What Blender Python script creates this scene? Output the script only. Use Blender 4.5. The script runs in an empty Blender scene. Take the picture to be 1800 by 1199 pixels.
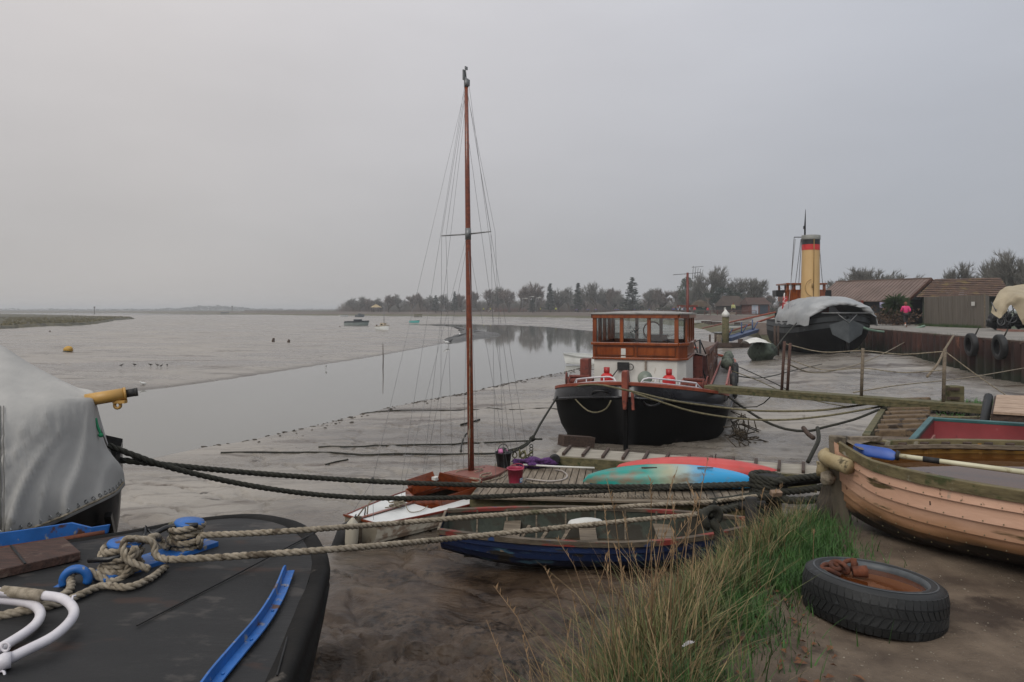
import bpy, math, random
import numpy as np
from mathutils import Vector, Matrix, noise
random.seed(7)
F=1250.0; HZ=545.0; CZ=1.5
C=bpy.context.scene.collection
rnd=random.uniform
def W(u,v,d): return Vector(((u-900)/F*d, d, CZ-(v-HZ)/F*d))
def G(u,v,z): return W(u,v,(CZ-z)*F/(v-HZ))
Z=Vector((0,0,1))
R=math.radians

class MB:
    """collects boxes, bars, tubes and lofts for ONE mesh"""
    def __init__(s): s.v=[]; s.f=[]; s.m=[]; s.sm=[]; s.mi=0
    def add(s,vs,fs,smooth=False):
        o=len(s.v); s.v.extend([Vector(p) for p in vs])
        for f in fs: s.f.append([i+o for i in f]); s.m.append(s.mi); s.sm.append(smooth)
        return s
    def box(s,c,sz,rz=0,rx=0,ry=0,taper=1.0):
        M=Matrix.Translation(Vector(c))@Matrix.Rotation(rz,4,'Z')@Matrix.Rotation(ry,4,'Y')@Matrix.Rotation(rx,4,'X')
        x,y,z=[a/2 for a in sz]; t=taper
        vs=[(-x,-y,-z),(x,-y,-z),(x,y,-z),(-x,y,-z),(-x*t,-y*t,z),(x*t,-y*t,z),(x*t,y*t,z),(-x*t,y*t,z)]
        return s.add([M@Vector(p) for p in vs],[(3,2,1,0),(4,5,6,7),(0,1,5,4),(1,2,6,5),(2,3,7,6),(3,0,4,7)])
    def bar(s,a,b,w,h,up=Z):
        a=Vector(a);b=Vector(b); d=(b-a).normalized(); sd=d.cross(up)
        if sd.length<1e-4: sd=d.cross(Vector((1,0,0)))
        sd.normalize(); uu=sd.cross(d).normalized()
        vs=[]
        for p in (a,b):
            for i,j in ((-1,-1),(1,-1),(1,1),(-1,1)): vs.append(p+sd*(w/2*i)+uu*(h/2*j))
        return s.add(vs,[(0,1,2,3),(7,6,5,4),(0,4,5,1),(1,5,6,2),(2,6,7,3),(3,7,4,0)])
    def tube(s,pts,r,n=6,caps=True,smooth=True):
        pts=[Vector(p) for p in pts]; k=len(pts)
        rr=r if isinstance(r,(list,tuple)) else [r]*k
        vs=[];fs=[]; prev=None
        for i,p in enumerate(pts):
            d=(pts[min(i+1,k-1)]-pts[max(i-1,0)])
            if d.length<1e-9: d=Z.copy()
            d.normalize()
            if prev is None:
                a=d.cross(Z) if abs(d.z)<.95 else d.cross(Vector((1,0,0)))
            else: a=prev-d*prev.dot(d)
            if a.length<1e-6: a=d.orthogonal()
            a.normalize(); prev=a; b=d.cross(a)
            for j in range(n):
                t=2*math.pi*j/n; vs.append(p+(a*math.cos(t)+b*math.sin(t))*rr[i])
        for i in range(k-1):
            for j in range(n):
                j2=(j+1)%n; fs.append((i*n+j,i*n+j2,(i+1)*n+j2,(i+1)*n+j))
        if caps and n>2: fs.append(tuple(range(n-1,-1,-1))); fs.append(tuple((k-1)*n+j for j in range(n)))
        return s.add(vs,fs,smooth)
    def lathe(s,prof,n=20,M=None,caps=True,smooth=True):
        M=M or Matrix.Identity(4); vs=[];fs=[]; k=len(prof)
        for r,z in prof:
            for j in range(n):
                t=2*math.pi*j/n; vs.append(M@Vector((r*math.cos(t),r*math.sin(t),z)))
        for i in range(k-1):
            for j in range(n):
                j2=(j+1)%n; fs.append((i*n+j,i*n+j2,(i+1)*n+j2,(i+1)*n+j))
        if caps: fs.append(tuple(range(n-1,-1,-1))); fs.append(tuple((k-1)*n+j for j in range(n)))
        return s.add(vs,fs,smooth)
    def loft(s,rings,closed=True,caps=False,smooth=True):
        k=len(rings); n=len(rings[0]); vs=[p for r in rings for p in r]; fs=[]
        for i in range(k-1):
            for j in range(n if closed else n-1):
                j2=(j+1)%n; fs.append((i*n+j,i*n+j2,(i+1)*n+j2,(i+1)*n+j))
        if caps: fs.append(tuple(range(n-1,-1,-1))); fs.append(tuple((k-1)*n+j for j in range(n)))
        return s.add(vs,fs,smooth)
    def blob(s,c,r,seed=0,amp=.15,n=10,m=7,M=None):
        vs=[];fs=[];c=Vector(c)
        for i in range(m+1):
            ph=math.pi*i/m
            for j in range(n):
                t=2*math.pi*j/n; d=Vector((math.sin(ph)*math.cos(t),math.sin(ph)*math.sin(t),math.cos(ph)))
                k=1+amp*noise.noise(d*1.7+Vector((seed*3.1,seed,0)))*2
                p=Vector((d.x*r[0]*k,d.y*r[1]*k,d.z*r[2]*k)); vs.append(c+(M@p if M else p))
        for i in range(m):
            for j in range(n):
                j2=(j+1)%n; fs.append((i*n+j,(i+1)*n+j,(i+1)*n+j2,i*n+j2))
        return s.add(vs,fs,True)
    def poly(s,pts,z0,z1):
        n=len(pts); vs=[(p[0],p[1],z0) for p in pts]+[(p[0],p[1],z1) for p in pts]
        fs=[tuple(range(n-1,-1,-1)),tuple(range(n,2*n))]+[(i,(i+1)%n,n+(i+1)%n,n+i) for i in range(n)]
        return s.add(vs,fs)
    def torus(s,c,R0,r,n=20,m=8,M=None,a0=0,a1=2*math.pi,ry=None):
        M=M or Matrix.Identity(4); c=Vector(c); full=abs(a1-a0-2*math.pi)<1e-3
        pts=[c+M.to_3x3()@Vector((R0*math.cos(a0+(a1-a0)*i/n),(ry or R0)*math.sin(a0+(a1-a0)*i/n),0)) for i in range(n+1)]
        return s.tube(pts,r,m,caps=not full)
    def mesh(s,name,mats,inv=None):
        me=bpy.data.meshes.new(name)
        me.from_pydata([(inv@p) if inv else p for p in s.v],[],s.f)
        me.polygons.foreach_set('material_index',s.m); me.polygons.foreach_set('use_smooth',s.sm)
        for m in (mats if isinstance(mats,(list,tuple)) else [mats]): me.materials.append(m)
        me.update(); return me

def tag(o,label=None,cat=None,group=None,kind=None):
    if label: o['label']=label
    if cat: o['category']=cat
    if group: o['group']=group
    if kind: o['kind']=kind
    return o
def thing(name,label,cat,loc=(0,0,0),rz=0,rx=0,ry=0,group=None):
    o=bpy.data.objects.new(name,None); C.objects.link(o); o.empty_display_size=.2
    o.location=loc; o.rotation_euler=(rx,ry,rz)
    o['M']=[v for row in (Matrix.Translation(Vector(loc))@Matrix.Rotation(rz,4,'Z')@Matrix.Rotation(ry,4,'Y')@Matrix.Rotation(rx,4,'X')) for v in row]
    return tag(o,label,cat,group)
def mat_of(o):
    while o.parent: o=o.parent
    m=o.get('M')
    if m is None: return Matrix.Translation(o.location)
    m=list(m); return Matrix([m[0:4],m[4:8],m[8:12],m[12:16]])
def put(name,mb,mats,parent=None,label=None,cat=None,group=None,kind=None,world=True,bev=0,sub=0,loc=None):
    """links the collected mesh as ONE object: a part of `parent`, or a thing of its own"""
    if parent is not None:
        inv=mat_of(parent).inverted() if world else None
        o=bpy.data.objects.new(name,mb.mesh(name,mats,inv)); C.objects.link(o); o.parent=parent
    else:
        if loc is None:
            if kind: loc=Vector((0,0,0))
            else:
                xs=[p.x for p in mb.v];ys=[p.y for p in mb.v];zs=[p.z for p in mb.v]
                loc=Vector(((min(xs)+max(xs))/2,(min(ys)+max(ys))/2,min(zs)))
        o=bpy.data.objects.new(name,mb.mesh(name,mats,Matrix.Translation(-Vector(loc)))); C.objects.link(o); o.location=loc
    if bev:
        b=o.modifiers.new('bevel','BEVEL'); b.width=bev; b.segments=2; b.limit_method='ANGLE'; b.angle_limit=R(40)
    if sub:
        b=o.modifiers.new('subdivision','SUBSURF'); b.levels=sub; b.render_levels=sub
    return tag(o,label,cat,group,kind)
def dup(o,loc=None,rz=None,sc=None,label=None,group=None,parent=None):
    c=o.copy(); C.objects.link(c)
    if parent: c.parent=parent
    if loc is not None: c.location=loc
    if rz is not None: c.rotation_euler=(o.rotation_euler.x,o.rotation_euler.y,rz)
    if sc is not None: c.scale=(sc,sc,sc) if not isinstance(sc,(tuple,list)) else sc
    if label: c['label']=label
    if group: c['group']=group
    for ch in [k for k in list(bpy.data.objects) if k.parent==o] if parent is None else list(o.children): dup(ch,parent=c)
    return c
def catmull(pts,step):
    P=[Vector(p) for p in pts]
    if len(P)==2: P=[P[0],P[0].lerp(P[1],.5),P[1]]
    P=[P[0]*2-P[1]]+P+[P[-1]*2-P[-2]]; out=[]
    for i in range(1,len(P)-2):
        a,b,c,d=P[i-1:i+3]; n=max(2,int((c-b).length/step))
        for k in range(n):
            t=k/n; out.append(.5*((2*b)+(c-a)*t+(2*a-5*b+4*c-d)*t*t+(3*b-a-3*c+d)*t**3))
    out.append(P[-2]); return out
def rope(mb,pts,r,pitch=None,strands=3,n=6):
    """laid rope: strands twisted round the path"""
    pitch=pitch or r*7; path=catmull(pts,pitch/9); a=None; fr=[]; L=0
    for i,p in enumerate(path):
        d=(path[min(i+1,len(path)-1)]-path[max(i-1,0)]).normalized()
        if a is None: a=d.orthogonal()
        a=(a-d*a.dot(d)); a.normalize()
        if i: L+=(p-path[i-1]).length
        fr.append((p,a.copy(),d.cross(a),L))
    for s in range(strands):
        mb.tube([p+(a_*math.cos(L_/pitch*6.283+s*6.283/strands)+b_*math.sin(L_/pitch*6.283+s*6.283/strands))*r*.5 for p,a_,b_,L_ in fr],r*.56,n)
    return mb
def line(mb,pts,r,step=.25,n=5): return mb.tube(catmull(pts,step),r,n)

# ---------- materials
def lin(c):
    if isinstance(c,str):
        c=[int(c[i:i+2],16)/255 for i in (0,2,4)]
        return tuple(x/12.92 if x<=.04045 else ((x+.055)/1.055)**2.4 for x in c)+(1,)
    return tuple(c)+(1,)
def pm(name,c1,c2=None,rough=.6,sc=4,stretch=(1,1,1),bump=0,bsc=None,bstretch=None,metal=0,spot=None,spec=.5,rvar=0,det=6,lo=.35,hi=.65,coat=0,trans=0,spot2=None):
    """principled: two-colour noise, optional worn spots (colour, scale, threshold), optional bump"""
    m=bpy.data.materials.new(name); m.use_nodes=True; nt=m.node_tree; N=nt.nodes; L=nt.links
    b=N['Principled BSDF']; tc=N.new('ShaderNodeTexCoord')
    def mapped(st):
        mp=N.new('ShaderNodeMapping'); mp.inputs['Scale'].default_value=st; L.new(tc.outputs['Object'],mp.inputs['Vector']); return mp.outputs[0]
    def ns(scale,st,d=det):
        t=N.new('ShaderNodeTexNoise'); t.inputs['Scale'].default_value=scale; t.inputs['Detail'].default_value=d; t.inputs['Roughness'].default_value=.6
        L.new(mapped(st),t.inputs['Vector']); return t
    b.inputs['Roughness'].default_value=rough; b.inputs['Metallic'].default_value=metal
    b.inputs['Specular IOR Level'].default_value=spec; b.inputs['Coat Weight'].default_value=coat
    b.inputs['Transmission Weight'].default_value=trans
    col=None
    if c2 is not None:
        t=ns(sc,stretch); r=N.new('ShaderNodeValToRGB'); e=r.color_ramp.elements
        e[0].position=lo;e[1].position=hi; e[0].color=lin(c1); e[1].color=lin(c2)
        L.new(t.outputs['Fac'],r.inputs[0]); col=r.outputs[0]
        if rvar:
            mr=N.new('ShaderNodeMapRange'); mr.inputs[1].default_value=.3; mr.inputs[2].default_value=.7
            mr.inputs[3].default_value=rough-rvar; mr.inputs[4].default_value=rough+rvar
            L.new(t.outputs['Fac'],mr.inputs[0]); L.new(mr.outputs[0],b.inputs['Roughness'])
    for sp in (spot,spot2):
        if sp:
            t=ns(sp[1],sp[3] if len(sp)>3 else (1,1,1)); r=N.new('ShaderNodeValToRGB'); e=r.color_ramp.elements
            e[0].position=sp[2]; e[1].position=sp[2]+.06; e[0].color=(0,0,0,1); e[1].color=(1,1,1,1)
            L.new(t.outputs['Fac'],r.inputs[0]); mx=N.new('ShaderNodeMix'); mx.data_type='RGBA'
            L.new(r.outputs[0],mx.inputs[0]); mx.inputs[7].default_value=lin(sp[0])
            if col: L.new(col,mx.inputs[6])
            else: mx.inputs[6].default_value=lin(c1)
            col=mx.outputs[2]
    if col: L.new(col,b.inputs['Base Color'])
    else: b.inputs['Base Color'].default_value=lin(c1)
    if bump:
        t=ns(bsc or sc*3,bstretch or stretch); bm=N.new('ShaderNodeBump'); bm.inputs['Strength'].default_value=1
        bm.inputs['Distance'].default_value=bump; L.new(t.outputs['Fac'],bm.inputs['Height']); L.new(bm.outputs[0],b.inputs['Normal'])
    return m

# ---------- camera, world, sun
sc=bpy.context.scene
cam=bpy.data.cameras.new('camera'); co=bpy.data.objects.new('camera',cam); C.objects.link(co); sc.camera=co
co.location=(0,0,CZ); co.rotation_euler=(R(90),0,0)
cam.sensor_width=36; cam.lens=F*36/1800; cam.shift_y=-(1199/2-HZ)/1800; cam.clip_start=.05; cam.clip_end=20000
sc.view_settings.view_transform='Standard'; sc.view_settings.look='None'; sc.view_settings.exposure=0; sc.view_settings.gamma=1
sc.cycles.use_denoising=True; sc.cycles.max_bounces=6; sc.cycles.diffuse_bounces=3; sc.cycles.glossy_bounces=3; sc.cycles.transparent_max_bounces=6; sc.cycles.volume_bounces=0; sc.cycles.caustics_reflective=False; sc.cycles.caustics_refractive=False
SUN_EL,SUN_AZ=R(46),R(205)
w=bpy.data.worlds.new('World'); sc.world=w; w.use_nodes=True; nt=w.node_tree; N=nt.nodes; L=nt.links
bg=N['Background']; bg.inputs['Strength'].default_value=.1
sky=N.new('ShaderNodeTexSky'); sky.sky_type='NISHITA'; sky.sun_disc=False; sky.sun_elevation=SUN_EL; sky.sun_rotation=SUN_AZ; sky.dust_density=5; sky.air_density=1.5
hs=N.new('ShaderNodeHueSaturation'); hs.inputs['Saturation'].default_value=.3; L.new(sky.outputs[0],hs.inputs['Color'])
tc=N.new('ShaderNodeTexCoord'); sx=N.new('ShaderNodeSeparateXYZ'); L.new(tc.outputs['Generated'],sx.inputs[0])
# overcast dome: cloud brightness by elevation, a little cooler to the east, faint large cloud mottling
rp=N.new('ShaderNodeValToRGB'); e=rp.color_ramp.elements
e[0].position=.0; e[0].color=(.475,.462,.452,1); e[1].position=1; e[1].color=(.98,.97,.97,1)
for p,c in ((.10,(.490,.482,.482)),(.22,(.560,.548,.553)),(.40,(.670,.652,.660)),(.7,(.88,.87,.87))):
    q=e.new(p); q.color=c+(1,)
L.new(sx.outputs['Z'],rp.inputs[0])
mr=N.new('ShaderNodeMapRange'); mr.inputs[1].default_value=-.45; mr.inputs[2].default_value=.5; L.new(sx.outputs['X'],mr.inputs[0])
tr=N.new('ShaderNodeValToRGB'); tr.color_ramp.elements[0].color=(1.0,.984,.974,1); tr.color_ramp.elements[1].color=(.80,.855,.935,1)
L.new(mr.outputs[0],tr.inputs[0])
m1=N.new('ShaderNodeMix'); m1.data_type='RGBA'; m1.blend_type='MULTIPLY'; m1.inputs[0].default_value=1; L.new(rp.outputs[0],m1.inputs[6]); L.new(tr.outputs[0],m1.inputs[7])
cn=N.new('ShaderNodeTexNoise'); cn.inputs['Scale'].default_value=2.2; cn.inputs['Detail'].default_value=4; mp=N.new('ShaderNodeMapping'); mp.inputs['Scale'].default_value=(1,1,3)
L.new(tc.outputs['Generated'],mp.inputs[0]); L.new(mp.outputs[0],cn.inputs['Vector'])
cr=N.new('ShaderNodeMapRange'); cr.inputs[1].default_value=.3; cr.inputs[2].default_value=.7; cr.inputs[3].default_value=9.85; cr.inputs[4].default_value=10.85; L.new(cn.outputs['Fac'],cr.inputs[0])
vm=N.new('ShaderNodeVectorMath'); vm.operation='SCALE'; L.new(m1.outputs[2],vm.inputs[0]); L.new(cr.outputs[0],vm.inputs['Scale'])
mx=N.new('ShaderNodeMix'); mx.data_type='RGBA'; mx.inputs[0].default_value=.04; L.new(vm.outputs[0],mx.inputs[6]); L.new(hs.outputs[0],mx.inputs[7])
L.new(mx.outputs[2],bg.inputs['Color'])
sl=bpy.data.lights.new('sun','SUN'); sl.energy=1.5; sl.angle=R(35); sl.color=(1,.96,.9); so=bpy.data.objects.new('sun',sl); C.objects.link(so)
so.rotation_euler=(R(90)-SUN_EL,0,math.pi-SUN_AZ+math.pi*0); so.location=(0,-20,40)
# ---------- terrain
def d2line(X,Y,pts):
    best=np.full(X.shape,1e9)
    for (ax,ay),(bx,by) in zip(pts[:-1],pts[1:]):
        dx,dy=bx-ax,by-ay; t=np.clip(((X-ax)*dx+(Y-ay)*dy)/(dx*dx+dy*dy+1e-12),0,1)
        best=np.minimum(best,np.hypot(X-ax-t*dx,Y-ay-t*dy))
    return best
def inside(X,Y,poly):
    r=np.zeros(X.shape,bool); n=len(poly)
    for i in range(n):
        (ax,ay),(bx,by)=poly[i],poly[(i+1)%n]
        c=((ay>Y)!=(by>Y))&(X<(bx-ax)*(Y-ay)/(by-ay+1e-12)+ax); r^=c
    return r
def hsh(ix,iy,s):
    h=(ix*374761393+iy*668265263+s*2246822519)&0xffffffff
    h=((h^(h>>13))*1274126177)&0xffffffff
    return ((h^(h>>16))&0xffff)/65535.0
def vn(X,Y,s=0):
    ix=np.floor(X).astype(np.int64); iy=np.floor(Y).astype(np.int64); fx=X-ix; fy=Y-iy
    fx=fx*fx*(3-2*fx); fy=fy*fy*(3-2*fy)
    a=hsh(ix,iy,s);b=hsh(ix+1,iy,s);c=hsh(ix,iy+1,s);d=hsh(ix+1,iy+1,s)
    return (a*(1-fx)+b*fx)*(1-fy)+(c*(1-fx)+d*fx)*fy-.5
def fbm(X,Y,s=0,o=4):
    t=0;a=1
    for k in range(o): t=t+a*vn(X*2**k+17.3*k,Y*2**k-9.1*k,s+k); a*=.5
    return t
WL=-2.0
def g2(u,v,z=WL): p=G(u,v,z); return (p.x,p.y)
near_shore=[(-19,-6)]+[g2(*p) for p in ((290,802),(350,789),(430,777),(495,762),(560,748),(625,731),(690,716),(740,706),(790,697),(850,684),(905,672),(950,663),(1000,653),(1045,640),(1110,612),(1160,596),(1190,588))]
far_shore=[g2(*p) for p in ((1190,588),(1120,586),(1040,582),(1000,578),(960,574.5),(900,571.5),(840,570),(780,569.5),(725,570),(700,571.5),(740,572.5),(785,574),(812,577),(835,581),(862,586),(872,589),(850,591.5),(822,596),(795,601),(740,612),(690,621),(640,630),(560,642),(480,655),(400,667),(310,679),(230,688),(100,704),(-100,735),(-300,760))]+[(-34,-6)]
wpoly=near_shore[:-1]+far_shore
quay_poly=[(-.3,-5),(-.25,-1),(.0,1.2),(.22,2.3),(.58,3.15),(1.02,3.95),(1.55,4.65),(2.25,5.4),(3.1,6.4),(4.2,8.6),(5.4,10.6),(8.35,15.6),(10.5,15.8),(13,14.2),(17,13.2),(20,12.5),(34,12.5),(34,-5)]
def sdist(X,Y,poly):
    d=d2line(X,Y,list(poly)+[poly[0]]); return np.where(inside(X,Y,poly),-d,d)
def mud_z(X,Y):
    s=sdist(X,Y,wpoly); dn=d2line(X,Y,near_shore); df=d2line(X,Y,far_shore); near=dn<df
    out=np.maximum(s,0)
    zn=WL+.10*(1-np.exp(-out/.25))+np.minimum(out*.036,.52)
    zf=WL+.13*(1-np.exp(-out/.5))+np.minimum(out*.012,.24)
    wgt=1/(1+np.exp(np.clip((dn-df)/2,-30,30)))
    z=zn*wgt+zf*(1-wgt)
    k=np.clip(out/3,0,1); D=np.hypot(X,Y)
    u=X*.905-Y*.43; t=X*.43+Y*.905
    z=z+k*(.05*fbm(u*2.4,t*1.1,15,4)*np.clip(25/(D+1),0,1)+.10*fbm(u*.22,t*.10,3,4)+.05*fbm(u*.9,t*.35,5,4)*np.clip(60/(D+1),0,1))
    # drainage rills across the flats
    rl=np.abs(fbm(u*.12+3,t*.5,9,3)); z=z-k*.05*np.clip(1-rl/.035,0,1)*np.clip(90/(D+1),0,1)
    r2=np.abs(fbm(u*.30+7,t*1.3+.3*u,19,4)); z=z-k*.06*np.clip(1-r2/.05,0,1)*np.clip(45/(D+1),0,1)
    # churned mud near the bank and heaped mud beside the barge
    ch=np.clip((7.6-D)/2.2,0,1); z=z+ch*(.20*fbm(X*2.3,Y*2.3,21,6)+.07*fbm(X*7,Y*7,25,4)-.08*np.clip(1-np.abs(fbm(X*1.5,Y*1.5,31,3))/.05,0,1))
    sc_=np.clip((6.4+.5*fbm(X*1.3,Y*.6,61,5)-Y)/.10,0,1)*np.clip((.3-X)/.8,0,1); z=z-.11*sc_+sc_*.05*fbm(X*9,Y*9,63,4)
    for cx,cy,r,h in ((7.2,20,2.2,.28),(8.6,24,3,.25),(11,31,4,.3),(19.5,40,5,.35),(14,24,3,.2),(1.2,8.2,1.6,.06),(-.4,5.0,1.2,.18)):
        g=np.exp(-((X-cx)**2+(Y-cy)**2)/r**2); z=z+g*(h+.12*fbm(X*1.2,Y*1.2,41,4))
    return np.where(s<0,WL-.02-np.minimum(-s*.15,.6),z)
def mz(x,y): return float(mud_z(np.array([float(x)]),np.array([float(y)]))[0])
def polar(name,zf,mat,angs,rads,org,keep=None,kind='structure'):
    A,Rr=np.meshgrid(angs,rads,indexing='ij'); X=org[0]+Rr*np.sin(A); Y=org[1]+Rr*np.cos(A); Zz=zf(X,Y)
    n,m=A.shape; idx=np.arange(n*m).reshape(n,m)
    q=np.stack([idx[:-1,:-1],idx[1:,:-1],idx[1:,1:],idx[:-1,1:]],-1).reshape(-1,4)[:,::-1]
    if keep is not None:
        K=keep(X,Y).reshape(-1); q=q[K[q].any(1)]
    me=bpy.data.meshes.new(name); V=np.stack([X,Y,Zz],-1).reshape(-1,3)
    me.from_pydata(V.tolist(),[],q.tolist()); me.polygons.foreach_set('use_smooth',[True]*len(q)); me.materials.append(mat)
    o=bpy.data.objects.new(name,me); C.objects.link(o); return tag(o,kind=kind)

def mud_mat():
    m=pm('wet_mud','554e46','938c82',rough=.29,sc=.3,stretch=(.4,1,1),rvar=.17,det=10,lo=.32,hi=.68,spot=('30281f',2.4,.64,(.45,1.5,1)),spot2=('4a3e32',.5,.575,(.4,1.5,1)))
    nt=m.node_tree; N=nt.nodes; L=nt.links; b=N['Principled BSDF']; tc=N.new('ShaderNodeTexCoord'); prev=None
    mp0=N.new('ShaderNodeMapping'); mp0.inputs['Rotation'].default_value=(0,0,R(8)); L.new(tc.outputs['Object'],mp0.inputs[0])
    for scale,det,dist,st in ((.8,6,.13,(.3,1,1)),(4.5,8,.032,(.4,1,1)),(22,5,.004,(.7,1,1))):
        mp=N.new('ShaderNodeMapping'); mp.inputs['Scale'].default_value=st; L.new(mp0.outputs[0],mp.inputs[0]); t=N.new('ShaderNodeTexNoise'); t.inputs['Scale'].default_value=scale; t.inputs['Detail'].default_value=det; t.inputs['Roughness'].default_value=.65; L.new(mp.outputs[0],t.inputs['Vector'])
        bm=N.new('ShaderNodeBump'); bm.inputs['Distance'].default_value=dist; L.new(t.outputs['Fac'],bm.inputs['Height'])
        if prev: L.new(prev,bm.inputs['Normal'])
        prev=bm.outputs[0]
    L.new(prev,b.inputs['Normal'])
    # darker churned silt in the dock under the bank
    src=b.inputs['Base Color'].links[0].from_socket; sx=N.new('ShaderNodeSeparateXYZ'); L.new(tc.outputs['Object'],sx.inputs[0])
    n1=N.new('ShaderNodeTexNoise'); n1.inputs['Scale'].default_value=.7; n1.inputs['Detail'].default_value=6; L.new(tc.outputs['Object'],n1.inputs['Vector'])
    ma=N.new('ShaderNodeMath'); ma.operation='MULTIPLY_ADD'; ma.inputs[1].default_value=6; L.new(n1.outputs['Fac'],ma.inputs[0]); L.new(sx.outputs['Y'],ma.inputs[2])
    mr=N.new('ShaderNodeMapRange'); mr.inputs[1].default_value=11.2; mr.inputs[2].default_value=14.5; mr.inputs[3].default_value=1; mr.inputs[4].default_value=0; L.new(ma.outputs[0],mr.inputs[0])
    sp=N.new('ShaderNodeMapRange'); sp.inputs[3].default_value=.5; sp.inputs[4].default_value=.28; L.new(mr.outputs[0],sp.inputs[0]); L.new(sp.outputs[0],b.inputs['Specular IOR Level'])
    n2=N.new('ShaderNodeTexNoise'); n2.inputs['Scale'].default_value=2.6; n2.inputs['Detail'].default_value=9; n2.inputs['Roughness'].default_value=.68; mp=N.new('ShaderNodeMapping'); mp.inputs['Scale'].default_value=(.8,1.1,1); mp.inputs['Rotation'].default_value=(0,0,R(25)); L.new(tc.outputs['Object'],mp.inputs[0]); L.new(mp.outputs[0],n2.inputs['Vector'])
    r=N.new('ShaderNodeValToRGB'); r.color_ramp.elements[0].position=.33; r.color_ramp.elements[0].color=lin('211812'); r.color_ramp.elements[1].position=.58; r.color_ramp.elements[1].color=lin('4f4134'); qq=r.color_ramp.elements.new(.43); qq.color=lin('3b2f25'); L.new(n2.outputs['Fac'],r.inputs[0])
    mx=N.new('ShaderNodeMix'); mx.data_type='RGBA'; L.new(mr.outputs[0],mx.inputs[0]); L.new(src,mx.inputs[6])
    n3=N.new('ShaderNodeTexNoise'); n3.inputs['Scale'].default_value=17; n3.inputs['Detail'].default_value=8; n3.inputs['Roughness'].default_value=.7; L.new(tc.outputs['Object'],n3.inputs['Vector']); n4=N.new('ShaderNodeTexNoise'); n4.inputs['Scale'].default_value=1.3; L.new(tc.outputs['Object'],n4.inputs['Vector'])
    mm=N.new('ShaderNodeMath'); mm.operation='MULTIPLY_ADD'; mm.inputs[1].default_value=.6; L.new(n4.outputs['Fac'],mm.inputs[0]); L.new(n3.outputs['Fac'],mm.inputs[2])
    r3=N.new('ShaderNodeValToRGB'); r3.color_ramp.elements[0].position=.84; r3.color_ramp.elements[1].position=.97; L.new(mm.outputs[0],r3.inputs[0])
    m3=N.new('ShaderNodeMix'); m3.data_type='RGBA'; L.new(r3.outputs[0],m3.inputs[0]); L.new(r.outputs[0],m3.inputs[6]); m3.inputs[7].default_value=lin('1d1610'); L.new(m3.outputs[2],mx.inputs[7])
    # runnel lines: wet silt plus rill shade painted in; dark wet tide edge
    col=mx.outputs[2]
    for scale,st,wd in ((.20,(.16,1,1),.013),(.45,(.2,1,1),.011)):
        t=N.new('ShaderNodeTexNoise'); t.inputs['Scale'].default_value=scale; t.inputs['Detail'].default_value=7; t.inputs['Roughness'].default_value=.55; t.inputs['Distortion'].default_value=.5; mq=N.new('ShaderNodeMapping'); mq.inputs['Scale'].default_value=st; mq.inputs['Location'].default_value=(scale*7,0,0); L.new(mp0.outputs[0],mq.inputs[0]); L.new(mq.outputs[0],t.inputs['Vector'])
        rr=N.new('ShaderNodeValToRGB'); e=rr.color_ramp.elements; e[0].position=.5-wd; e[0].color=(0,0,0,1); e[1].position=.5+wd; e[1].color=(0,0,0,1); q=e.new(.5); q.color=(.5,.5,.5,1); L.new(t.outputs['Fac'],rr.inputs[0])
        mk=N.new('ShaderNodeMix'); mk.data_type='RGBA'; L.new(rr.outputs[0],mk.inputs[0]); L.new(col,mk.inputs[6]); mk.inputs[7].default_value=lin('3a3129'); col=mk.outputs[2]
    te=N.new('ShaderNodeMapRange'); te.inputs[1].default_value=-1.975; te.inputs[2].default_value=-1.915; te.inputs[3].default_value=.7; te.inputs[4].default_value=0; L.new(sx.outputs['Z'],te.inputs[0])
    mk=N.new('ShaderNodeMix'); mk.data_type='RGBA'; L.new(te.outputs[0],mk.inputs[0]); L.new(col,mk.inputs[6]); mk.inputs[7].default_value=lin('3d352c'); L.new(mk.outputs[2],b.inputs['Base Color']); return m
# wet estuary mud: brown silt, slick film, rilled at several scales
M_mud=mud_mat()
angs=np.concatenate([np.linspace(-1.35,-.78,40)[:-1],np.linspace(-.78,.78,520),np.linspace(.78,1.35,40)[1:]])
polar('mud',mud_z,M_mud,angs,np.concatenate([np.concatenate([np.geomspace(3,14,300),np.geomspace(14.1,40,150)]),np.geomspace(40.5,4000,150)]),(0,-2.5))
def water_mat(name,col,rough,dist,scale,stretch):
    m=bpy.data.materials.new(name); m.use_nodes=True; nt=m.node_tree; N=nt.nodes;L=nt.links; b=N['Principled BSDF']
    b.inputs['Base Color'].default_value=lin(col); b.inputs['Roughness'].default_value=rough; b.inputs['IOR'].default_value=1.33
    tc=N.new('ShaderNodeTexCoord'); mp=N.new('ShaderNodeMapping'); mp.inputs['Scale'].default_value=stretch; L.new(tc.outputs['Object'],mp.inputs[0])
    t=N.new('ShaderNodeTexNoise'); t.inputs['Scale'].default_value=scale; t.inputs['Detail'].default_value=3; L.new(mp.outputs[0],t.inputs['Vector'])
    bm=N.new('ShaderNodeBump'); bm.inputs['Distance'].default_value=dist; bm.inputs['Strength'].default_value=.6; L.new(t.outputs['Fac'],bm.inputs['Height']); L.new(bm.outputs[0],b.inputs['Normal']); return m
M_water=water_mat('river_water','6a6963',.04,.002,1.3,(1,.6,1))
wp=MB(); wp.add([(-60,-12,WL),(80,-12,WL),(120,190,WL),(-60,190,WL)],[(0,1,2,3)]); put('water',wp,M_water,kind='structure')
es=MB(); es.add([G(u,v,-1.56) for u,v in ((-250,552.6),(180,552.6),(300,553.4),(470,552.8),(640,551.4),(640,549.3),(200,549.2),(-250,549.2))],[tuple(range(8))]); put('estuary_water',es,M_water,kind='structure')

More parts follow.
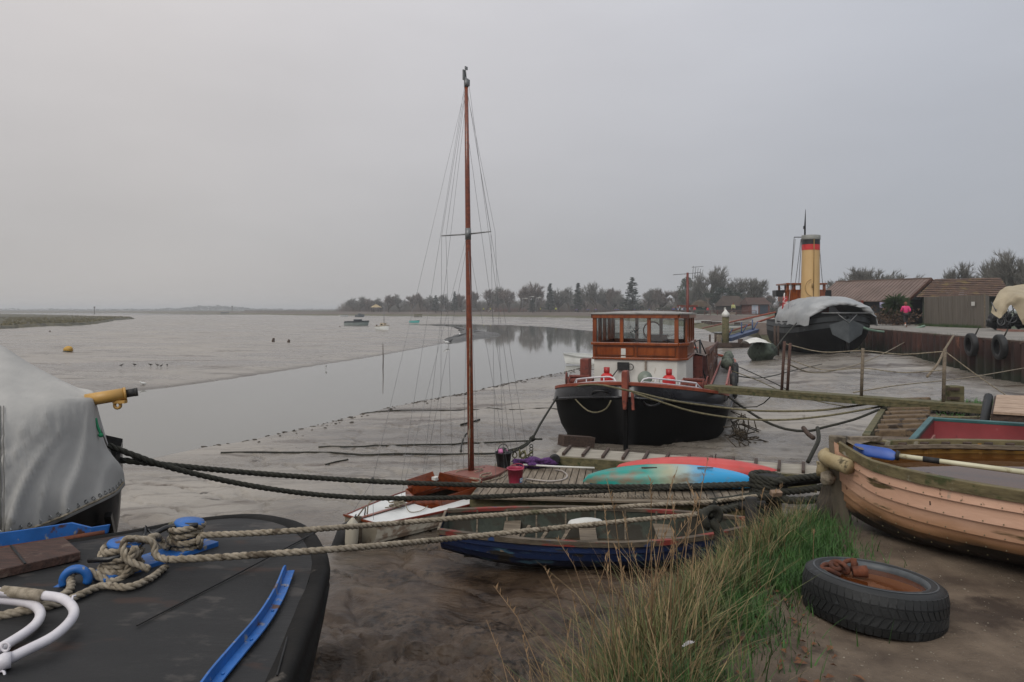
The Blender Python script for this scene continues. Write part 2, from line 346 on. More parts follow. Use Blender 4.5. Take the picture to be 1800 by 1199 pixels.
# quay ground: gravelly dirt with a soft grassy lip
def ground0(X,Y): return np.interp(Y,[4.5,6.5,10.6,15.6],[0,-.05,-.38,-.5])
def quay_z(X,Y):
    s=sdist(X,Y,quay_poly); z=ground0(X,Y)+.035*fbm(X*1.1,Y*1.1,51,4)+.012*fbm(X*7,Y*7,57,2)
    e=np.clip(s+.12,0,1.1)/1.1; return z-2.3*e*e*(3-2*e)
M_dirt=pm('gravel_dirt','43372c','6c5e4f',rough=.85,sc=3,bump=.012,bsc=60,det=8,spot=('a39a8c',46,.70),spot2=('35291f',1.3,.56))
polar('ground',quay_z,M_dirt,np.concatenate([np.linspace(-1.5,-.1,40)[:-1],np.linspace(-.1,1.0,260),np.linspace(1.0,1.55,20)[1:]]),np.concatenate([np.linspace(.4,7.5,150),np.geomspace(7.6,42,90)]),(0,-1.2),keep=lambda X,Y:sdist(X,Y,quay_poly)<1.0)
_gx=np.arange(-3,15,.05); _gy=np.arange(.5,18,.05); _GX,_GY=np.meshgrid(_gx,_gy,indexing='ij'); _GZ=quay_z(_GX,_GY); _GS=sdist(_GX,_GY,quay_poly)
def _look(T,x,y):
    i=(x+3)/.05; j=(y-.5)/.05; i=min(max(i,0),T.shape[0]-1.001); j=min(max(j,0),T.shape[1]-1.001); a,b=int(i),int(j); f,g=i-a,j-b
    return float((T[a,b]*(1-f)+T[a+1,b]*f)*(1-g)+(T[a,b+1]*(1-f)+T[a+1,b+1]*f)*g)
def gz(x,y): return _look(_GZ,x,y)
def gs(x,y): return _look(_GS,x,y)

# far bank, sea wall apron, promenade and quay top, one lofted sheet
M_bankgrass=pm('bank_grass','3b3a24','5c5636',rough=.9,sc=.35,det=8,bump=.1,bsc=2)
M_apron=pm('brick_apron','463a33','5d5046',rough=.85,sc=.4,det=8,bump=.03,bsc=3)
M_prom=pm('promenade_tarmac','6b6761','7f7a73',rough=.8,sc=.6,det=6,spot=('55544a',.4,.6))
M_lawn=pm('park_lawn','35402a','4b5136',rough=.9,sc=.06,det=8)
rowsdef=[(-900,549.4,0,0),(200,549.6,30,60),(430,552.2,20,45),(520,554.6,15,40),(700,555.6,14,38),(900,557,14,38),(1040,559.6,14,38),(1130,566,14,36),(1220,577,16,36),(1262,586,22,48),(1330,603,45,75)]
base=[];wall=[];top=[];path=[];far=[]
for u,v,a,b in rowsdef:
    p=G(u,v,-1.68); d=p.y; base.append(p); wall.append(W(u,545+2.35*F/(d+a),d+a)); top.append(W(u,545+1.05*F/(d+b),d+b)); path.append(W(u,545+1.04*F/(d+b+12),d+b+12)); far.append(Vector((p.x/d*3500,3500,.5)))
ql=[(24.6,50),(22.6,40),(20.25,28),(18.6,19),(19.2,12.2)]
ex=[((22.2,62),(23,66),(24,72),(30,76),(2200,3500))]+[((x,y),(x+.05,y),(x+.1,y),(x+(9 if y>20 else 6),y+3),(2600,y*20)) for x,y in ql]
for b_,w_,t_,p_,f_ in ex:
    base.append(Vector((*b_,-1.7))); wall.append(Vector((*w_,-.8))); top.append(Vector((*t_,.27))); path.append(Vector((*p_,.3))); far.append(Vector((*f_,.5)))
fb=MB(); n=len(base)
for k,(r0,r1,mi) in enumerate(((base,wall,0),(wall,top,1),(top,path,2),(path,far,3))):
    fb.mi=mi; fb.loft([r0,r1],closed=False,smooth=False)
put('far_bank',fb,[M_bankgrass,M_apron,M_prom,M_lawn],kind='structure')
PROM_TOP=list(top); PROM_WALL=list(wall)

# dark wet spit of mud running into the river
spz=MB(); sp_=[G(u,v,-1.99) for u,v in ((786,603.5),(806,600.5),(830,596.5),(850,593.5),(868,591),(880,589.5),(858,586),(836,582),(818,578),(800,575),(806,580),(812,586),(812,591),(800,596))]; cs_=sum(sp_,Vector())/len(sp_); dn_=[]
for a,b in zip(sp_,sp_[1:]+sp_[:1]):
    for k in range(6): dn_.append(a.lerp(b,k/6))
spz.loft([[Vector((cs_.x+(p.x-cs_.x)*f+1.2*noise.noise(p*.3),cs_.y+(p.y-cs_.y)*f+1.5*noise.noise(p*.3+Vector((5,0,0))),z+.12*noise.noise(p*.6+Vector((0,0,f*4))))) for p in dn_] for f,z in ((1.04,-2.1),(.97,-1.88),(.85,-1.72),(.5,-1.7),(.05,-1.7))]); put('mud_spit',spz,pm('dark_wet_silt','262521','3b3832',rough=.45,sc=.3,bump=.1,bsc=1),kind='structure')
# salt marsh on the left
mp_=[G(u,v,-1.62) for u,v in ((-420,612),(0,578.5),(40,576),(80,573.5),(120,573),(150,571.5),(175,568.5),(190,566),(205,563),(237,560.6),(215,559),(190,558.2),(120,556),(0,553),(-420,550.5))]
M_marsh=pm('salt_marsh','39382a','5b543b',rough=.9,sc=.25,det=9,bump=.2,bsc=1.2,spot=('2a2a1f',.5,.55))
sm=MB(); cen=sum(mp_,Vector())/len(mp_)
def mring(f,z): return [cen+(p-cen)*f+Vector((0,0,z+(1.62 if z else 0)*0+noise.noise(p*.3)*.15*(z>-9))) for p in mp_]
den=[]
for a,b in zip(mp_,mp_[1:]+mp_[:1]):
    for k in range(5): den.append(a.lerp(b,k/5))
rings=[]
for f,z in ((1.0,-1.75),(.985,-1.25),(.96,-1.02),(.8,-.98),(.5,-.95),(.2,-.95),(.0,-.95)):
    rings.append([Vector((cen.x+(p.x-cen.x)*f+noise.noise(p*.35+Vector((f,0,0)))*1.2*f,cen.y+(p.y-cen.y)*f+noise.noise(p*.4+Vector((0,f*3,7)))*1.6*f,z+noise.noise(p*.5+Vector((0,0,f*9)))*.16)) for p in den])
sm.loft(rings); put('salt_marsh',sm,M_marsh,kind='structure')
mg=MB()
for i in range(5200):
    j=random.randrange(len(den)); f=math.sqrt(random.random())*.985; p=den[j].lerp(den[(j+1)%len(den)],random.random())
    if p.x<-150 and random.random()<.7: continue
    q=Vector((cen.x+(p.x-cen.x)*f,cen.y+(p.y-cen.y)*f,-1.08)); h=rnd(.15,.42); w_=rnd(.1,.35)
    mg.add([q+Vector((-w_,0,0)),q+Vector((w_,rnd(-.2,.2),0)),q+Vector((rnd(-.2,.2),0,h))],[(0,1,2)])
put('marsh_grass',mg,pm('marsh_blades','45432c','6d6444',rough=.9,sc=.15),kind='stuff')

# distant shore: low land and one mass of woodland
ds=MB()
pts=[(-26*80,1900)]
sh=[];shb=[]
for i in range(60):
    u=-500+i*22; d=1500+300*math.sin(i*.4); sh.append(W(u,547.1,d)); shb.append(W(u,546.2,d+900))
ds.loft([sh,shb],closed=False); put('distant_shore',ds,M_bankgrass,kind='structure')
# ---------- trees
M_bark=pm('winter_bark','3a332c','544b41',rough=.9,sc=3,bump=.01)
M_twig=pm('winter_twigs','55534d','716e67',rough=.9,sc=.8)
M_twig2=pm('reddish_twigs','5a504a','766a62',rough=.9,sc=.8)
M_need=pm('conifer_needles','16211b','2a3a2b',rough=.8,sc=1.2,det=5)
M_ever=pm('evergreen_leaves','1f2a1c','3c4a2c',rough=.7,sc=.9,det=5)
def bare_meshes(seed,h,spread,lev,twr,trunk_r,low=.25,up=.35,nt=7):
    random.seed(seed); tb=MB(); cb=MB()
    def grow(p,d,l,r,k):
        n=3; pts=[p]; q=p; dd=d.copy()
        for i in range(n):
            dd=(dd+Vector((rnd(-1,1),rnd(-1,1),rnd(-.4,1)*up))*.22).normalized(); q=q+dd*l/n; pts.append(q)
        rr=[r*(1-.45*i/n) for i in range(n+1)]
        (tb if k<=1 else cb).tube(pts,[max(a,twr*.5) for a in rr],5 if k<=1 else 3,caps=False)
        if k>=lev:
            for i in range(nt):
                a=pts[random.randrange(1,4)]; e=a+(dd+Vector((rnd(-1,1),rnd(-1,1),rnd(-.3,.9)))*1.0).normalized()*l*rnd(.5,1.1)
                sd=Vector((rnd(-1,1),rnd(-1,1),rnd(-1,1))).normalized()*twr
                cb.add([a-sd,a+sd,e],[(0,1,2)])
            return
        nb=random.choice((3,3,4)) if k else random.choice((4,5))
        for i in range(nb):
            t=rnd(.45,1.0) if k else rnd(.6,1.0); a=pts[0].lerp(pts[-1],t) if t<1 else pts[-1]
            ax=Vector((rnd(-1,1),rnd(-1,1),0)); ax=ax-dd*ax.dot(dd); ax.normalize()
            nd=(dd*rnd(.5,1.0)+ax*spread*rnd(.5,1.1)+Z*up*.5).normalized(); grow(a,nd,l*rnd(.6,.8),r*.6,k+1)
        grow(pts[-1],(dd+Z*.2).normalized(),l*.72,r*.62,k+1)
    grow(Vector((0,0,-.3)),Z.copy(),h*low,trunk_r,0)
    mx=max(p.z for p in cb.v); f=h/mx
    for mb in (tb,cb): mb.v=[p*f for p in mb.v]
    return tb,cb
TREES={}
def tree_proto(key,tb,cb,mt,mc,tname='trunk',cname='crown'): TREES[key]=(tb.mesh(tname,mt),cb.mesh(cname,mc))
for i,(h,s) in enumerate(((10,.75),(10,.95),(10,.65),(10,1.05))):
    tb,cb=bare_meshes(40+i,h,s,4,.022,.20,low=.14); tree_proto('bare%d'%i,tb,cb,M_bark,M_twig if i%2 else M_twig2)
for i,(h,s) in enumerate(((10,.8),(10,.7))):
    tb,cb=bare_meshes(60+i,h,s*.85,5,.0065,.30,low=.22,up=.4,nt=4); tree_proto('fine%d'%i,tb,cb,M_bark,M_twig)
def conifer(seed,h,wd,den=1.0,top=.15):
    random.seed(seed); tb=MB(); cb=MB(); tb.tube([(0,0,-.3),(0,0,h*.5),(0,0,h*.98)],[h*.022,h*.014,.02],6)
    z=h*.1
    while z<h*.99:
        t=z/h; L_=wd*(1-t)**.75*rnd(.7,1.1)+.15
        for k in range(int(6*den)):
            a=rnd(0,6.283); L1=L_*rnd(.6,1.15)
            for s in range(int(5+L1*5)):
                f=rnd(.15,1); c=Vector((math.cos(a)*L1*f,math.sin(a)*L1*f,z-L1*f*.12+f*f*.25*L1+rnd(-.12,.12)))
                sz=rnd(.18,.42); d1=Vector((math.cos(a)+rnd(-.8,.8),math.sin(a)+rnd(-.8,.8),rnd(-.35,.35)))*sz; d2=Vector((rnd(-1,1),rnd(-1,1),rnd(-.3,.9)))*sz*.7
                cb.add([c-d1,c+d2*.5,c+d1,c-d2],[(0,1,2,3)])
        z+=h*.035
    return tb,cb
for i,(w_,s) in enumerate(((2.6,3),(2.0,5),(3.4,9))): tree_proto('conifer%d'%i,*conifer(s,10,w_,1.2),M_bark,M_need)
def leafy(seed,lobes,n,sz,tr=.15,th=1.5):
    random.seed(seed); tb=MB(); cb=MB()
    tb.tube([(0,0,-.3),(rnd(-.1,.1),0,th*.6),(0,0,th)],[tr,tr*.8,tr*.6],6)
    for (cx,cy,cz,rx,ry,rz) in lobes:
        tb.tube([(0,0,th*.7),(cx*.6,cy*.6,(th+cz)/2),(cx,cy,cz)],[tr*.6,tr*.4,tr*.15],4)
        for k in range(n):
            d=Vector((random.gauss(0,1),random.gauss(0,1),random.gauss(0,1))).normalized()*random.random()**.33*(1+.25*noise.noise(Vector((k*.01,cx,cz)))) 
            c=Vector((cx+d.x*rx,cy+d.y*ry,cz+d.z*rz)); a=Vector((rnd(-1,1),rnd(-1,1),rnd(-1,1)))*sz; b=Vector((rnd(-1,1),rnd(-1,1),rnd(-1,1)))*sz
            cb.add([c-a,c+b*.6,c+a,c-b*.6],[(0,1,2,3)])
    return tb,cb
def thicket(seed,n,w_,h):
    random.seed(seed); tb=MB(); cb=MB(); tb.tube([(0,0,-.3),(0,0,h*.4)],[.12,.06],5)
    for i in range(n):
        x,y=random.gauss(0,w_*.42),random.gauss(0,w_*.3); hh=h*rnd(.35,1.0)*(1-.55*min(1,abs(x)/w_)**2); p=Vector((x,y,-.2)); q=p+Vector((rnd(-.25,.25)*hh,rnd(-.2,.2)*hh,hh)); sd=Vector((.035,rnd(-.02,.02),0))
        cb.add([p-sd,p+sd,q],[(0,1,2)])
        for k in range(6): a=p.lerp(q,rnd(.3,.9)); e=a+Vector((rnd(-.3,.3)*hh,rnd(-.2,.2)*hh,rnd(.05,.35)*hh)); s2=Vector((rnd(-1,1),0,rnd(-1,1))).normalized()*.03; cb.add([a-s2,a+s2,e],[(0,1,2)])
    return tb,cb
for i_ in range(2): tree_proto('thicket%d'%i_,*thicket(70+i_,420,5.5,4.5),M_bark,M_twig2 if i_ else M_twig)
tree_proto('ever0',*leafy(3,[(0,0,6,3,3,3),(-2.2,.5,4,2.2,2,2.2),(2.0,-.4,4.4,2,2,2.4),(.4,.3,8.3,1.8,1.8,1.6)],650,.28,.25,4),M_bark,M_ever)
tree_proto('cedar0',*leafy(4,[(-4,0,6.2,3.2,2.5,.8),(0,0,7.8,3.4,2.6,1.0),(4,.4,6.4,3.4,2.4,.8),(1,0,5.0,4.2,2.5,.7),(-2,0,4.2,2.6,2,.6)],520,.26,.3,6),M_bark,M_need)
tree_proto('bush0',*leafy(6,[(0,0,1.2,2,1.4,1.2),(1.8,0,.9,1.6,1.2,.9),(-1.8,.2,1.0,1.7,1.2,1.0)],380,.2,.08,.8),M_bark,pm('hedge_leaves','2c3122','4a4836',rough=.8,sc=1))
def tree(key,name,label,u,d,topv,zb=.4,wf=1.0,group=None,cat='tree',h0=10,rz=None,basis=None):
    p=W(u,HZ,d); h=CZ+(HZ-topv)/F*d-zb; s=h/h0
    t=thing(name,label,cat,(p.x,p.y,zb),rnd(0,6.28) if rz is None else rz,group=group); t.scale=(s*wf,s*wf,s)
    for nm,me in zip(('trunk','crown'),TREES[key]):
        o=bpy.data.objects.new(nm,me); C.objects.link(o); o.parent=t
    return t
random.seed(11)
GB='bare trees of the waterside treeline'
LB={'bare0':'bare grey winter tree standing in the long treeline behind the far promenade','bare1':'bare grey winter tree standing in the long treeline behind the far promenade','bare2':'bare grey winter tree standing in the long treeline behind the far promenade','bare3':'bare grey winter tree standing in the long treeline behind the far promenade'}
for u,tv,d,wf in ((618,523,430,1.1),(634,521,440,1.2),(652,525,430,1.2),(668,524,430,1.3),(686,521,420,1.3),(703,518,420,1.2),(722,517,415,1.25),(742,517,415,1.2),(752,521,425,1.2),(782,517,405,1.2),(812,517,400,1.1),(838,514,395,1.2),(856,508,390,1.15),(872,503,385,1.15),(893,510,380,1.2),(914,508,375,1.2),(934,498,370,1.2),(948,505,372,1.1),(985,506,360,1.2),(1002,503,360,1.1),(1030,508,350,1.2),(1047,494,340,1.15),(1066,507,335,1.3),(1086,508,330,1.25),(1100,516,345,1.2),(1132,510,320,1.3),(1148,505,310,1.4),(1168,509,300,1.3),(1186,507,290,1.3),(1203,512,280,1.3),(1222,508,270,1.3),(1258,505,250,1.3),(1275,504,250,1.3),(1340,512,230,1.4),(1362,517,240,1.5),(1382,519,250,1.5)):
    k='bare%d'%random.randrange(4); tree(k,'bare_tree',LB[k],u+rnd(-3,3),d+rnd(-14,14),tv-3+rnd(-2.5,1.5),group=GB,wf=wf*rnd(.8,1.0))
for u,tv,d,wf in ((614,531,455,2),(626,530,455,2.2),(642,530,455,2.2),(677,529,450,2.2),(712,529,440,2.2),(748,529,430,2.2),(782,529,425,2.2),(818,528,420,2.2),(852,527,410,2.2),(888,526,405,2.2),(922,526,400,2.2),(958,526,390,2.2),(992,525,383,2.2),(1028,525,375,2.2),(1062,525,365,2.2),(1098,525,355,2.2),(1136,525,340,2.2),(1172,526,322,2.2),(1215,528,300,2.2),(1250,529,280,2.2),(1335,530,255,2.4),(1395,531,250,2.4),(660,531,450,2.4),(694,530,450,2.4),(730,529,440,2.2),(765,530,430,2.2),(800,530,425,2.2),(835,528,420,2.2),(870,528,410,2.2),(905,527,400,2.2),(942,526,395,2.2),(975,526,385,2.3),(1010,526,380,2.3),(1045,525,370,2.3),(1080,526,360,2.3),(1118,526,350,2.3),(1155,526,335,2.2),(1190,528,310,2.2),(1300,530,260,2.2),(1370,531,255,2.4)):
    tree('thicket%d'%random.randrange(2),'bare_shrub','low bare scrub filling the foot of the far treeline',u,d,tv-3,group='scrub under the treeline',wf=1.25*wf/2.2,cat='shrub',h0=4.7,rz=rnd(-.4,.4))
tree('fine0','bare_tree','tall slender bare tree rising highest above the kiosk and crowd',1245,225,462,wf=.95)
tree('fine1','bare_tree','thin bare tree left of the tallest one, beside the round evergreen',1226,240,489,wf=1.1)
tree('fine0','bare_tree','broad bare tree behind the dark spreading cedar',1291,235,484,wf=1.15)
tree('fine1','bare_tree','broad rounded bare tree above the brick building',1321,205,484,wf=1.3)
for i,(k,u,tv,d,wf,lb) in enumerate((('conifer2',766,519,390,1.1,'squat dark conifer furthest along the treeline, left of the mast'),('conifer1',799,512,385,1.05,'narrow dark pointed conifer just left of the yacht mast'),('conifer0',967,498,340,1.0,'dark conifer beside the lamp posts in the treeline'),('conifer1',1016,497,320,1.1,'slim dark conifer left of the barge wheelhouse roof'),('conifer2',1111,487,285,1.05,'largest dark conifer, towering behind the wheelhouse roof'),('conifer2',936,524,330,1.3,'low dark conifer at the waterside lamp posts'))):
    tree(k,'conifer',lb,u,d,tv,wf=wf)
tree('ever0','evergreen_tree','rounded dark evergreen standing behind the red aerial mast',1205,265,487,wf=.85)
tree('cedar0','cedar_tree','dark spreading cedar with flat layered branches behind the kiosk',1270,205,505,wf=.95,h0=8.8,rz=0)
# trees on the right, behind the sheds
for k,nm,u,tv,d,wf,lb in (('fine1','bare_tree',1508,463,130,1.25,'dense twiggy bare tree rising behind the ship end of the brown roof'),('fine0','bare_tree',1535,468,128,1.2,'dense bare tree behind the middle of the brown shed roof'),('fine1','bare_tree',1484,484,135,1.3,'smaller bare tree beside the ship, behind the brown shed'),('fine0','bare_tree',1580,476,125,1.3,'low wide bare tree behind the gable end of the brown shed'),('fine0','bare_tree',1677,455,105,.8,'lone open bare tree above the gap between the two sheds'),('fine1','bare_tree',1741,448,100,.85,'tall bare tree behind the mossy tiled roof'),('fine0','bare_tree',1798,430,92,.95,'tallest bare tree at the edge, above the cream tarpaulin'),('fine0','bare_tree',1765,468,110,.85,'thick bare tree between the two tall ones behind the tiled roof'),('fine1','bare_tree',1716,478,112,1.0,'low bare tree behind the tiled roof ridge'),('bare3','bare_tree',1640,497,140,1.5,'hazy low bare tree showing over the gap beside the gable')):
    tree(k,nm,lb,u,d,tv,wf=wf)
for u,tv,d in ((1110,536,300),(1180,537,270),(1345,538,215)):
    tree('bush0','hedge_bush','dark evergreen hedge bush along the far promenade',u,d,tv,h0=2.4,group='hedge bushes on the promenade',cat='bush',wf=1.6,rz=0)
# distant wood: one mass
random.seed(5); dw=MB()
for i in range(15000):
    u=rnd(-420,640) if i<11000 else random.gauss(372,55)
    hh=3.0+1.8*noise.noise(Vector((u*.03,1,0)))+.8*noise.noise(Vector((u*.11,4,0)))
    bump_=math.exp(-((u-372)/58)**2)*(4.3+1.6*noise.noise(Vector((u*.09,0,0)))+2*noise.noise(Vector((u*.25,3,0))))
    h=(max(hh,1.0)+bump_)*1.55; d=rnd(1480,1560); z=-1+rnd(0,1)*h
    p=W(u,HZ,d); p.z=z; s=rnd(.6,1.7)
    a=Vector((rnd(-1,1),rnd(-1,1),rnd(-.6,.6)))*s; b=Vector((rnd(-.5,.5),rnd(-1,1),rnd(-1,1)))*s
    dw.add([p-a,p+b,p+a,p-b],[(0,1,2,3)])
put('distant_wood',dw,pm('distant_foliage','2f352f','3d423a',rough=.9,sc=.05),kind='stuff')
# ---------- boat hull helper: clinker or smooth shell, x from stern (x0) to bow
def hull(mb,x0,L,b,zs,zk,nx=24,ns=6,lap=.0,p=.75,q=1.0,th=.03,rake=0.0,inner=True,transom=True,mi_in=1,inner_bottom=None):
    def sec(t,s): 
        y=b(t)*math.sin(s*math.pi/2)**p; z=zk(t)+(zs(t)-zk(t))*(1-math.cos(s*math.pi/2)**q)
        return y,z
    def pt(t,s,sd,off=0,up=0):
        y,z=sec(t,s); f=(z-zk(t))/max(zs(t)-zk(t),1e-6)
        return Vector((x0+t*L+rake*f*t**5,sd*max(y+off,.004 if off<=0 else off),z+up))
    T=[1-(1-i/nx)**1.35 for i in range(nx+1)]
    for sd in (1,-1):
        rings=[]
        for t in T:
            r=[]
            for j in range(ns):
                r.append(pt(t,j/ns,sd,lap if j else 0)); r.append(pt(t,(j+1)/ns,sd,0))
            rings.append(r if sd>0 else r[::-1])
        mb.mi=0; mb.loft(rings,closed=False,smooth=(lap==0))
        if inner:
            rings=[]
            for t in T:
                r=[pt(t,max(j/(ns*2),.02),sd,-th,th*.8 if j<ns*2 else 0) for j in range(ns*2+1)]
                rings.append(r[::-1] if sd>0 else r)
            mb.mi=mi_in; mb.loft(rings,closed=False,smooth=True)
    if transom:
        for k,(dx,mi) in enumerate(((0,0),(th,mi_in))):
            loop=[pt(0,j/ns,1)+Vector((dx,0,0)) for j in range(ns+1)]+[pt(0,j/ns,-1)+Vector((dx,0,0)) for j in range(ns,-1,-1)]
            mb.mi=mi; mb.add(loop,[tuple(range(len(loop)))] if k==0 else [tuple(range(len(loop)-1,-1,-1))])
    mb.mi=0
    return pt,sec,T
def gunwale(mb,pt,T,w,h,up=0.0,inset=0.0,t0=0,t1=1,sides=(1,-1)):
    for sd in sides:
        rings=[]
        for t in T:
            if t<t0-1e-6 or t>t1+1e-6: continue
            c=pt(t,1,sd)+Vector((0,0,up)); y=c.y
            yo=y+sd*(w*.4); yi=sd*max(abs(y)-w*.6-inset,0.003)
            rings.append([Vector((c.x,yo,c.z-h)),Vector((c.x,yo,c.z+h*.25)),Vector((c.x,yi,c.z+h*.25)),Vector((c.x,yi,c.z-h*.6))])
        mb.loft(rings,caps=True,smooth=False)
def rib(mb,pt,sec,t,w,h,off=.03,s0=.1,sides=(1,-1)):
    for sd in sides:
        rr=[]
        for k in range(9):
            s=s0+(1-s0)*k/8; c=pt(t,s,sd,-off)
            rr.append([c+Vector((-w/2,0,0)),c+Vector((w/2,0,0)),c+Vector((w/2,-sd*h,h*.3)),c+Vector((-w/2,-sd*h,h*.3))])
        mb.loft(rr,caps=True,smooth=False)
def lap_lines(mb,pt,T,ns,lap,r,j0=1):  # thin dark lines along the plank laps, standing in for their shadows
    for sd in (1,-1):
        for j in range(j0,ns): mb.tube([pt(t,j/ns,sd,lap*.45) for t in T],r,4,caps=False)
def half_at(sec,t,z):
    lo,hi=0,1
    for _ in range(24):
        m=(lo+hi)/2
        if sec(t,m)[1]<z: lo=m
        else: hi=m
    return sec(t,lo)[0]
def water_in(mb,x0,L,sec,z,t0,t1,th,n=24):
    a=[];b_=[]
    for i in range(n+1):
        t=t0+(t1-t0)*i/n; y=max(half_at(sec,t,z)-th,.002); a.append(Vector((x0+t*L,y,z))); b_.append(Vector((x0+t*L,-y,z)))
    mb.loft([b_,a],closed=False,smooth=False)

# ---------- materials for boats
M_deck=pm('tarred_deck','0c0d0e','222223',rough=.62,spec=.35,sc=1.3,stretch=(.5,1.6,1),det=10,rvar=.2,bump=.006,bsc=9,lo=.33,hi=.66,spot=('363331',4,.58,(.8,1.3,1)),spot2=('2e201a',2.4,.59,(.6,1.4,1)))
M_black=pm('black_hull_paint','0b0b0c','17181a',rough=.4,sc=2,det=7,bump=.006,bsc=3,rvar=.12,spot=('2a2724',5,.68))
M_blue=pm('blue_paint','16508f','2263ad',rough=.5,sc=5,spot=('8a8478',14,.60,(1,1,.6)),spot2=('4a2f22',7,.60),bump=.003,bsc=20)
M_rust=pm('rust','3a1f15','6b3a22',rough=.85,sc=14,bump=.006,bsc=40)
M_oldwood=pm('weathered_wood','4f463a','7a6e5e',rough=.85,sc=3,stretch=(1,9,9),bump=.006,bsc=8)
M_darkwood=pm('dark_wood','2c211b','4b3a30',rough=.8,sc=4,stretch=(1,8,8),bump=.006,bsc=8)
M_greenwood=pm('mossy_wood','3f3d27','655e42',rough=.9,sc=3,stretch=(1,6,6),bump=.006,bsc=8,spot=('313a1c',6,.58))
M_mahog=pm('varnished_mahogany','552614','7c3a1c',rough=.3,sc=3,stretch=(.6,8,8),coat=.3,det=6)
M_mahog2=pm('mahogany_red','5a2117','77301f',rough=.42,sc=3,stretch=(1,6,6))
M_white=pm('white_paint','c9c9c5','b7b5ae',rough=.45,sc=3,spot=('8d857a',5,.68),spot2=('6d5a48',14,.73))
M_whitetube=pm('white_enamel','b9b5bb','cfcccf',rough=.35,sc=6,spot=('8d8890',9,.70),bump=.002,bsc=30)
M_rope=pm('pale_rope','6a6152','958b78',rough=.95,sc=30,bump=.002,bsc=160,spot=('4b4438',6,.6))
M_ropet=pm('tan_rope','6e6454','9a9080',rough=.95,sc=25,bump=.002,bsc=160,spot=('51473a',7,.58),spot2=('5a5742',3,.62))
M_roped=pm('tarred_rope','1b1c17','302f26',rough=.9,sc=20,bump=.002,bsc=90)
M_wire=pm('rigging_wire','6f7072','8a8a8b',rough=.4,metal=.7,sc=3)
M_galv=pm('galvanised_steel','6d6f70','8b8c8b',rough=.5,metal=.6,sc=6)
M_rubber=pm('black_rubber','0e0f10','1c1d1e',rough=.65,sc=5,bump=.003,bsc=30,spot=('35322d',4,.62))
M_tarp=pm('grey_canvas','8f8e8b','a5a39f',rough=.85,sc=1.2,det=9,bump=.014,bsc=3.2,bstretch=(1.6,1,.5),spot=('75736d',1.6,.60))
M_cream=pm('cream_paint','a07a3c','b78f4c',rough=.45,sc=3,spot=('6e4c28',7,.68))
M_pink=pm('magenta_plastic','b0486d','c45a80',rough=.45,sc=4)

def grime_shade(name,top,low,dark,z0,z1,zd0,zd1,spots,rough=.55):  # hull paint darkening towards the keel: carries grime and painted-in shade
    m=pm(name,top[0],top[1],rough=rough,sc=2,stretch=(.6,1,2),bump=.003,bsc=14); nt=m.node_tree; N=nt.nodes; L=nt.links; b=N['Principled BSDF']; src=b.inputs['Base Color'].links[0].from_socket
    tc=N.new('ShaderNodeTexCoord'); sx=N.new('ShaderNodeSeparateXYZ'); L.new(tc.outputs['Object'],sx.inputs[0]); nz=N.new('ShaderNodeTexNoise'); nz.inputs['Scale'].default_value=3; nz.inputs['Detail'].default_value=7; mp=N.new('ShaderNodeMapping'); mp.inputs['Scale'].default_value=(.7,1,2.2); L.new(tc.outputs['Object'],mp.inputs[0]); L.new(mp.outputs[0],nz.inputs['Vector'])
    ma=N.new('ShaderNodeMath'); ma.operation='MULTIPLY_ADD'; ma.inputs[1].default_value=.22; L.new(nz.outputs['Fac'],ma.inputs[0]); L.new(sx.outputs['Z'],ma.inputs[2])
    for c,a,e in ((low,z0,z1),(dark,zd0,zd1)):
        mr=N.new('ShaderNodeMapRange'); mr.inputs[1].default_value=a+.11; mr.inputs[2].default_value=e+.11; mr.inputs[3].default_value=1; mr.inputs[4].default_value=0; L.new(ma.outputs[0],mr.inputs[0])
        mx=N.new('ShaderNodeMix'); mx.data_type='RGBA'; L.new(mr.outputs[0],mx.inputs[0]); L.new(src,mx.inputs[6]); mx.inputs[7].default_value=lin(c); src=mx.outputs[2]
    for c,s_,th,stt in spots:
        n2=N.new('ShaderNodeTexNoise'); n2.inputs['Scale'].default_value=s_; n2.inputs['Detail'].default_value=8; mp2=N.new('ShaderNodeMapping'); mp2.inputs['Scale'].default_value=stt; L.new(tc.outputs['Object'],mp2.inputs[0]); L.new(mp2.outputs[0],n2.inputs['Vector'])
        r=N.new('ShaderNodeValToRGB'); r.color_ramp.elements[0].position=th; r.color_ramp.elements[1].position=th+.05; L.new(n2.outputs['Fac'],r.inputs[0]); mx=N.new('ShaderNodeMix'); mx.data_type='RGBA'; L.new(r.outputs[0],mx.inputs[0]); L.new(src,mx.inputs[6]); mx.inputs[7].default_value=lin(c); src=mx.outputs[2]
    L.new(src,b.inputs['Base Color']); return m
# ---------- black barge in the left foreground
ZD=-.10
def D_(u,v,z=ZD): return G(u,v,z)
bb=thing('work_barge','black tarred steel barge deck with blue bollards filling the near left corner','barge',(-2.6,3.6,-1.4))
outl=[(-.9,1.2),(-.88,2.2)]+[tuple(D_(u,v).xy) for u,v in ((492,1235),(522,1160),(542,1105),(560,1055),(572,1018),(578,985),(570,962),(549,934),(520,917),(480,908),(430,905),(370,910),(300,921),(195,940),(60,960),(-200,1000))]+[(-7,4.6),(-7,1.2)]
n=len(outl); cx,cy=-3.2,3.3
den=catmull([Vector((x,y,0)) for x,y in outl[:-2]],.12)+[Vector((-7,4.5,0)),Vector((-7,1.2,0))]
def off(p,o,z): 
    d=Vector((p.x-cx,p.y-cy,0)); l=d.length; d/=l
    return Vector((p.x+d.x*o,p.y+d.y*o,z))
mb=MB()
camber=lambda p:ZD+.0
R0=[[off(p,-l,z) for p in den] for l,z in ((3.0,ZD+.03),(1.6,ZD+.025),(.8,ZD+.015),(.3,ZD+.006),(.10,ZD))]
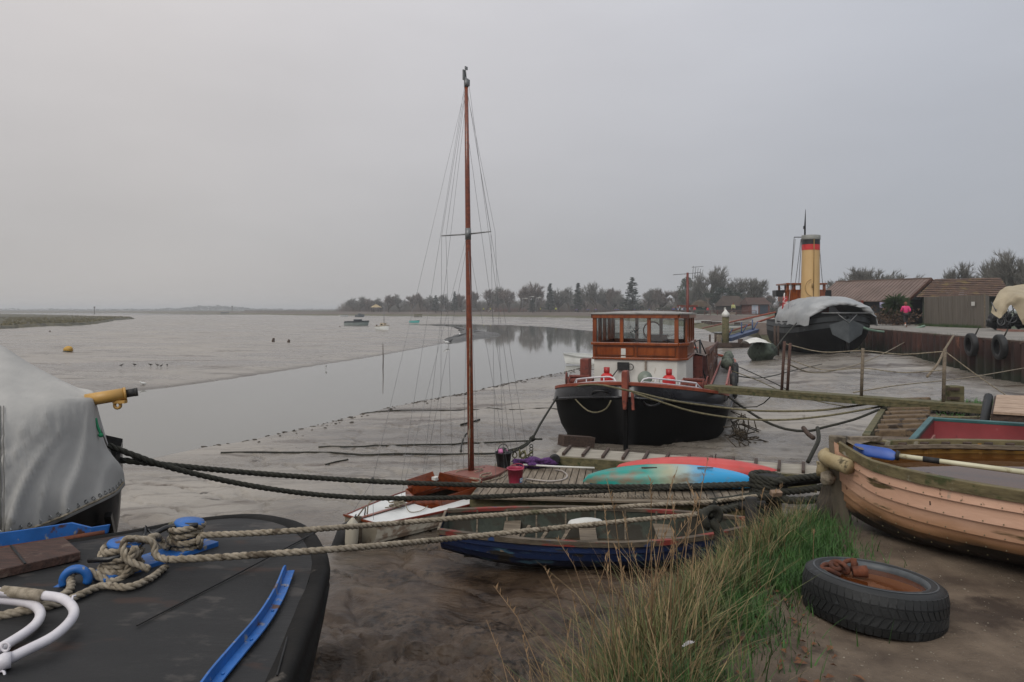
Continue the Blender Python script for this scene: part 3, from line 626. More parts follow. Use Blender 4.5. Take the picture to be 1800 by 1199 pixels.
for r in R0:
    for i,p in enumerate(r):
        d=den[i]; l=math.hypot(d.x-cx,d.y-cy)
mb.mi=0
cent=Vector((cx,cy,ZD+.03)); rr=[]
for f,z in ((.02,.035),(.35,.03),(.65,.02),(.85,.008),(.955,0)): rr.append([Vector((cx+(p.x-cx)*f,cy+(p.y-cy)*f,ZD+z+.012*noise.noise(Vector((p.x*f*1.3,p.y*f*1.3,2))))) for p in den])
mb.loft(rr[::-1]); put('deck',mb,M_deck,bb)
mb=MB()
def rn(p,k): return .012*noise.noise(Vector((p.x*3,p.y*3,k*5)))
prof=((.955,ZD),(.965,ZD+.010),(.985,ZD+.016),(1.0,ZD+.005),(1.004,ZD-.06),(.995,ZD-.075),(.990,ZD-.13),(1.002,ZD-.16),(.996,ZD-.24),(.96,ZD-.6),(.90,ZD-1.1),(.85,ZD-1.7))
mb.loft([[Vector((cx+(p.x-cx)*f+rn(p,k),cy+(p.y-cy)*f+rn(p,k+.5),z+rn(p,k+.2)*.5)) for p in den] for k,(f,z) in enumerate(prof)])
put('hull',mb,pm('black_steel_side','0a0a0a','1a1816',rough=.75,spec=.2,sc=3,stretch=(1,1,.4),bump=.01,bsc=5,spot=('4a4540',6,.63)),bb)
mb=MB(); mb.tube([D_(240,1112)+Vector((0,0,.035)),D_(400,1026)+Vector((0,0,.028)),D_(556,938)+Vector((0,0,.012))],.005,5); mb.tube([D_(365,1195)+Vector((.3,0,.02)),D_(505,1125)+Vector((0,0,.012))],.005,5); put('plate_seam',mb,pm('seam_tar','070707',rough=.6),bb)
# blue curved angle iron
mb=MB(); path=catmull([D_(u,v,ZD+.02) for u,v in ((330,1260),(368,1203),(412,1150),(455,1098),(484,1050),(502,1006))],.06)
ra=[];rb=[]
for i,p in enumerate(path):
    d=(path[min(i+1,len(path)-1)]-path[max(i-1,0)]).normalized(); s=d.cross(Z).normalized()
    h=.055*min(1,(len(path)-i)/4+.55)
    ra.append([p-s*.006,p+s*.006,p+s*.004+Z*h,p-s*.008+Z*h]); rb.append([p+s*.006+Z*.001,p+s*.052+Z*.001,p+s*.052+Z*.011,p+s*.006+Z*.011])
mb.loft(ra,caps=True,smooth=False); mb.loft(rb,caps=True,smooth=False)
for k in (4,9,14,19):
    if k<len(path): p=path[k]; d=(path[k+1]-path[k-1]).normalized() if k+1<len(path) else d; s=d.cross(Z).normalized(); mb.tube([p+s*.032+Z*.011,p+s*.032+Z*.018],.008,6)
put('angle_iron',mb,M_blue,bb,bev=.002)
# blue bulwark plate at back
mb=MB(); a=[D_(u,v) for u,v in ((-260,1003),(-100,982),(40,962),(120,949),(188,938))]; p2=catmull(a,.1)
mb.loft([[p+Vector((0,.0,.0)),p+Vector((0,.02,0)),p+Vector((.01,.03,.115 if i<len(p2)-2 else .06)),p+Vector((.01,.01,.115 if i<len(p2)-2 else .06))] for i,p in enumerate(p2)],caps=True,smooth=False); put('bulwark_plate',mb,M_blue,bb,bev=.003)
mb=MB(); p3=[p+Vector((0,-.03,.015)) for p in p2]; mb.tube(p3,.02,6); put('rusty_angle',mb,M_rust,bb)
# bollards
def bollard(u,v,zc,lean):
    c=D_(u,v,zc); base=Vector((c.x-.0,c.y,ZD+.02)); mbp=MB()
    M=Matrix.Translation(base)@Matrix.Rotation(lean,4,'Y')
    h=zc-ZD-.02
    mbp.lathe([(.062,0),(.060,h*.55),(.058,h*.8),(.07,h-.045)],20,M)
    po=put('bollard_post',mbp,M_blue,bb)
    mbc=MB(); mbc.lathe([(.06,h-.05),(.088,h-.028),(.094,h-.012),(.088,h),(.0,h+.006)],24,M,caps=False); put('cap',mbc,M_blue,po)
    return base,h
b1,h1=bollard(328,915,.115,R(6)); b2,h2=bollard(213,951,.105,R(6))
mb=MB(); ax=(b1-b2).normalized(); mb.bar(b2-ax*.16,b1+ax*.17,.2,.05); put('bollard_plate',mb,M_blue,bb,bev=.004)
# blue ring eye
mb=MB(); c=D_(133,1036,ZD); mb.torus(c+Vector((0,0,.055)),.062,.024,22,10,Matrix.Rotation(R(90),4,'X')@Matrix.Rotation(R(18),4,'Y'),R(-25),R(205)); mb.box(c+Vector((-.07,0,.012)),(.08,.06,.024)); put('ring_eye',mb,M_blue,bb)
# black lashing bar over the bollards
mb=MB(); line(mb,[b2+Vector((-.14,-.09,.10)),b2+Vector((.05,-.09,.125)),b1+Vector((-.1,-.085,.17)),b1+Vector((.10,-.07,.185))],.017,.05,8); m2=MB(); m2.tube([D_(254,943,ZD),D_(256,926,ZD+.02),D_(268,940,ZD)],.014,6); put('deck_staple',m2,M_black,bb); put('lashing_bar',mb,M_black,bb)

# timber hatch board
t=thing('hatch_board','dark weathered timber hatch board lying on the black barge deck','board',tuple(D_(40,985)))
mb=MB(); A=[D_(u,v,ZD+.03) for u,v in ((-150,1045),(-60,990),(0,968),(0,1015))]
p0,p1,p2_,p3_=D_(-140,1050,ZD+.03),D_(142,985,ZD+.03),D_(112,958,ZD+.03),D_(-150,1005,ZD+.03)
mb.add([p0,p1,p2_,p3_]+[p+Vector((0,0,.055)) for p in (p0,p1,p2_,p3_)],[(3,2,1,0),(4,5,6,7),(0,1,5,4),(1,2,6,5),(2,3,7,6),(3,0,4,7)]); put('plank',mb,pm('reddish_old_timber','2b1c17','4c342b',rough=.75,sc=5,stretch=(2,12,8),bump=.008,bsc=10,spot=('5d4c42',7,.62)),t,bev=.006)
mb=MB(); mb.bar(p0.lerp(p1,.62)+Z*.058,p3_.lerp(p2_,.62)+Z*.058,.012,.008); mb.bar(p0.lerp(p1,.25)+Z*.058,p3_.lerp(p2_,.25)+Z*.058,.012,.008); put('groove',mb,M_black,t)

# white tubular ladder with hooked ends
t=thing('boarding_ladder','white painted tubular ladder with two hooked arms and tan binding lying on the deck','ladder',tuple(D_(60,1090)))
def tz(u,v,z): return D_(u,v,z)
mb=MB(); zt=.02
l1=catmull([tz(-260,1035,zt),tz(-60,1036,zt+.01),tz(0,1041,zt+.01),tz(70,1046,zt+.005),tz(108,1052,zt),tz(128,1068,zt-.01),tz(126,1088,zt-.02),tz(95,1118,zt-.03),tz(45,1144,zt-.045),tz(8,1162,zt-.055)],.03)
mb.tube(l1,.0235,14); put('arm',mb,M_whitetube,t)
mb=MB(); l2=catmull([tz(-260,1046,zt-.03),tz(-60,1050,zt-.03),tz(20,1056,zt-.035),tz(56,1062,zt-.04),tz(71,1078,zt-.045),tz(60,1100,zt-.05),tz(20,1128,zt-.06),tz(-40,1160,zt-.07),tz(-160,1215,zt-.08)],.03)
mb.tube(l2,.0235,14); put('arm',mb,M_whitetube,t)
mb=MB(); mb.tube(catmull([tz(6,1039.5,zt+.012),tz(40,1042.5,zt+.012),tz(76,1047,zt+.006)],.03),.0285,14); put('binding',mb,M_ropet,t)
mb=MB(); hb=tz(9,1162,zt-.055); mb.tube([hb+Vector((.018,.012,0)),hb,hb+Vector((-.02,-.03,-.005))],[.034,.037,.034],14)
put('hub',mb,M_whitetube,t)
mb=MB(); mb.torus(hb+Vector((-.012,.02,.052)),.017,.006,14,6,Matrix.Rotation(R(80),4,'X')); put('eyelet',mb,M_whitetube,t); mb=MB(); mb.torus(hb+Vector((.012,-.045,-.04)),.017,.006,14,6,Matrix.Rotation(R(60),4,'X')); put('eyelet',mb,M_whitetube,t); mb=MB(); mb.tube([tz(126,1060,zt),tz(128,1048,zt+.02),tz(134,1047,zt+.02)],.006,6); put('latch',mb,M_whitetube,t)

# pale hawsers with their turns round the bollards
def ppts(L_): return [W(*p) for p in L_]
mb=MB(); rope(mb,ppts(((352,941,4.62),(450,937,4.72),(560,930,4.9),(680,921,5.4),(800,911,5.7),(920,902,6.0),(1040,894,6.3),(1160,887,6.6),(1250,882,6.8),(1330,872,6.95))),.021,.14)
for k in range(4):
    pts=[b1+Vector((math.cos(a)*(.085+.014*(k%2)),math.sin(a)*(.085+.014*(k%2)),.035+.042*k+.006*math.sin(a*2+k))) for a in [i*math.pi/6 for i in range(13)]]
    rope(mb,pts,.022,.13)
rope(mb,[b1+Vector((.1,-.03,.03)),b1+Vector((.12,-.08,.09)),W(352,941,4.66)],.022,.13)
put('mooring_rope',mb,M_ropet,label='upper tan mooring hawser wound round the far blue bollard',cat='rope',group=None)
mb=MB(); rope(mb,ppts(((298,984,4.2),(380,980,4.27),(470,974,4.36),(570,967,4.5),(690,957,4.9),(800,946,5.45),(910,935,5.75),(1020,924,6.05),(1130,913,6.3),(1225,905,6.5))),.022,.15)
for k in range(4):
    rr_=.09+.016*((k+1)%2)
    pts=[b2+Vector((math.cos(a)*rr_,math.sin(a)*rr_,.03+.04*k+.008*math.sin(a*2+k))) for a in [i*math.pi/6 for i in range(13)]]
    rope(mb,pts,.023,.13)
rope(mb,[b2+Vector((.1,.02,.03)),b2+Vector((.13,-.06,.09)),b2+Vector((.13,-.1,.17)),b2+Vector((.09,-.1,.03)),b2+Vector((.03,-.16,-.0)),b2+Vector((-.1,-.16,.06)),b2+Vector((-.2,-.16,.05)),D_(120,1040,ZD+.05),D_(60,1066,ZD+.045),D_(0,1083,ZD+.04),D_(-120,1110,ZD+.04)],.023,.13)
rope(mb,[W(298,984,4.28),b2+Vector((.2,.02,.09)),b2+Vector((.17,.03,.17)),b2+Vector((.06,-.06,.21)),b2+Vector((.10,-.12,.12)),b2+Vector((.22,-.10,.05))],.022,.13)
rope(mb,[D_(292,996,ZD+.04),D_(262,1018,ZD+.045),D_(225,1032,ZD+.045),D_(180,1030,ZD+.045),D_(135,1048,ZD+.045),D_(100,1062,ZD+.04),D_(40,1076,ZD+.04),D_(-100,1102,ZD+.04)],.021,.13)
rope(mb,[b2+Vector((.05,.08,.15)),b2+Vector((.15,.1,.18)),b1+Vector((-.17,-.02,.08)),b1+Vector((-.08,-.09,.04))],.022,.13)
put('mooring_rope',mb,M_ropet,label='lower pale mooring hawser in a loose tangle round the near blue bollard',cat='rope')
# dark hawsers from the covered boat
mb=MB(); rope(mb,ppts(((190,783,6.05),(235,800,6.15),(300,822,6.35),(400,846,6.7),(500,863,7.0),(600,873,7.3),(700,876,7.5),(830,874,7.7),(950,869,7.75),(1100,861,7.7),(1230,856,7.5),(1335,852,7.3))),.026,.18)
put('mooring_rope',mb,M_roped,label='sagging dark tarred rope from the covered boat, lower of the black pair',cat='rope')
mb=MB(); rope(mb,ppts(((205,808,6.1),(260,814,6.25),(330,821,6.5),(450,832,6.9),(600,843,7.3),(720,849,7.5),(850,853,7.7),(1000,855,7.75),(1150,855,7.65),(1335,850,7.35))),.027,.18)
put('mooring_rope',mb,M_roped,label='upper straighter dark tarred rope from the covered boat to the black post',cat='rope')

# ---------- tarpaulin covered boat
cb=thing('covered_boat','black hulled boat shrouded in a loose grey canvas tarpaulin','boat',(-4.6,6.1,-1.4))
cols=[ # per column: far hem, far shoulder, ridge, shoulder(near), mid, low, hem(near)
 [(-430,900,7.6),(-430,600,7.4),(-430,500,6.6),(-430,735,5.0),(-430,850,4.75),(-430,950,4.7),(-430,1030,4.7)],
 [(-200,880,7.6),(-200,610,7.4),(-200,512,6.6),(-200,725,5.15),(-200,825,4.9),(-200,925,4.8),(-200,985,4.8)],
 [(-60,870,7.5),(-60,640,7.3),(-60,580,6.4),(-60,718,5.25),(-60,810,5.0),(-60,900,4.92),(-60,962,4.9)],
 [(0,865,7.4),(0,660,7.2),(0,608,6.25),(0,714,5.32),(0,800,5.1),(0,885,5.02),(0,949,5.0)],
 [(50,860,7.3),(50,680,7.0),(48,638,6.15),(45,711,5.42),(45,790,5.22),(48,870,5.15),(50,937,5.12)],
 [(100,855,7.0),(105,694,6.7),(98,666,6.05),(95,706,5.56),(95,785,5.4),(98,862,5.33),(102,918,5.32)],
 [(140,850,6.7),(135,700,6.3),(134,685,5.95),(135,702,5.72),(134,780,5.6),(140,850,5.55),(150,896,5.55)],
 [(175,850,6.5),(162,700,6.05),(160,698,5.9),(160,701,5.84),(163,772,5.76),(174,838,5.74),(186,879,5.74)],
 [(205,850,6.3),(169,712,6.0),(168,708,5.94),(168,716,5.92),(176,778,5.90),(200,826,5.92),(206,868,5.95)],
 [(216,850,6.1),(171,740,5.99),(172,744,5.97),(174,752,5.96),(190,792,5.97),(213,822,6.0),(219,853,6.02)]]
mb=MB(); grid=[[W(*p) for p in c] for c in cols]
def bil(i,j,fi,fj,gr): return (gr[i][j]*(1-fj)+gr[i][j+1]*fj)*(1-fi)+(gr[i+1][j]*(1-fj)+gr[i+1][j+1]*fj)*fi
rows=[]
NS=7
# smooth each way with catmull splines
cs=[catmull(c,10) if False else c for c in grid]
def dense(seq,n):
    P=[seq[0]*2-seq[1]]+list(seq)+[seq[-1]*2-seq[-2]]; out=[]
    for i in range(1,len(P)-2):
        a,b,c,d=P[i-1:i+3]
        for k in range(n):
            t=k/n; out.append(.5*((2*b)+(c-a)*t+(2*a-5*b+4*c-d)*t*t+(3*b-a-3*c+d)*t**3))
    out.append(P[-2]); return out
g1=[dense(c,NS) for c in grid]; g2_=[dense([g1[i][j] for i in range(len(g1))],9) for j in range(len(g1[0]))]
nose=W(168,705,5.9)
for j,row in enumerate(g2_):
    for i,p in enumerate(row):
        d=(p-nose); r=d.length; ang=math.atan2(d.z,d.x)
        wv=0
        if j>NS*3: # folds fan out from the nose, and droop along the hem
            k=(j-NS*3)/(NS*3.0); an=ang*9+1.3*noise.noise(p*1.1); f1=1-abs(math.sin(an)); f2=1-abs(math.sin(an*2.3+1))
            wv=(.052*f1**3+.022*f2**3-.012)*min(1,max(.12,(p.x+5.7)/1.0))*min(1,r*1.6)*(.35+.65*k)+.02*noise.noise(p*3.2)*k
            row[i]=p+Vector((.35,-.8,.15))*wv*1.7
        elif j<=NS*3 and j>NS*2:
            sg=math.sin((j-NS*2)/NS*math.pi); row[i]=p+Vector((0,0,-.05*sg+.02*sg*math.sin(r*9+ang*7)*min(1,r)))
mb.loft(g2_,closed=False); tp=put('tarpaulin',mb,M_tarp,cb)
sm_=tp.modifiers.new('hem','SOLIDIFY'); sm_.thickness=.006
mb=MB(); c3=[r[0] for r in g2_]
sq=[g2_[j][27].lerp(g2_[j][28],.3)+Vector((.004,-.016,.004)) for j in range(NS*3,len(g2_))]
mb.tube(sq,.0055,4); mb.tube([p+Vector((.03,-.004,0)) for p in sq],.004,4); put('stitched_seam',mb,pm('seam_thread','6f6d69',rough=.9),cb)
hemr=[g2_[-1][i]+Vector((.0,-.02,.03)) for i in range(len(g2_[-1]))]
mb=MB(); mb.tube(hemr,.009,5); put('hem_rope',mb,M_rope,cb)
mb=MB()
for i in range(4,len(hemr),3): mb.torus(hemr[i]+Vector((0,-.008,.03)),.013,.005,10,5,Matrix.Rotation(R(80),4,'X'))
put('eyelets',mb,M_galv,cb)
mb=MB()
hp=[(( -430,1030,4.8),(-430,1200,5.2)),((-100,968,5.0),(-100,1120,5.3)),((40,930,5.2),(40,1060,5.5)),((110,905,5.45),(120,990,5.7)),((165,880,5.7),(170,950,5.85)),((195,868,5.88),(197,946,6.0)),((211,850,6.0),(205,940,6.1))]
r_=[[W(u,v-60,d+.08),W(u,v,d+.05),W(u*.6+u2*.4,(v+v2)/2-8,d+.05),W(u2,v2,d2)] for (u,v,d),(u2,v2,d2) in hp]
r_+=[[p+Vector((-.25,.5,0)) for p in r_[-1]],[p+Vector((-1.2,1.2,0)) for p in r_[-1]],[p+Vector((-3.5,1.5,0)) for p in r_[-1]]]
mb.loft(r_,closed=False); put('hull',mb,M_black,cb)
mb=MB(); mb.bar(W(190,905,5.78),W(197,940,5.9),.05,.05); put('stem_strut',mb,M_black,cb)
mb=MB(); ax0,ax1=W(150,704,5.88),W(222,692,6.02); mb.tube([ax0,ax1],.052,18); mb.tube([ax1.lerp(ax0,.06),ax1.lerp(ax0,.0)],.056,18)
sp=put('spar',mb,M_cream,cb)
mb=MB(); mb.tube([ax1,ax1.lerp(ax0,-.28)],.034,14); mb.tube([ax1.lerp(ax0,-.20),ax1.lerp(ax0,-.29)],.036,14); put('spar_tip',mb,M_rubber,sp)
mb=MB(); lg=ax1.lerp(ax0,.2)+Vector((0,-.01,-.055)); mb.torus(lg+Vector((0,0,-.03)),.026,.013,12,6,Matrix.Rotation(R(90),4,'X')); mb.box(lg+Vector((.02,0,.0)),(.10,.05,.025)); put('lug',mb,M_cream,sp)
mb=MB(); line(mb,[W(168,735,5.86),W(171,748,5.86),W(177,763,5.86)],.011,.02,6); mb.blob(W(177,765,5.86),(.02,.02,.02),3); put('tie_cord',mb,pm('green_cord','1d7a52',rough=.8),cb)
# ---------- small sailing yacht
yl=(-2.0,9.4,-1.6); yr=math.atan2(.78,.62)
ya=thing('sailing_yacht','small white decked wooden yacht with a tall varnished mast, aground on mud','yacht',yl,yr)
Ly=3.75
by=lambda t:(.33+.33*math.sin(min(t/.5,1)*math.pi/2))*(1-max(0,(t-.5)/.5)**2.1)+.004
zsy=lambda t:.32+.0*t+.13*max(0,t-.45)**1.5*2.2
zky=lambda t:.0+.25*max(0,t-.8)*.8
mb=MB(); pt,sec,T=hull(mb,0,Ly,by,zsy,zky,26,5,0,p=.6,inner=False)
M_yh=pm('yacht_hull','7b7466','8d877a',rough=.5,sc=2,stretch=(1,1,3),spot=('5b4a39',3,.55),bump=.003)
put('hull',mb,M_yh,ya,world=False)
mb=MB()
# white decks each side of a cockpit well (x .95..2.0)
def deckgrid(x0,x1,y0f,y1f,n=14):
    a=[];b_=[]
    for i in range(n+1):
        x=x0+(x1-x0)*i/n; t=x/Ly; a.append(Vector((x,y0f(t),zsy(t)+.02*(1-abs(y0f(t))/max(by(t),.01))))); b_.append(Vector((x,y1f(t),zsy(t)+.02*(1-abs(y1f(t))/max(by(t),.01)))))
    mb.loft([a,b_],closed=False,smooth=False)
B=lambda t:by(t)-.012
deckgrid(.0,.95,lambda t:-B(t),lambda t:0); deckgrid(.0,.95,lambda t:0,lambda t:B(t))
deckgrid(.95,2.0,lambda t:-B(t),lambda t:-.36); deckgrid(.95,2.0,lambda t:.36,lambda t:B(t))
deckgrid(2.0,Ly-.02,lambda t:-B(t),lambda t:0); deckgrid(2.0,Ly-.02,lambda t:0,lambda t:B(t))
put('deck',mb,pm('white_deck_paint','bdbfbe','cfd0ce',rough=.5,sc=3,spot=('98938a',4,.66)),ya,world=False)
mb=MB(); gunwale(mb,pt,T,.022,.02,.010); put('rubbing_strake',mb,M_mahog2,ya,world=False)
mb=MB(); mb.bar((.0,0,.355),(.95,0,.360),.055,.014); mb.bar((-.012,-.34,.335),(-.012,.34,.335),.02,.03); put('king_plank',mb,M_mahog,ya,world=False,bev=.003)
mb=MB(); well=[(.95,-.0),(1.15,-.36),(2.0,-.38),(2.0,.38),(1.15,.36)]
mb.poly(well,.05,.07); put('cockpit_sole',mb,M_darkwood,ya,world=False)
mb=MB()
for (a,b_) in ((well[0],well[1]),(well[1],well[2]),(well[3],well[4]),(well[4],well[0])): mb.bar((*a,.36),(*b_,.37),.022,.17)
put('coaming',mb,M_mahog,ya,world=False,bev=.004)
mb=MB() # folded hatch boards leaning as a low gable over the well
mb.bar((1.25,.42,.44),(1.42,.02,.60),.24,.02,up=Vector((1,0,.2))); mb.bar((1.42,-.02,.60),(1.9,-.44,.44),.24,.02,up=Vector((1,.6,.2))); put('hatch_board',mb,M_mahog,ya,world=False,bev=.004)
mb=MB(); mb.box((1.40,.0,.615),(.09,.08,.05)); put('ridge_cap',mb,M_white,ya,world=False,bev=.006)
mb=MB(); cabp=[(2.02,-.37),(2.45,-.33),(2.85,-.2),(2.85,.2),(2.45,.35),(2.02,.40)]
rs=[[Vector((x,y,.33)) for x,y in cabp],[Vector((x,y*.97,.52-.02*(x-2))) for x,y in cabp]]; mb.loft(rs,smooth=False); cb_=put('cabin_side',mb,M_mahog2,ya,world=False)
mb=MB(); mb.loft([[Vector((x-.03*(x<2.1),y*1.0,.52-.02*(x-2))) for x,y in cabp],[Vector((x-.03*(x<2.1),y*1.0,.545-.02*(x-2))) for x,y in cabp],[Vector((2.5+(x-2.5)*.6,y*.6,.575)) for x,y in cabp],[Vector((2.5+(x-2.5)*.05,y*.05,.59)) for x,y in cabp]],smooth=False); put('cabin_roof',mb,pm('red_oxide_deck','6a3d34','7d5146',rough=.6,sc=4,spot=('6b4a40',6,.62)),ya,world=False)
mb=MB(); mb.box((2.012,0,.42),(.02,.5,.13)); put('companionway',mb,M_black,ya,world=False)
# mast
Mi=mat_of(ya); Minv=Mi.inverted()
mt_=Minv@W(828,822,11.2); mh=Minv@W(819.5,150,11.2)
mb=MB(); mb.tube([mt_+(mh-mt_)*k for k in (-.02,.25,.5,.75,1)],[.05,.05,.046,.040,.030],14); mast=put('mast',mb,M_mahog,ya,world=False)
mb=MB(); mb.tube([mh+Vector((0,0,-.03)),mh+Vector((0,0,.1))],.036,10); mb.box(mh+Vector((-.03,.02,.16)),(.05,.02,.16)); mb.box(mh+Vector((.04,0,.05)),(.06,.03,.1)); mb.tube([mh+Vector((0,0,.1)),mh+Vector((-.02,0,.28))],.008,5); mb.box(mh+Vector((0,0,.27)),(.06,.012,.05)); put('masthead_fitting',mb,M_galv,mast,world=False)
s0=mt_.lerp(mh,(822-411.5)/(822-150.)); tips={}
for sd in (1,-1):
    mb=MB(); tip=s0+Vector((-.06,sd*.52,.0)); tips[sd]=tip; mb.tube([s0,tip],[.014,.009],8); put('spreader',mb,M_galv,mast,world=False)
mb=MB(); mb.tube([s0+Vector((0,0,-.09)),s0+Vector((0,0,.09))],.048,12); put('spreader_collar',mb,M_galv,mast,world=False)
mb=MB(); line(mb,[mt_+Vector((-.06,-.02,.05)),mt_+Vector((-.065,-.03,.9)),mt_+Vector((-.06,-.03,2.2))],.008,.2,5); mb.box(mt_+Vector((-.06,-.02,.55)),(.03,.02,.14)); put('halyard_coil',mb,M_rope,mast,world=False)
def stay(pts,r=.0032):
    r=min(r,.0032)
    mb=MB(); mb.tube([Vector(p) for p in pts],r,4,caps=False); put('stay',mb,M_wire,ya,world=False)
sl_=mh+Vector((0,0,.02)); low=s0+Vector((0,0,-.08))
stern=Vector((.06,.0,.36))
blk=sl_.lerp(stern,.93)
stay([sl_,blk,Vector((.03,.22,.36))]); stay([sl_+Vector((-.03,0,0)),Vector((.75,.05,.62))]); stay([blk,Vector((.03,-.22,.36))])
for sd in (1,-1):
    stay([sl_,tips[sd],Vector((2.1,sd*.58,.36))]); stay([low,Vector((1.72,sd*.60,.35))],.0036); stay([low,Vector((2.55,sd*.5,.38))],.0036); stay([sl_+Vector((0,0,-.05)),tips[sd]+Vector((.1,0,0)),Vector((2.35,sd*.55,.37))],.0034)
stay([sl_,Vector((Ly-.08,0,.5))]); stay([sl_+Vector((0,0,-.6)),Vector((Ly-.5,0,.5))],.0036); stay([sl_+Vector((.02,-.02,0)),Vector((1.6,.5,.36))],.0034); stay([mt_.lerp(mh,.62),Vector((1.0,.3,.4))],.0034); stay([sl_+Vector((.03,-.03,0)),Vector((3.0,-.35,.45))],.0034); stay([sl_+Vector((.02,.03,-.02)),Vector((2.3,.1,.6))],.0034)
mb=MB(); mb.blob(blk,(.022,.022,.05),2); put('block',mb,M_black,ya,world=False)
mb=MB() # mainsheet, tiller lines and loose gear on the after deck
for k in range(5): line(mb,[Vector((rnd(.45,.8),rnd(-.12,.12),.37+.02*k)) for _ in range(6)],.008,.03,5)
line(mb,[(.15,.05,.36),(.25,.1,.50),(.55,.05,.48),(.75,-.05,.40)],.010,.04,6); line(mb,[(.7,-.1,.4),(.62,-.28,.345),(.75,-.36,.345),(.95,-.3,.36)],.006,.03,5); put('mainsheet',mb,M_rope,ya,world=False)
mb=MB(); mb.box((-.03,0,.18),(.05,.06,.4)); line(mb,[(-.03,.02,.38),(.1,.03,.47),(.1,.04,.36)],.01,.05,6); mb.bar((-.06,0,.05),(-.06,0,.3),.025,.22,up=Vector((1,0,0))); put('rudder',mb,M_oldwood,ya,world=False)
mb=MB(); line(mb,[(2.1,-.15,.60),(2.35,-.1,.60),(2.25,.1,.59),(2.08,.2,.57),(2.0,.25,.45)],.008,.04,5); line(mb,[(2.05,-.35,.56),(2.2,-.38,.57),(2.3,-.3,.58),(2.15,-.25,.575),(2.05,-.33,.572),(2.2,-.4,.575)],.009,.03,5); put('rope_tail',mb,M_rope,ya,world=False)

def fender(loc,label,mat,r=.075,h=.42,lean=(0,0),rope_to=None):
    t=thing('boat_fender',label,'fender',loc,0,lean[0],lean[1])
    mb=MB(); mb.lathe([(.0,0),(r*.5,.012),(r*.9,.05),(r,.1),(r,h*.72),(r*.85,h*.84),(r*.4,h*.95),(r*.25,h),(0,h+.01)],20,caps=False); put('body',mb,mat,t,world=False)
    if rope_to:
        mb=MB(); m=mat_of(t).inverted(); a=Vector((0,0,h)); b_=m@Vector(rope_to); line(mb,[a,a.lerp(b_,.5)+Vector((.01,0,-.01)),b_],.008,.05,6); put('lanyard',mb,M_roped,t,world=False)
    return t
stw=Mi@Vector((.02,.12,.37))
M_fw=pm('fender_white','a19b8b','b3ad9e',rough=.5,sc=4,stretch=(1,1,.4),spot=('7a7263',4,.62))
fender(tuple(W(617,965,9.05)),'dirty white tube fender hanging at the yacht stern','x' and M_fw,.083,.40,(R(3),R(4)),tuple(stw))
fender(tuple(W(590,985,9.15)),'black rubber fender slumped on mud beside the white fender',M_rubber,.12,.52,(R(-8),R(20)),tuple(stw))

# ---------- blue clinker dinghy
bd=thing('rowing_dinghy','weathered blue clinker dinghy with flaking red gunwale, lying on mud below the ropes','dinghy',(-.80,8.40,-1.44),R(-3),R(5),0)
Lb=3.6
bB=lambda t:(.30+.22*math.sin(min(t/.45,1)*math.pi/2))*(1-max(0,(t-.45)/.55)**2.4)+.012
zsB=lambda t:.44+.10*max(0,t-.5)**2*3+.03*(1-t)**3
zkB=lambda t:.0+.18*max(0,t-.85)**1.2*5*.6+.17*max(0,1-t/.28)**1.6
mb=MB(); pt,sec,T=hull(mb,0,Lb,bB,zsB,zkB,30,6,.013,p=.8,th=.02,rake=.12)
M_bh=grime_shade('flaking_blue',('0e1c3c','19305c'),'131a2c','0c0c0d',.12,.26,.02,.14,(('3f6176',6,.60,(.5,1,2.5)),('2c2925',4,.57,(.6,1,2)),('5c5348',11,.66,(1,1,1))))  # flaking blue; shade of the lower hull painted in, darker towards the keel
M_bi=pm('pale_green_inside','282d26','474e43',rough=.85,sc=4,spot=('2c281f',4,.47),bump=.004,bsc=15)
put('hull',mb,[M_bh,M_bi],bd,world=False)
mb=MB(); lap_lines(mb,pt,T,6,.013,.004); put('lap_shadow_line',mb,M_black,bd,world=False)  # dark lines added as the shadow under each lap
mb=MB(); gunwale(mb,pt,T,.055,.045,.01); put('gunwale',mb,pm('flaking_red','40382e','63594b',rough=.8,sc=5,stretch=(1,5,5),spot=('7c3029',2.2,.53,(1,3,3)),spot2=('1d3a68',6,.64),bump=.004),bd,world=False)
for t_ in (.22,.47,.72):
    mb=MB(); x=t_*Lb; y=bB(t_)*.93; mb.box((x,0,.30),(.2,y*2,.025)); put('thwart',mb,M_oldwood,bd,world=False,bev=.004)
for t_ in (.1,.2,.3,.4,.5,.6,.7,.8): 
    
    for sd in (1,-1): mb=MB(); rib(mb,pt,sec,t_,.02,.016,.02,sides=(sd,)); put('rib',mb,M_oldwood,bd,world=False)
mb=MB(); mb.box((1.1,.1,.1),(1.7,.5,.015)); [mb.bar((.8+.25*i,-.1,.13),(1.0+.25*i,.3,.30),.04,.02) for i in range(3)]; put('bottom_boards',mb,M_oldwood,bd,world=False)
mb=MB(); mb.box((-.02,0,.42),(.03,.60,.12)); put('transom_board',mb,M_oldwood,bd,world=False,bev=.004)
mb=MB(); water_in(mb,0,Lb,sec,.13,.03,.92,.02); put('bilge_mud',mb,pm('bilge_silt','2b241b','463a2c',rough=.3,sc=5),bd,world=False)
t=thing('float','white foam float resting across the thwart of the blue dinghy','float',tuple(W(1030,924,7.95)),R(5))
mb=MB(); mb.blob((0,0,.03),(.21,.09,.055),4,.05,20,10); put('foam',mb,M_white,t,world=False)

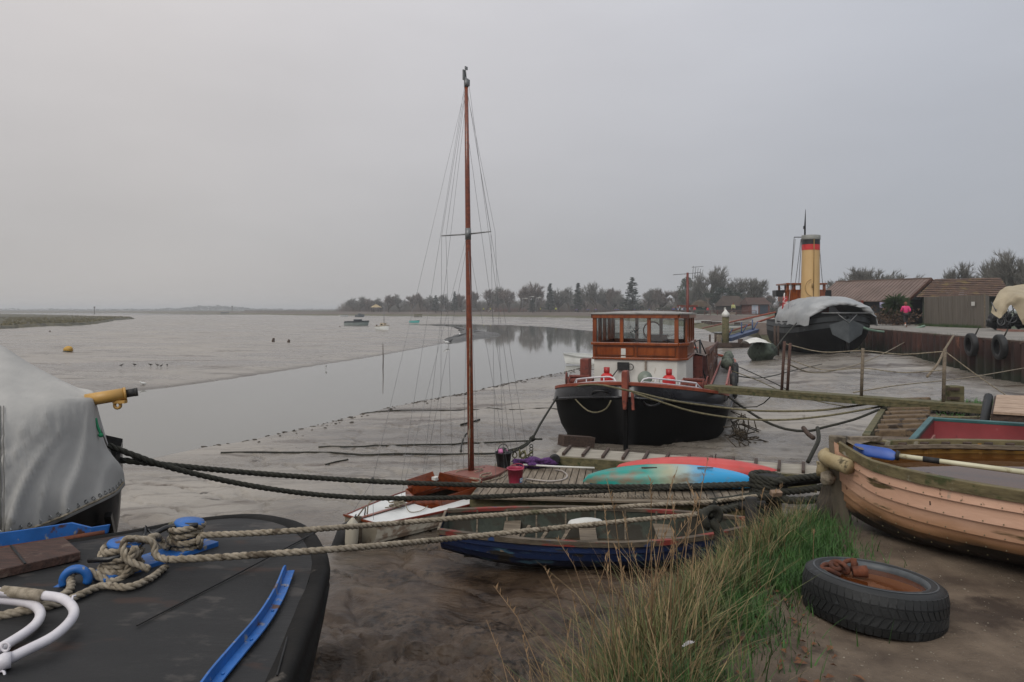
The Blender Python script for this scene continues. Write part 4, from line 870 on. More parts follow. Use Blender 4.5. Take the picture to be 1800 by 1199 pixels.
# ---------- pontoon
M_plank=pm('pontoon_planks','5a4f42','7d7263',rough=.8,sc=3,stretch=(6,.8,6),bump=.004,bsc=10,spot=('46413a',2,.56))
po=thing('pontoon','timber decked pontoon between the yacht and the cleated gangway','pontoon',(1.4,10.9,-1.5))
PL=[Vector((-.57,10.05,0)),Vector((3.45,9.65,0)),Vector((3.7,11.2,0)),Vector((-.25,12.2,0))]
zp=-1.1; mb=MB(); N_=37
for i in range(N_):
    a0,a1=i/N_+.06/N_,(i+1)/N_-.06/N_; sk=.10
    q=[PL[0].lerp(PL[1],a0),PL[0].lerp(PL[1],a1),PL[3].lerp(PL[2],a1),PL[3].lerp(PL[2],a0)]
    hz=rnd(-.003,.003)
    mb.add([p+Z*(zp-.03) for p in q]+[p+Z*(zp+hz) for p in q],[(3,2,1,0),(4,5,6,7),(0,1,5,4),(1,2,6,5),(2,3,7,6),(3,0,4,7)])
put('decking',mb,M_plank,po)
mb=MB()
for a,b_ in ((PL[0],PL[1]),(PL[3],PL[2]),(PL[0],PL[3]),(PL[1],PL[2])): mb.bar(a+Z*(zp-.11),b_+Z*(zp-.11),.06,.15)
put('frame_beam',mb,M_greenwood,po,bev=.004)
mb=MB(); mb.bar(PL[0]+Vector((0,-.10,zp-.015)),PL[1]+Vector((0,-.10,zp-.015)),.12,.03); mb.bar(PL[0]+Vector((0,-.05,zp-.24)),PL[1]+Vector((0,-.05,zp-.24)),.05,.07); put('rubbing_plank',mb,M_oldwood,po,bev=.004)
mb=MB()
for f in (.1,.4,.7,.95):
    for a,b_ in ((PL[0],PL[1]),(PL[3],PL[2])): p=a.lerp(b_,f); mb.box((p.x,p.y+.25*(1 if a is PL[0] else -1),zp-.25),(.6,.45,.22))
put('float_tank',mb,M_rubber,po)
mb=MB()
for i in range(60):
    p=PL[0].lerp(PL[1],.34+.011*i)+Vector((0,.06,zp+.008)); mb.box(p,(.018,.12,.012))
put('grip_strip',mb,M_oldwood,po)
# cleated gangway
gw=thing('cleated_gangway','grey timber gangway with raised foot cleats behind the upturned kayaks','gangway',(2.6,11.4,-1.3))
a0,a1,b0,b1=W(975,803,11.9),W(1436,838,10.35),W(988,789,12.55),W(1436,822,10.85)
mb=MB(); mb.add([a0,a1,b1,b0]+[p+Z*.03 for p in (a0,a1,b1,b0)],[(3,2,1,0),(4,5,6,7),(0,1,5,4),(1,2,6,5),(2,3,7,6),(3,0,4,7)]); put('walk_boards',mb,pm('silver_grey_boards','7d776c','9a9488',rough=.8,sc=2,stretch=(1,8,8),bump=.004),gw,bev=.004)
mb=MB(); mb.bar(a0+Z*-.11,a1+Z*-.11,.05,.24); mb.bar(b0+Z*-.11,b1+Z*-.11,.05,.24); put('side_beam',mb,M_greenwood,gw,bev=.005)
for i in range(12):
    f=(i+.45)/12; mb=MB(); mb.bar(a0.lerp(a1,f)+Z*.055,b0.lerp(b1,f)+Z*.055,.045,.05); put('cleat',mb,M_darkwood,gw,bev=.004)
t=thing('trolley_wheel','small black rubber wheel leaning by the purple net on the pontoon','wheel',tuple(W(975,818,11.75)))
mb=MB(); Mw=Matrix.Rotation(R(90),4,'X'); mb.lathe([(.03,-.03),(.06,-.035),(.088,-.03),(.095,0),(.088,.03),(.06,.035),(.03,.03)],22,Matrix.Translation((0,0,.095))@Mw); put('tyre',mb,M_rubber,t,world=False); mb=MB(); mb.lathe([(.03,-.036),(.02,-.045),(0,-.046)],12,Matrix.Translation((0,0,.095))@Mw,caps=False); put('hub',mb,M_galv,t,world=False)

# kayaks, upturned
def kayak(name,label,p0,p1,wd,ht,mat,nose=.6,tilt=0,keel=True):
    a=Vector(p0);b_=Vector(p1); d=b_-a; L_=d.length; rz=math.atan2(d.y,d.x)
    t=thing(name,label,'kayak',tuple(a),rz,tilt,-math.asin(d.z/L_))
    mb=MB(); rings=[]; nx=34
    for i in range(nx+1):
        f=i/nx; s=max(math.sin(f*math.pi),0)**nose; w_=max(wd/2*s,.008); h=max(ht*(.18+.82*max(math.sin(f*math.pi),0)**.55)*(1 if 0<i<nx else .4),.02)
        ring=[]
        for k in range(17):
            th=math.pi*k/16; c,s_=math.cos(th),math.sin(th)
            yy=w_*math.copysign(abs(c)**.75,c); zz=h*s_**.72
            zz-=.022*math.exp(-((abs(yy)/max(w_,.01)-.42)/.12)**2)*s # channels in the hull
            ring.append(Vector((f*L_,yy,zz)))
        rings.append(ring)
    mb.loft(rings,closed=False); put('hull',mb,mat,t,world=False); return t,L_
def paint3(name,stops,rough=.4):
    m=pm(name,stops[0][1],stops[-1][1],rough=rough,sc=2); nt=m.node_tree; N=nt.nodes;L=nt.links; b=N['Principled BSDF']
    tc=[n for n in N if n.type=='TEX_COORD'][0]; sx=N.new('ShaderNodeSeparateXYZ'); L.new(tc.outputs['Object'],sx.inputs[0])
    ns=N.new('ShaderNodeTexNoise'); ns.inputs['Scale'].default_value=3; ns.inputs['Detail'].default_value=5; L.new(tc.outputs['Object'],ns.inputs['Vector'])
    ad=N.new('ShaderNodeMath'); ad.operation='MULTIPLY_ADD'; ad.inputs[1].default_value=.35; L.new(ns.outputs['Fac'],ad.inputs[0]); L.new(sx.outputs['X'],ad.inputs[2])
    mr=N.new('ShaderNodeMapRange'); mr.inputs[1].default_value=.17; mr.inputs[2].default_value=2.6; L.new(ad.outputs[0],mr.inputs[0])
    r=N.new('ShaderNodeValToRGB'); els=r.color_ramp.elements; els[0].position=stops[0][0]; els[0].color=lin(stops[0][1]); els[1].position=stops[-1][0]; els[1].color=lin(stops[-1][1])
    for p,c in stops[1:-1]: q=els.new(p); q.color=lin(c)
    L.new(mr.outputs[0],r.inputs[0])
    n2=N.new('ShaderNodeTexNoise'); n2.inputs['Scale'].default_value=4; n2.inputs['Detail'].default_value=8; mp=N.new('ShaderNodeMapping'); mp.inputs['Scale'].default_value=(.5,1.2,1.2); L.new(tc.outputs['Object'],mp.inputs[0]); L.new(mp.outputs[0],n2.inputs['Vector'])
    rr=N.new('ShaderNodeValToRGB'); rr.color_ramp.elements[0].position=.52; rr.color_ramp.elements[1].position=.66; L.new(n2.outputs['Fac'],rr.inputs[0])
    mx=N.new('ShaderNodeMix'); mx.data_type='RGBA'; L.new(rr.outputs[0],mx.inputs[0]); L.new(r.outputs[0],mx.inputs[6]); mx.inputs[7].default_value=lin('6f624e'); L.new(mx.outputs[2],b.inputs['Base Color']); return m
M_kt=paint3('teal_to_blue_plastic',[(0,'0f7d74'),(.38,'12877c'),(.50,'9a9a80'),(.60,'8fa6a6'),(.70,'2e8fc0'),(1,'2a93c9')])
tk,Lk=kayak('kayak','upturned sit-on kayak fading from teal to sky blue, on the pontoon',(1.05,10.5,-1.04),(3.52,10.35,-1.02),.66,.27,M_kt,tilt=R(-4))
mb=MB(); rings=[]
for i in range(25):
    f=i/24; s=max(math.sin(f*math.pi),.0)**.6; rings.append([Vector((.1+f*(Lk+.12),max(.27*s,.006)*math.cos(a),-.03+.035*math.sin(a))) for a in [k*math.pi/6 for k in range(12)]])
mb.loft(rings); put('deck_rim',mb,pm('sky_blue_plastic','2a8fc4','3a9fd2',rough=.4,sc=2,spot=('3c4a48',3,.6)),tk,world=False)
mb=MB(); [mb.box((x,-.16,.24),(.22,.035,.012),0,0) for x in (.95,1.75)]; put('scupper_slot',mb,M_darkwood,tk,world=False)
rk,_=kayak('kayak','upturned red kayak lying behind the teal and blue one',(1.62,11.25,-1.04),(4.07,10.62,-1.0),.56,.25,pm('red_plastic','a8332e','bb4540',rough=.42,sc=2,spot=('7d5045',4,.6,(.4,1,1))),tilt=R(4))
mb=MB(); mb.torus((1.55,0,.05),.26,.008,18,5,Matrix.Rotation(R(90),4,'Y'),0,math.pi); rk_=put('strap',mb,M_black,rk,world=False)

# buckets and clutter on the pontoon
def bucket(u,v,d,r,h,mat,label,handle,fill=None):
    p=W(u,v,d); t=thing('bucket',label,'bucket',(p.x,p.y,zp+.004),R(rnd(0,60)))
    mb=MB(); mb.lathe([(r*.72,0),(r*.74,.01),(r*.96,h*.93),(r*1.04,h*.93),(r*1.05,h),(r*.95,h),(r*.92,h*.9),(r*.7,.02),(0,.02)],26,caps=False); mb.add([Vector((math.cos(a)*r*.72,math.sin(a)*r*.72,0)) for a in [k*math.pi/8 for k in range(16)]],[tuple(range(15,-1,-1))]); put('body',mb,mat,t,world=False)
    mb=MB(); mb.torus((0,0,h*.94),r*1.03,.006,20,6,Matrix.Rotation(handle,4,'X'),0,math.pi); put('handle',mb,mat if fill is None else M_black,t,world=False)
    return t
rb_=bucket(906,850,10.55,.125,.255,pm('raspberry_plastic','86203a','9c2c48',rough=.4,sc=4),'raspberry pink bucket with a printed sticker standing on the pontoon',R(25))
rb_.rotation_euler=(0,0,R(-40)); 
mb=MB(); 
for k,(c) in enumerate((0,1)):
    mb.mi=c
    if c==0: mb.loft([[Vector((math.cos(a)*(.1002+.03*zz/.255*.8),math.sin(a)*(.1002+.03*zz/.255*.8),zz)) for a in [R(-14+i*7) for i in range(7)]] for zz in (.05,.085,.12)],closed=False)
    else: mb.loft([[Vector((math.cos(a)*(.1012+.03*zz/.255*.8),math.sin(a)*(.1012+.03*zz/.255*.8),zz)) for a in [R(-8+i*5) for i in range(7)]] for zz in (.065,.08,.09)],closed=False)
put('sticker',mb,[pm('sticker_blue','3f79a8','b9c7cf',rough=.5,sc=25,lo=.45,hi=.55),pm('sticker_white','c5cbd0',rough=.5)],rb_,world=False)
kb=bucket(885,824,11.75,.14,.25,M_rubber,'black builders bucket full of pink bottles and dark cloths',R(80),1)
mb=MB(); mb.blob((-.05,.02,.26),(.045,.045,.05),2,.2); mb.blob((.05,-.02,.245),(.03,.03,.035),5,.2); put('bottle',mb,pm('pink_bottle','b65a8c','c77aa3',rough=.4,sc=8),kb,world=False)
mb=MB(); mb.blob((.03,.05,.26),(.07,.06,.05),9,.5,14,9); mb.blob((.0,-.05,.24),(.07,.06,.03),12,.5,14,9); put('cloth',mb,M_black,kb,world=False)
t=thing('fishing_net','purple net bundle heaped on the far edge of the pontoon','net',tuple(W(935,817,11.7)))
mb=MB(); mb.blob((0,0,.03),(.26,.12,.065),6,.6,22,12); mb.blob((.2,.02,.03),(.16,.09,.05),8,.7,18,10); put('bundle',mb,pm('purple_net','31163f','58306a',rough=.9,sc=30,bump=.01,bsc=60),t,world=False)
t=thing('chain_heap','tangle of olive rope and shackles behind the purple net','chain',tuple(W(918,806,12.15)))
mb=MB()
for k in range(9): mb.torus((rnd(-.16,.16),rnd(-.05,.05),.03+rnd(0,.08)),rnd(.04,.07),.011,12,5,Matrix.Rotation(rnd(0,3),4,'X')@Matrix.Rotation(rnd(0,3),4,'Y'))
put('links',mb,pm('olive_rope','4b4a33','6b6747',rough=.9,sc=20),t,world=False)
mb=MB(); line(mb,[W(920,819,11.6)+Z*.02,W(980,822.5,11.4)+Z*.02,W(1045,825,11.2)+Z*.02],.016,.3,8); put('white_pole',mb,M_white,label='thin white pole lying across the pontoon planks',cat='pole')
mb=MB(); line(mb,[G(925,842,zp+.014),G(965,846,zp+.014),G(990,843,zp+.014),G(997,836,zp+.014),G(988,828,zp+.014),G(976,826.5,zp+.014)],.014,.05,8); put('hose',mb,pm('pale_hose','8d8580','a39b94',rough=.5,sc=3),label='pale grey hose curving over the pontoon deck',cat='hose')
mb=MB(); line(mb,[G(833,848,zp+.01),G(855,846,zp+.01),G(872,842,zp+.01),G(884,838,zp+.01),G(890,832,zp+.02)],.009,.05,6); put('line',mb,M_rope,label='thin pale line trailing from the yacht to the pink bucket',cat='rope'); mb=MB(); line(mb,[G(925,846,zp+.01),G(940,850,zp+.01),G(955,851,zp+.01),G(961,846,zp+.01),G(948,843,zp+.01),G(930,841,zp+.01)],.009,.05,6); put('line',mb,M_rope,label='short loop of pale line lying right beside the pink bucket',cat='rope')
mb=MB()
for k in range(4): mb.torus(G(826,845,zp+.02+.012*k)+Vector((.03*k,0,0)),.10-.01*k,.011,16,6,Matrix.Rotation(rnd(-.3,.3),4,'X'))
put('rope_coil',mb,M_rope,label='small coil of pale rope at the yacht corner of the pontoon',cat='rope')
# black mooring line from the barge to the pontoon end
mb=MB(); rope(mb,ppts(((982,694,17.2),(968,716,15.5),(950,745,14.0),(935,771,12.8),(915,786,12.3),(893,793,12.1),(880,800,12.0))),.022,.16); rope(mb,ppts(((936,771,12.8),(925,783,12.4),(905,793,12.15),(882,799,12.0))),.02,.15); mb.blob(W(936,771,12.75),(.06,.05,.05),4,.3); mb.tube(ppts(((936,771,12.75),(942,772,12.75),(953,772,12.7))),.018,6)
for k in range(4): mb.torus(W(934,784+5*k,12.5),.028,.008,10,5,Matrix.Rotation(R(90),4,'X')@Matrix.Rotation(R(90*(k%2)),4,'Z'),ry=.028)
put('mooring_rope',mb,M_roped,label='black knotted line slanting from the barge shoulder down to the pontoon',cat='rope')
# ---------- Dutch barge
M_sideb=pm('brown_boards','45302a','66493e',rough=.75,sc=3,stretch=(3,1,1))
M_bargetop=pm('barge_topside','090a10','11131a',rough=.3,sc=1.5,rvar=.08,coat=.2,spot=('33343a',3,.66,(.6,.6,3)),bump=.004,bsc=2)
M_bargelow=pm('barge_bottom_tar','050505','0b0a0a',rough=.65,spec=.12,sc=1.5,stretch=(1,1,.6),bump=.006,bsc=4,spot=('2b2623',2.2,.66,(1,1,2)))
M_redrail=pm('oxide_red_paint','74321f','8c4229',rough=.5,sc=4,spot=('5b2b1e',6,.62))
M_winch=pm('winch_red','5d2a22','753a2e',rough=.6,sc=6,spot=('3a211b',8,.58),bump=.003)
M_glass=bpy.data.materials.new('window_glass'); M_glass.use_nodes=True; nt=M_glass.node_tree
tb=nt.nodes.new('ShaderNodeBsdfTransparent'); tb.inputs[0].default_value=(.80,.83,.82,1); gl=nt.nodes.new('ShaderNodeBsdfGlossy'); gl.inputs['Roughness'].default_value=.03; fr=nt.nodes.new('ShaderNodeFresnel'); fr.inputs[0].default_value=2.2; ms=nt.nodes.new('ShaderNodeMixShader')
nt.links.new(fr.outputs[0],ms.inputs[0]); nt.links.new(tb.outputs[0],ms.inputs[1]); nt.links.new(gl.outputs[0],ms.inputs[2]); nt.links.new(ms.outputs[0],nt.nodes['Material Output'].inputs[0]); nt.nodes.remove(nt.nodes['Principled BSDF'])
AX=math.atan2(.949,.314); O=(2.45,15.3,0)
bg_=thing('dutch_barge','black Dutch barge with a varnished wheelhouse and red rail, bluff end towards the pontoon','barge',O,AX)
LB_=15.5
def bw(x):
    if x<2.3: return 2.05*max(1-(1-x/2.3)**2.2,0)**.5
    if x>LB_-2: return 2.05*max(1-((x-LB_+2)/2.05)**2.4,.0)**.5
    return 2.05
def zsh(x): return -.10-.42*min(x/2.2,1)**.85-.12*min(max(x-2.2,0)/4,1)+.35*max(0,(x-11)/4.5)**2
nx=44; xs=[LB_*(.5-.5*math.cos(math.pi*i/nx)) for i in range(nx+1)]
lev=((0,.0,1.0,0),(-.10,.03,1.0,0),(-.27,.05,1.0,0),(-.30,.05,1.0,0),(-.34,.0,1.0,.0),(-.55,-.03,.995,.05),(-.8,-.10,.985,.2),(-1.0,-.22,.97,.4),(-1.12,-.40,.95,.7),(-1.22,-.75,.9,1.1),(-1.28,-1.3,.85,1.5))
def ring(dz,dy,fx,cut,z_abs=None):
    P=[];Q=[]
    for x in xs:
        xx=x*(1-cut/LB_*1.6)+cut*.8; y=max(bw(x)+dy*min(1,bw(x)),0.0)
        z=zsh(x)+dz if dz>-.5 else (zsh(x)*(1-(-dz-.5)/.78)+(-.62)*((-dz-.5)/.78))+dz
        P.append(Vector((xx,-y,z))); Q.append(Vector((xx,y,z)))
    return P+Q[::-1]
mb=MB(); mb.loft([ring(*l) for l in lev[:4]][::-1]); put('topside',mb,M_bargetop,bg_,world=False)
mb=MB(); mb.loft([ring(*l) for l in lev[3:]][::-1]); put('hull',mb,M_bargelow,bg_,world=False)
mb=MB(); rr_=ring(0,0,1,0); fs=[]; n_=len(xs); mb.add([p+Z*-.04 for p in rr_],[(i,i+1,2*n_-2-i,2*n_-1-i) for i in range(n_-1)]); put('deck',mb,pm('grey_deck','5c5a58','74706c',rough=.6,sc=2,spot=('4a3a33',2,.6)),bg_,world=False)
mb=MB(); pts=ring(.015,.0,1,0)
pr=[p for p in pts]; ringsr=[]
for p in pr:
    c=Vector((LB_/2,0,p.z)); d=Vector((p.x-c.x,p.y*3,0)); d.normalize()
    ringsr.append([p+d*.035+Z*-.03,p+d*.035+Z*.03,p-d*.09+Z*.035,p-d*.09+Z*-.03])
ringsr.append(ringsr[0]); mb.loft(ringsr,smooth=False); put('gunwale_rail',mb,M_redrail,bg_,world=False)
mb=MB(); q=[p for p in ring(-.285,.06,1,0)]; mb.tube([p for p in q if p.x<LB_*.98],.03,6); put('rubbing_strake',mb,M_bargetop,bg_,world=False)
mb=MB(); mb.bar((-.05,0,.0),(-.02,0,-1.6),.10,.09,up=Vector((0,1,0))); put('stem_post',mb,M_bargelow,bg_,world=False,bev=.01)
mb=MB(); mb.loft([[Vector((x,y*s_,z)) for x,y in ((-.20,-.065),(.06,-.065),(.06,.065),(-.20,.065))] for z,s_ in ((-.62,.5),(-.3,.9),(0,1),(.12,1),(.20,.8))],caps=True,smooth=False); mb.bar((-.16,-.16,-.25),(-.2,-.19,-.62),.07,.06,up=Vector((0,1,0))); put('stem_head',mb,pm('stem_red_brown','6a2f24','8a4734',rough=.6,sc=5,spot=('412720',7,.6)),bg_,world=False,bev=.012)
mb=MB()
for sd in (1,-1):
    mb=MB(); mb.torus((.22,sd*.55,-.38),.40,.022,18,6,Matrix.Rotation(R(20*sd),4,'Y'),0,6.2832,.22); put('anchor_ring',mb,M_black,bg_,world=False)

mb=MB()
for sd in (1,-1): mb=MB(); mb.torus((.42 if sd<0 else .45,sd*.95,-.62),.15,.03,16,6,Matrix.Rotation(R(60),4,'Y')); put('hawse_hole',mb,M_black,bg_,world=False)
# white pipe rails at the end
def rail(sd):
    pts=[]
    for x,y in ((.22,.28),(.25,.34),(.45,.75),(.85,1.2),(1.25,1.5),(1.5,1.62)): pts.append(Vector((x+.12,sd*y*.96,zsh(x)+.0)))
    mb=MB(); H_=.19; P=catmull(pts,.12); tops=[p+Z*(H_*min(1,i/2.5,(len(P)-1-i)/3.0+.0)) for i,p in enumerate(P)]
    mb.tube(tops,.019,8); mb.tube([p+Z*(H_*.5*min(1,i/2,(len(P)-1-i)/2)) for i,p in enumerate(P)],.012,6)
    for k in (4,8,12): 
        if k<len(P)-1: mb.tube([P[k],tops[k]],.015,6)
    put('guard_rail',mb,M_whitetube,bg_,world=False)
rail(1); rail(-1)
# winches
def winch(x,y,rz):
    mb=MB(); M=Matrix.Translation((x,y,zsh(x)))@Matrix.Rotation(rz,4,'Z')@Matrix.Scale(.72,4); Mx=M@Matrix.Translation((0,0,.30))@Matrix.Rotation(R(90),4,'X')
    mb.lathe([(.14,-.34),(.2,-.34),(.2,-.31),(.13,-.29),(.13,.29),(.2,.31),(.2,.34),(.14,.34)],18,Mx)
    for s in (-.38,.38):
        for a in (-.16,.16): mb.bar(M@Vector((a,s,0)),M@Vector((a*.3,s,.42)),.06,.03)
    mb.box(M@Vector((0,0,.46)),(.16,.48,.04),rz)
    for s in (.44,): mb.torus(M@Vector((0,s,.36)),.15,.018,20,6,Matrix.Rotation(rz,4,'Z')@Matrix.Rotation(R(90),4,'X'))
    mb.box(M@Vector((0,0,.03)),(.36,.65,.05),rz)
    put('winch',mb,M_winch,bg_,world=False)
winch(1.75,1.42,R(8)); winch(1.75,-1.30,R(172))
mb=MB(); mb.box((2.15,1.35,zsh(2.1)+.42),(.35,.22,.75)); put('vent_box',mb,M_winch,bg_,world=False,bev=.02)
# wheelhouse (plan in local x along the hull, y to port)
plan=[(3.0,1.35),(3.0,-.83),(3.3,-1.03),(5.75,-1.03),(5.75,1.35)]
def inset(pl,d):
    cx_=sum(p[0] for p in pl)/len(pl); cy_=sum(p[1] for p in pl)/len(pl); return [(cx_+(x-cx_)*(1-d/abs(x-cx_)) if abs(x-cx_)>d else x,cy_+(y-cy_)*(1-d/abs(y-cy_)) if abs(y-cy_)>d else y) for x,y in pl]
zw0,zw1,zw2,zb=.23,.63,1.30,-.62
def walls(z0,z1,name,mat,off=0,par=None):
    mb=MB(); pl=inset(plan,off); n=len(pl); mb.loft([[Vector((x,y,z)) for x,y in pl] for z in (z0,z1)],smooth=False); mb.loft([[Vector((x,y,z)) for x,y in inset(plan,off+.06)][::-1] for z in (z0,z1)],smooth=False); return put(name,mb,mat,par or bg_,world=False)
M_wh=pm('wheelhouse_varnish','662c0e','8c481d',rough=.28,sc=2.5,stretch=(3,3,.6),coat=.35,det=7,spot=('4a2410',3,.66))
wb=walls(zb,zw0,'cabin_base',pm('dull_white_paint','b9b7b0','cac8c2',rough=.5,sc=2,spot=('8b7b66',3.5,.66,(1,1,.5)),spot2=('55493f',7,.72,(1,1,.4))),.03)
wh=walls(zw0,zw1,'wheelhouse',M_wh)
mb=MB() # posts, head and sill
ed=list(zip(plan,plan[1:]+plan[:1]))
def post(x,y,w_=.09): mb.box((x,y,(zw1+zw2)/2),(w_,w_,zw2-zw1+.02))
for x,y in inset(plan,.045): post(x,y,.10)
for y in (.60,-.10): post(3.045,y,.09)
for y in (.60,-.10): post(5.705,y,.09)
for x in (3.75,4.4,5.1): post(x,-.985,.09); post(x,1.305,.09)
for a,b_ in ed:
    for z,h in ((zw2+.04,.10),(zw1,.07)): mb.bar((*a,z),(*b_,z),.10,h)
    mb.bar((*a,zw0+.02),(*b_,zw0+.02),.05,.05); 
put('window_frame',mb,M_wh,wh,world=False,bev=.008)
mb=MB()
for y0,y1 in ((1.27,.28),(.20,-.76)): # raised mouldings of the lower panels
    for a,b_ in (((2.99,y0,.57),(2.99,y1,.57)),((2.99,y0,.33),(2.99,y1,.33)),((2.99,y0,.33),(2.99,y0,.57)),((2.99,y1,.33),(2.99,y1,.57))): mb.bar(a,b_,.022,.03)
for a,b_ in (((3.4,-1.04,.57),(4.3,-1.04,.57)),((3.4,-1.04,.33),(4.3,-1.04,.33))): mb.bar(a,b_,.022,.03)
put('panel_moulding',mb,pm('dark_varnish','4a220e','63300f',rough=.3,sc=4),wh,world=False)
for (a,b_) in (((3.05,1.29),(3.05,.64)),((3.05,.56),(3.05,-.06)),((3.05,-.14),(3.05,-.78)),((3.06,-.83),(3.31,-.99)),((3.36,-.985),(3.7,-.985)),((3.8,-.985),(4.35,-.985)),((4.45,-.985),(5.05,-.985)),((5.15,-.985),(5.7,-.985)),((5.7,1.28),(5.7,.64)),((5.7,.56),(5.7,-.06)),((5.7,-.14),(5.7,-.98)),((3.1,1.305),(3.7,1.305)),((3.8,1.305),(4.35,1.305)),((4.45,1.305),(5.05,1.305)),((5.15,1.305),(5.7,1.305))):
    mb=MB(); mb.add([(*a,zw1+.03),(*b_,zw1+.03),(*b_,zw2),(*a,zw2)],[(0,1,2,3)]); put('window_pane',mb,M_glass,wh,world=False)
mb=MB(); pl=inset(plan,-.08); cxr=4.37; cyr=.16
mb.loft([[Vector((x,y,zw2+.09)) for x,y in pl],[Vector((x,y,zw2+.115)) for x,y in pl],[Vector((cxr+(x-cxr)*.5,cyr+(y-cyr)*.5,zw2+.165)) for x,y in pl],[Vector((cxr+(x-cxr)*.04,cyr+(y-cyr)*.04,zw2+.18)) for x,y in pl]],smooth=False); mb.add([(x,y,zw2+.09) for x,y in pl],[(4,3,2,1,0)]); put('roof',mb,pm('roof_grey_paint','75736e','8b8882',rough=.5,sc=2,spot=('5d5850',3,.6)),wh,world=False)
mb=MB(); mb.box((5.0,.2,zw0+.03),(1.2,2.1,.06)); mb.box((4.0,-.2,.55),(.45,.5,.6)); mb.torus((3.75,-.1,.95),.24,.02,20,6,Matrix.Rotation(R(80),4,'Y')); put('helm',mb,M_mahog,wh,world=False)
mb=MB(); # leafy sticker on the middle pane
for k in range(16): 
    a=rnd(0,6.28); rr=rnd(.02,.13); c=(3.042,.27+math.cos(a)*rr,1.0+math.sin(a)*rr); mb.box(c,(.003,.03,.02),0,rnd(0,3))
line(mb,[(3.042,.33,1.05),(3.042,.25,.93),(3.042,.18,.85)],.006,.05,4); put('window_sticker',mb,M_black,wh,world=False)
mb=MB(); mb.box((2.985,.55,.38),(.012,.12,.26)); put('notice',mb,M_white,wh,world=False)
mb=MB(); mb.box((2.98,.55,.055),(.10,.30,.20)); line(mb,[(2.95,.45,.0),(2.9,.40,-.1),(2.95,.38,-.45)],.018,.05,6); line(mb,[(2.95,.66,.0),(2.88,.75,-.12),(2.9,.82,-.2),(2.95,.98,-.24)],.016,.05,6); mb.torus((2.93,.36,.04),.08,.014,12,5,Matrix.Rotation(R(90),4,'Y')); put('socket_box',mb,M_rubber,wb,world=False,bev=.008)
mb=MB(); mb.box((2.99,-.02,.06),(.03,.05,.34)); mb.box((2.98,.0,-.2),(.03,.10,.2)); put('hinge_stain',mb,pm('rust_streak','4a3d34','8d8275',rough=.7,sc=9),wb,world=False)
mb=MB(); mb.box((2.75,-.15,-.38),(.22,.5,.3)); put('deck_locker',mb,M_white,bg_,world=False,bev=.01)
mb=MB(); mb.lathe([(.0,.0),(.15,.01),(.17,.05),(.15,.08),(0,.09)],20,Matrix.Translation((1.2,-.25,-.08))@Matrix.Rotation(R(-70),4,'Y'),caps=False); mb.box((1.25,-.25,-.3),(.06,.06,.4)); put('spotlight',mb,pm('lamp_grey_green','596259','6f786c',rough=.35,sc=3),bg_,world=False)
# hold, coachroof, side rails and gear aft of the wheelhouse
mb=MB(); mb.loft([[Vector((x,y,z)) for x,y in ((5.9,1.25),(5.9,-1.25),(14,-1.2),(14,1.2))] for z in (-.65,.18)],smooth=False); put('hold_coaming',mb,M_winch,bg_,world=False)
mb=MB(); mb.loft([[Vector((5.85,s,.18+.16*(1-(s/1.35)**2))) for s in [1.35-2.7*k/10 for k in range(11)]],[Vector((14.05,s,.18+.16*(1-(s/1.35)**2))) for s in [1.35-2.7*k/10 for k in range(11)]]],closed=False); put('hold_cover',mb,pm('hatch_canvas','5e534c','786b62',rough=.8,sc=1,spot=('4d443e',2,.6),bump=.01),bg_,world=False)
mb=MB(); 
for k in range(4): line(mb,[(6.6+.2*k,-.5,.36),(7.2+.1*k,-.8-.05*k,.33),(7.9,-.95,.30),(8.5-.2*k,-.6,.36)],.025,.1,6)
put('fire_hose',mb,pm('orange_hose','a0401f','b8512c',rough=.6,sc=4),bg_,world=False)
mb=MB()
for k in range(7): mb.bar((6.1+.25*k,-1.45,zsh(7)),(6.9+.28*k,-1.30-.02*k,.35),.05,.03)
for k in range(5): mb.bar((6.2+1.4*k,-1.42,zsh(7)-.05),(6.2+1.4*k,-1.42,.28),.05,.05)
for z in (-.2,.28): mb.bar((6.1,-1.42,z),(12.6,-1.42,z),.04,.12)
put('side_boards',mb,M_sideb,bg_,world=False)
mb=MB(); mb.bar((4.6,-1.95,zsh(6)+.12),(14,-1.9,zsh(13)+.10),.05,.08); mb.bar((4.6,-1.52,zsh(6)+.05),(14,-1.48,zsh(13)+.05),.05,.05); put('side_rail',mb,pm('faded_red','8c4a42','a0645a',rough=.6,sc=4),bg_,world=False)
mb=MB(); mb.tube([(5.9,-1.35,-.5),(6.9,-.8,1.05)],.025,6); mb.tube([(6.1,-1.2,-.4),(6.4,-1.15,.62)],.03,6); mb.tube([(6.7,-1.3,.2),(6.4,-1.15,.62),(6.5,-.9,.5)],.022,6); put('boat_hook_rack',mb,M_black,bg_,world=False)
am=MB(); am.tube([(6.6,-.78,.3),(6.6,-.78,2.62)],[.05,.035],8); am.box((6.6,-.78,1.62),(.05,.6,.04)); mst=put('aerial_mast',am,pm('mast_red','54231d','6b3329',rough=.5,sc=3),bg_,world=False)
am=MB(); am.tube([(6.6,-.35,2.56),(6.6,-1.15,2.62)],.009,5)
for k in range(4): y=-.4-.1*k; am.tube([(6.48,y,2.57),(6.72,y,2.57)],.006,4)
for k in range(5): am.tube([(6.6,-.92-.07*k,2.42+.02*k),(6.6,-.95-.07*k,2.82-.03*k)],.008,4)
for z in (2.45,2.78): am.tube([(6.6,-.9,z),(6.6,-1.24,z+.02)],.007,4)
am.tube([(6.6,-.55,1.62),(6.6,-.55,1.48)],.03,6); put('television_aerial',am,M_galv,mst,world=False)
mb=MB()
for k in range(4): mb.blob((10.6+.7*k,-1.8,zsh(11)+.28+.08*(k%2)),(.25,.2,.22),k,.2)
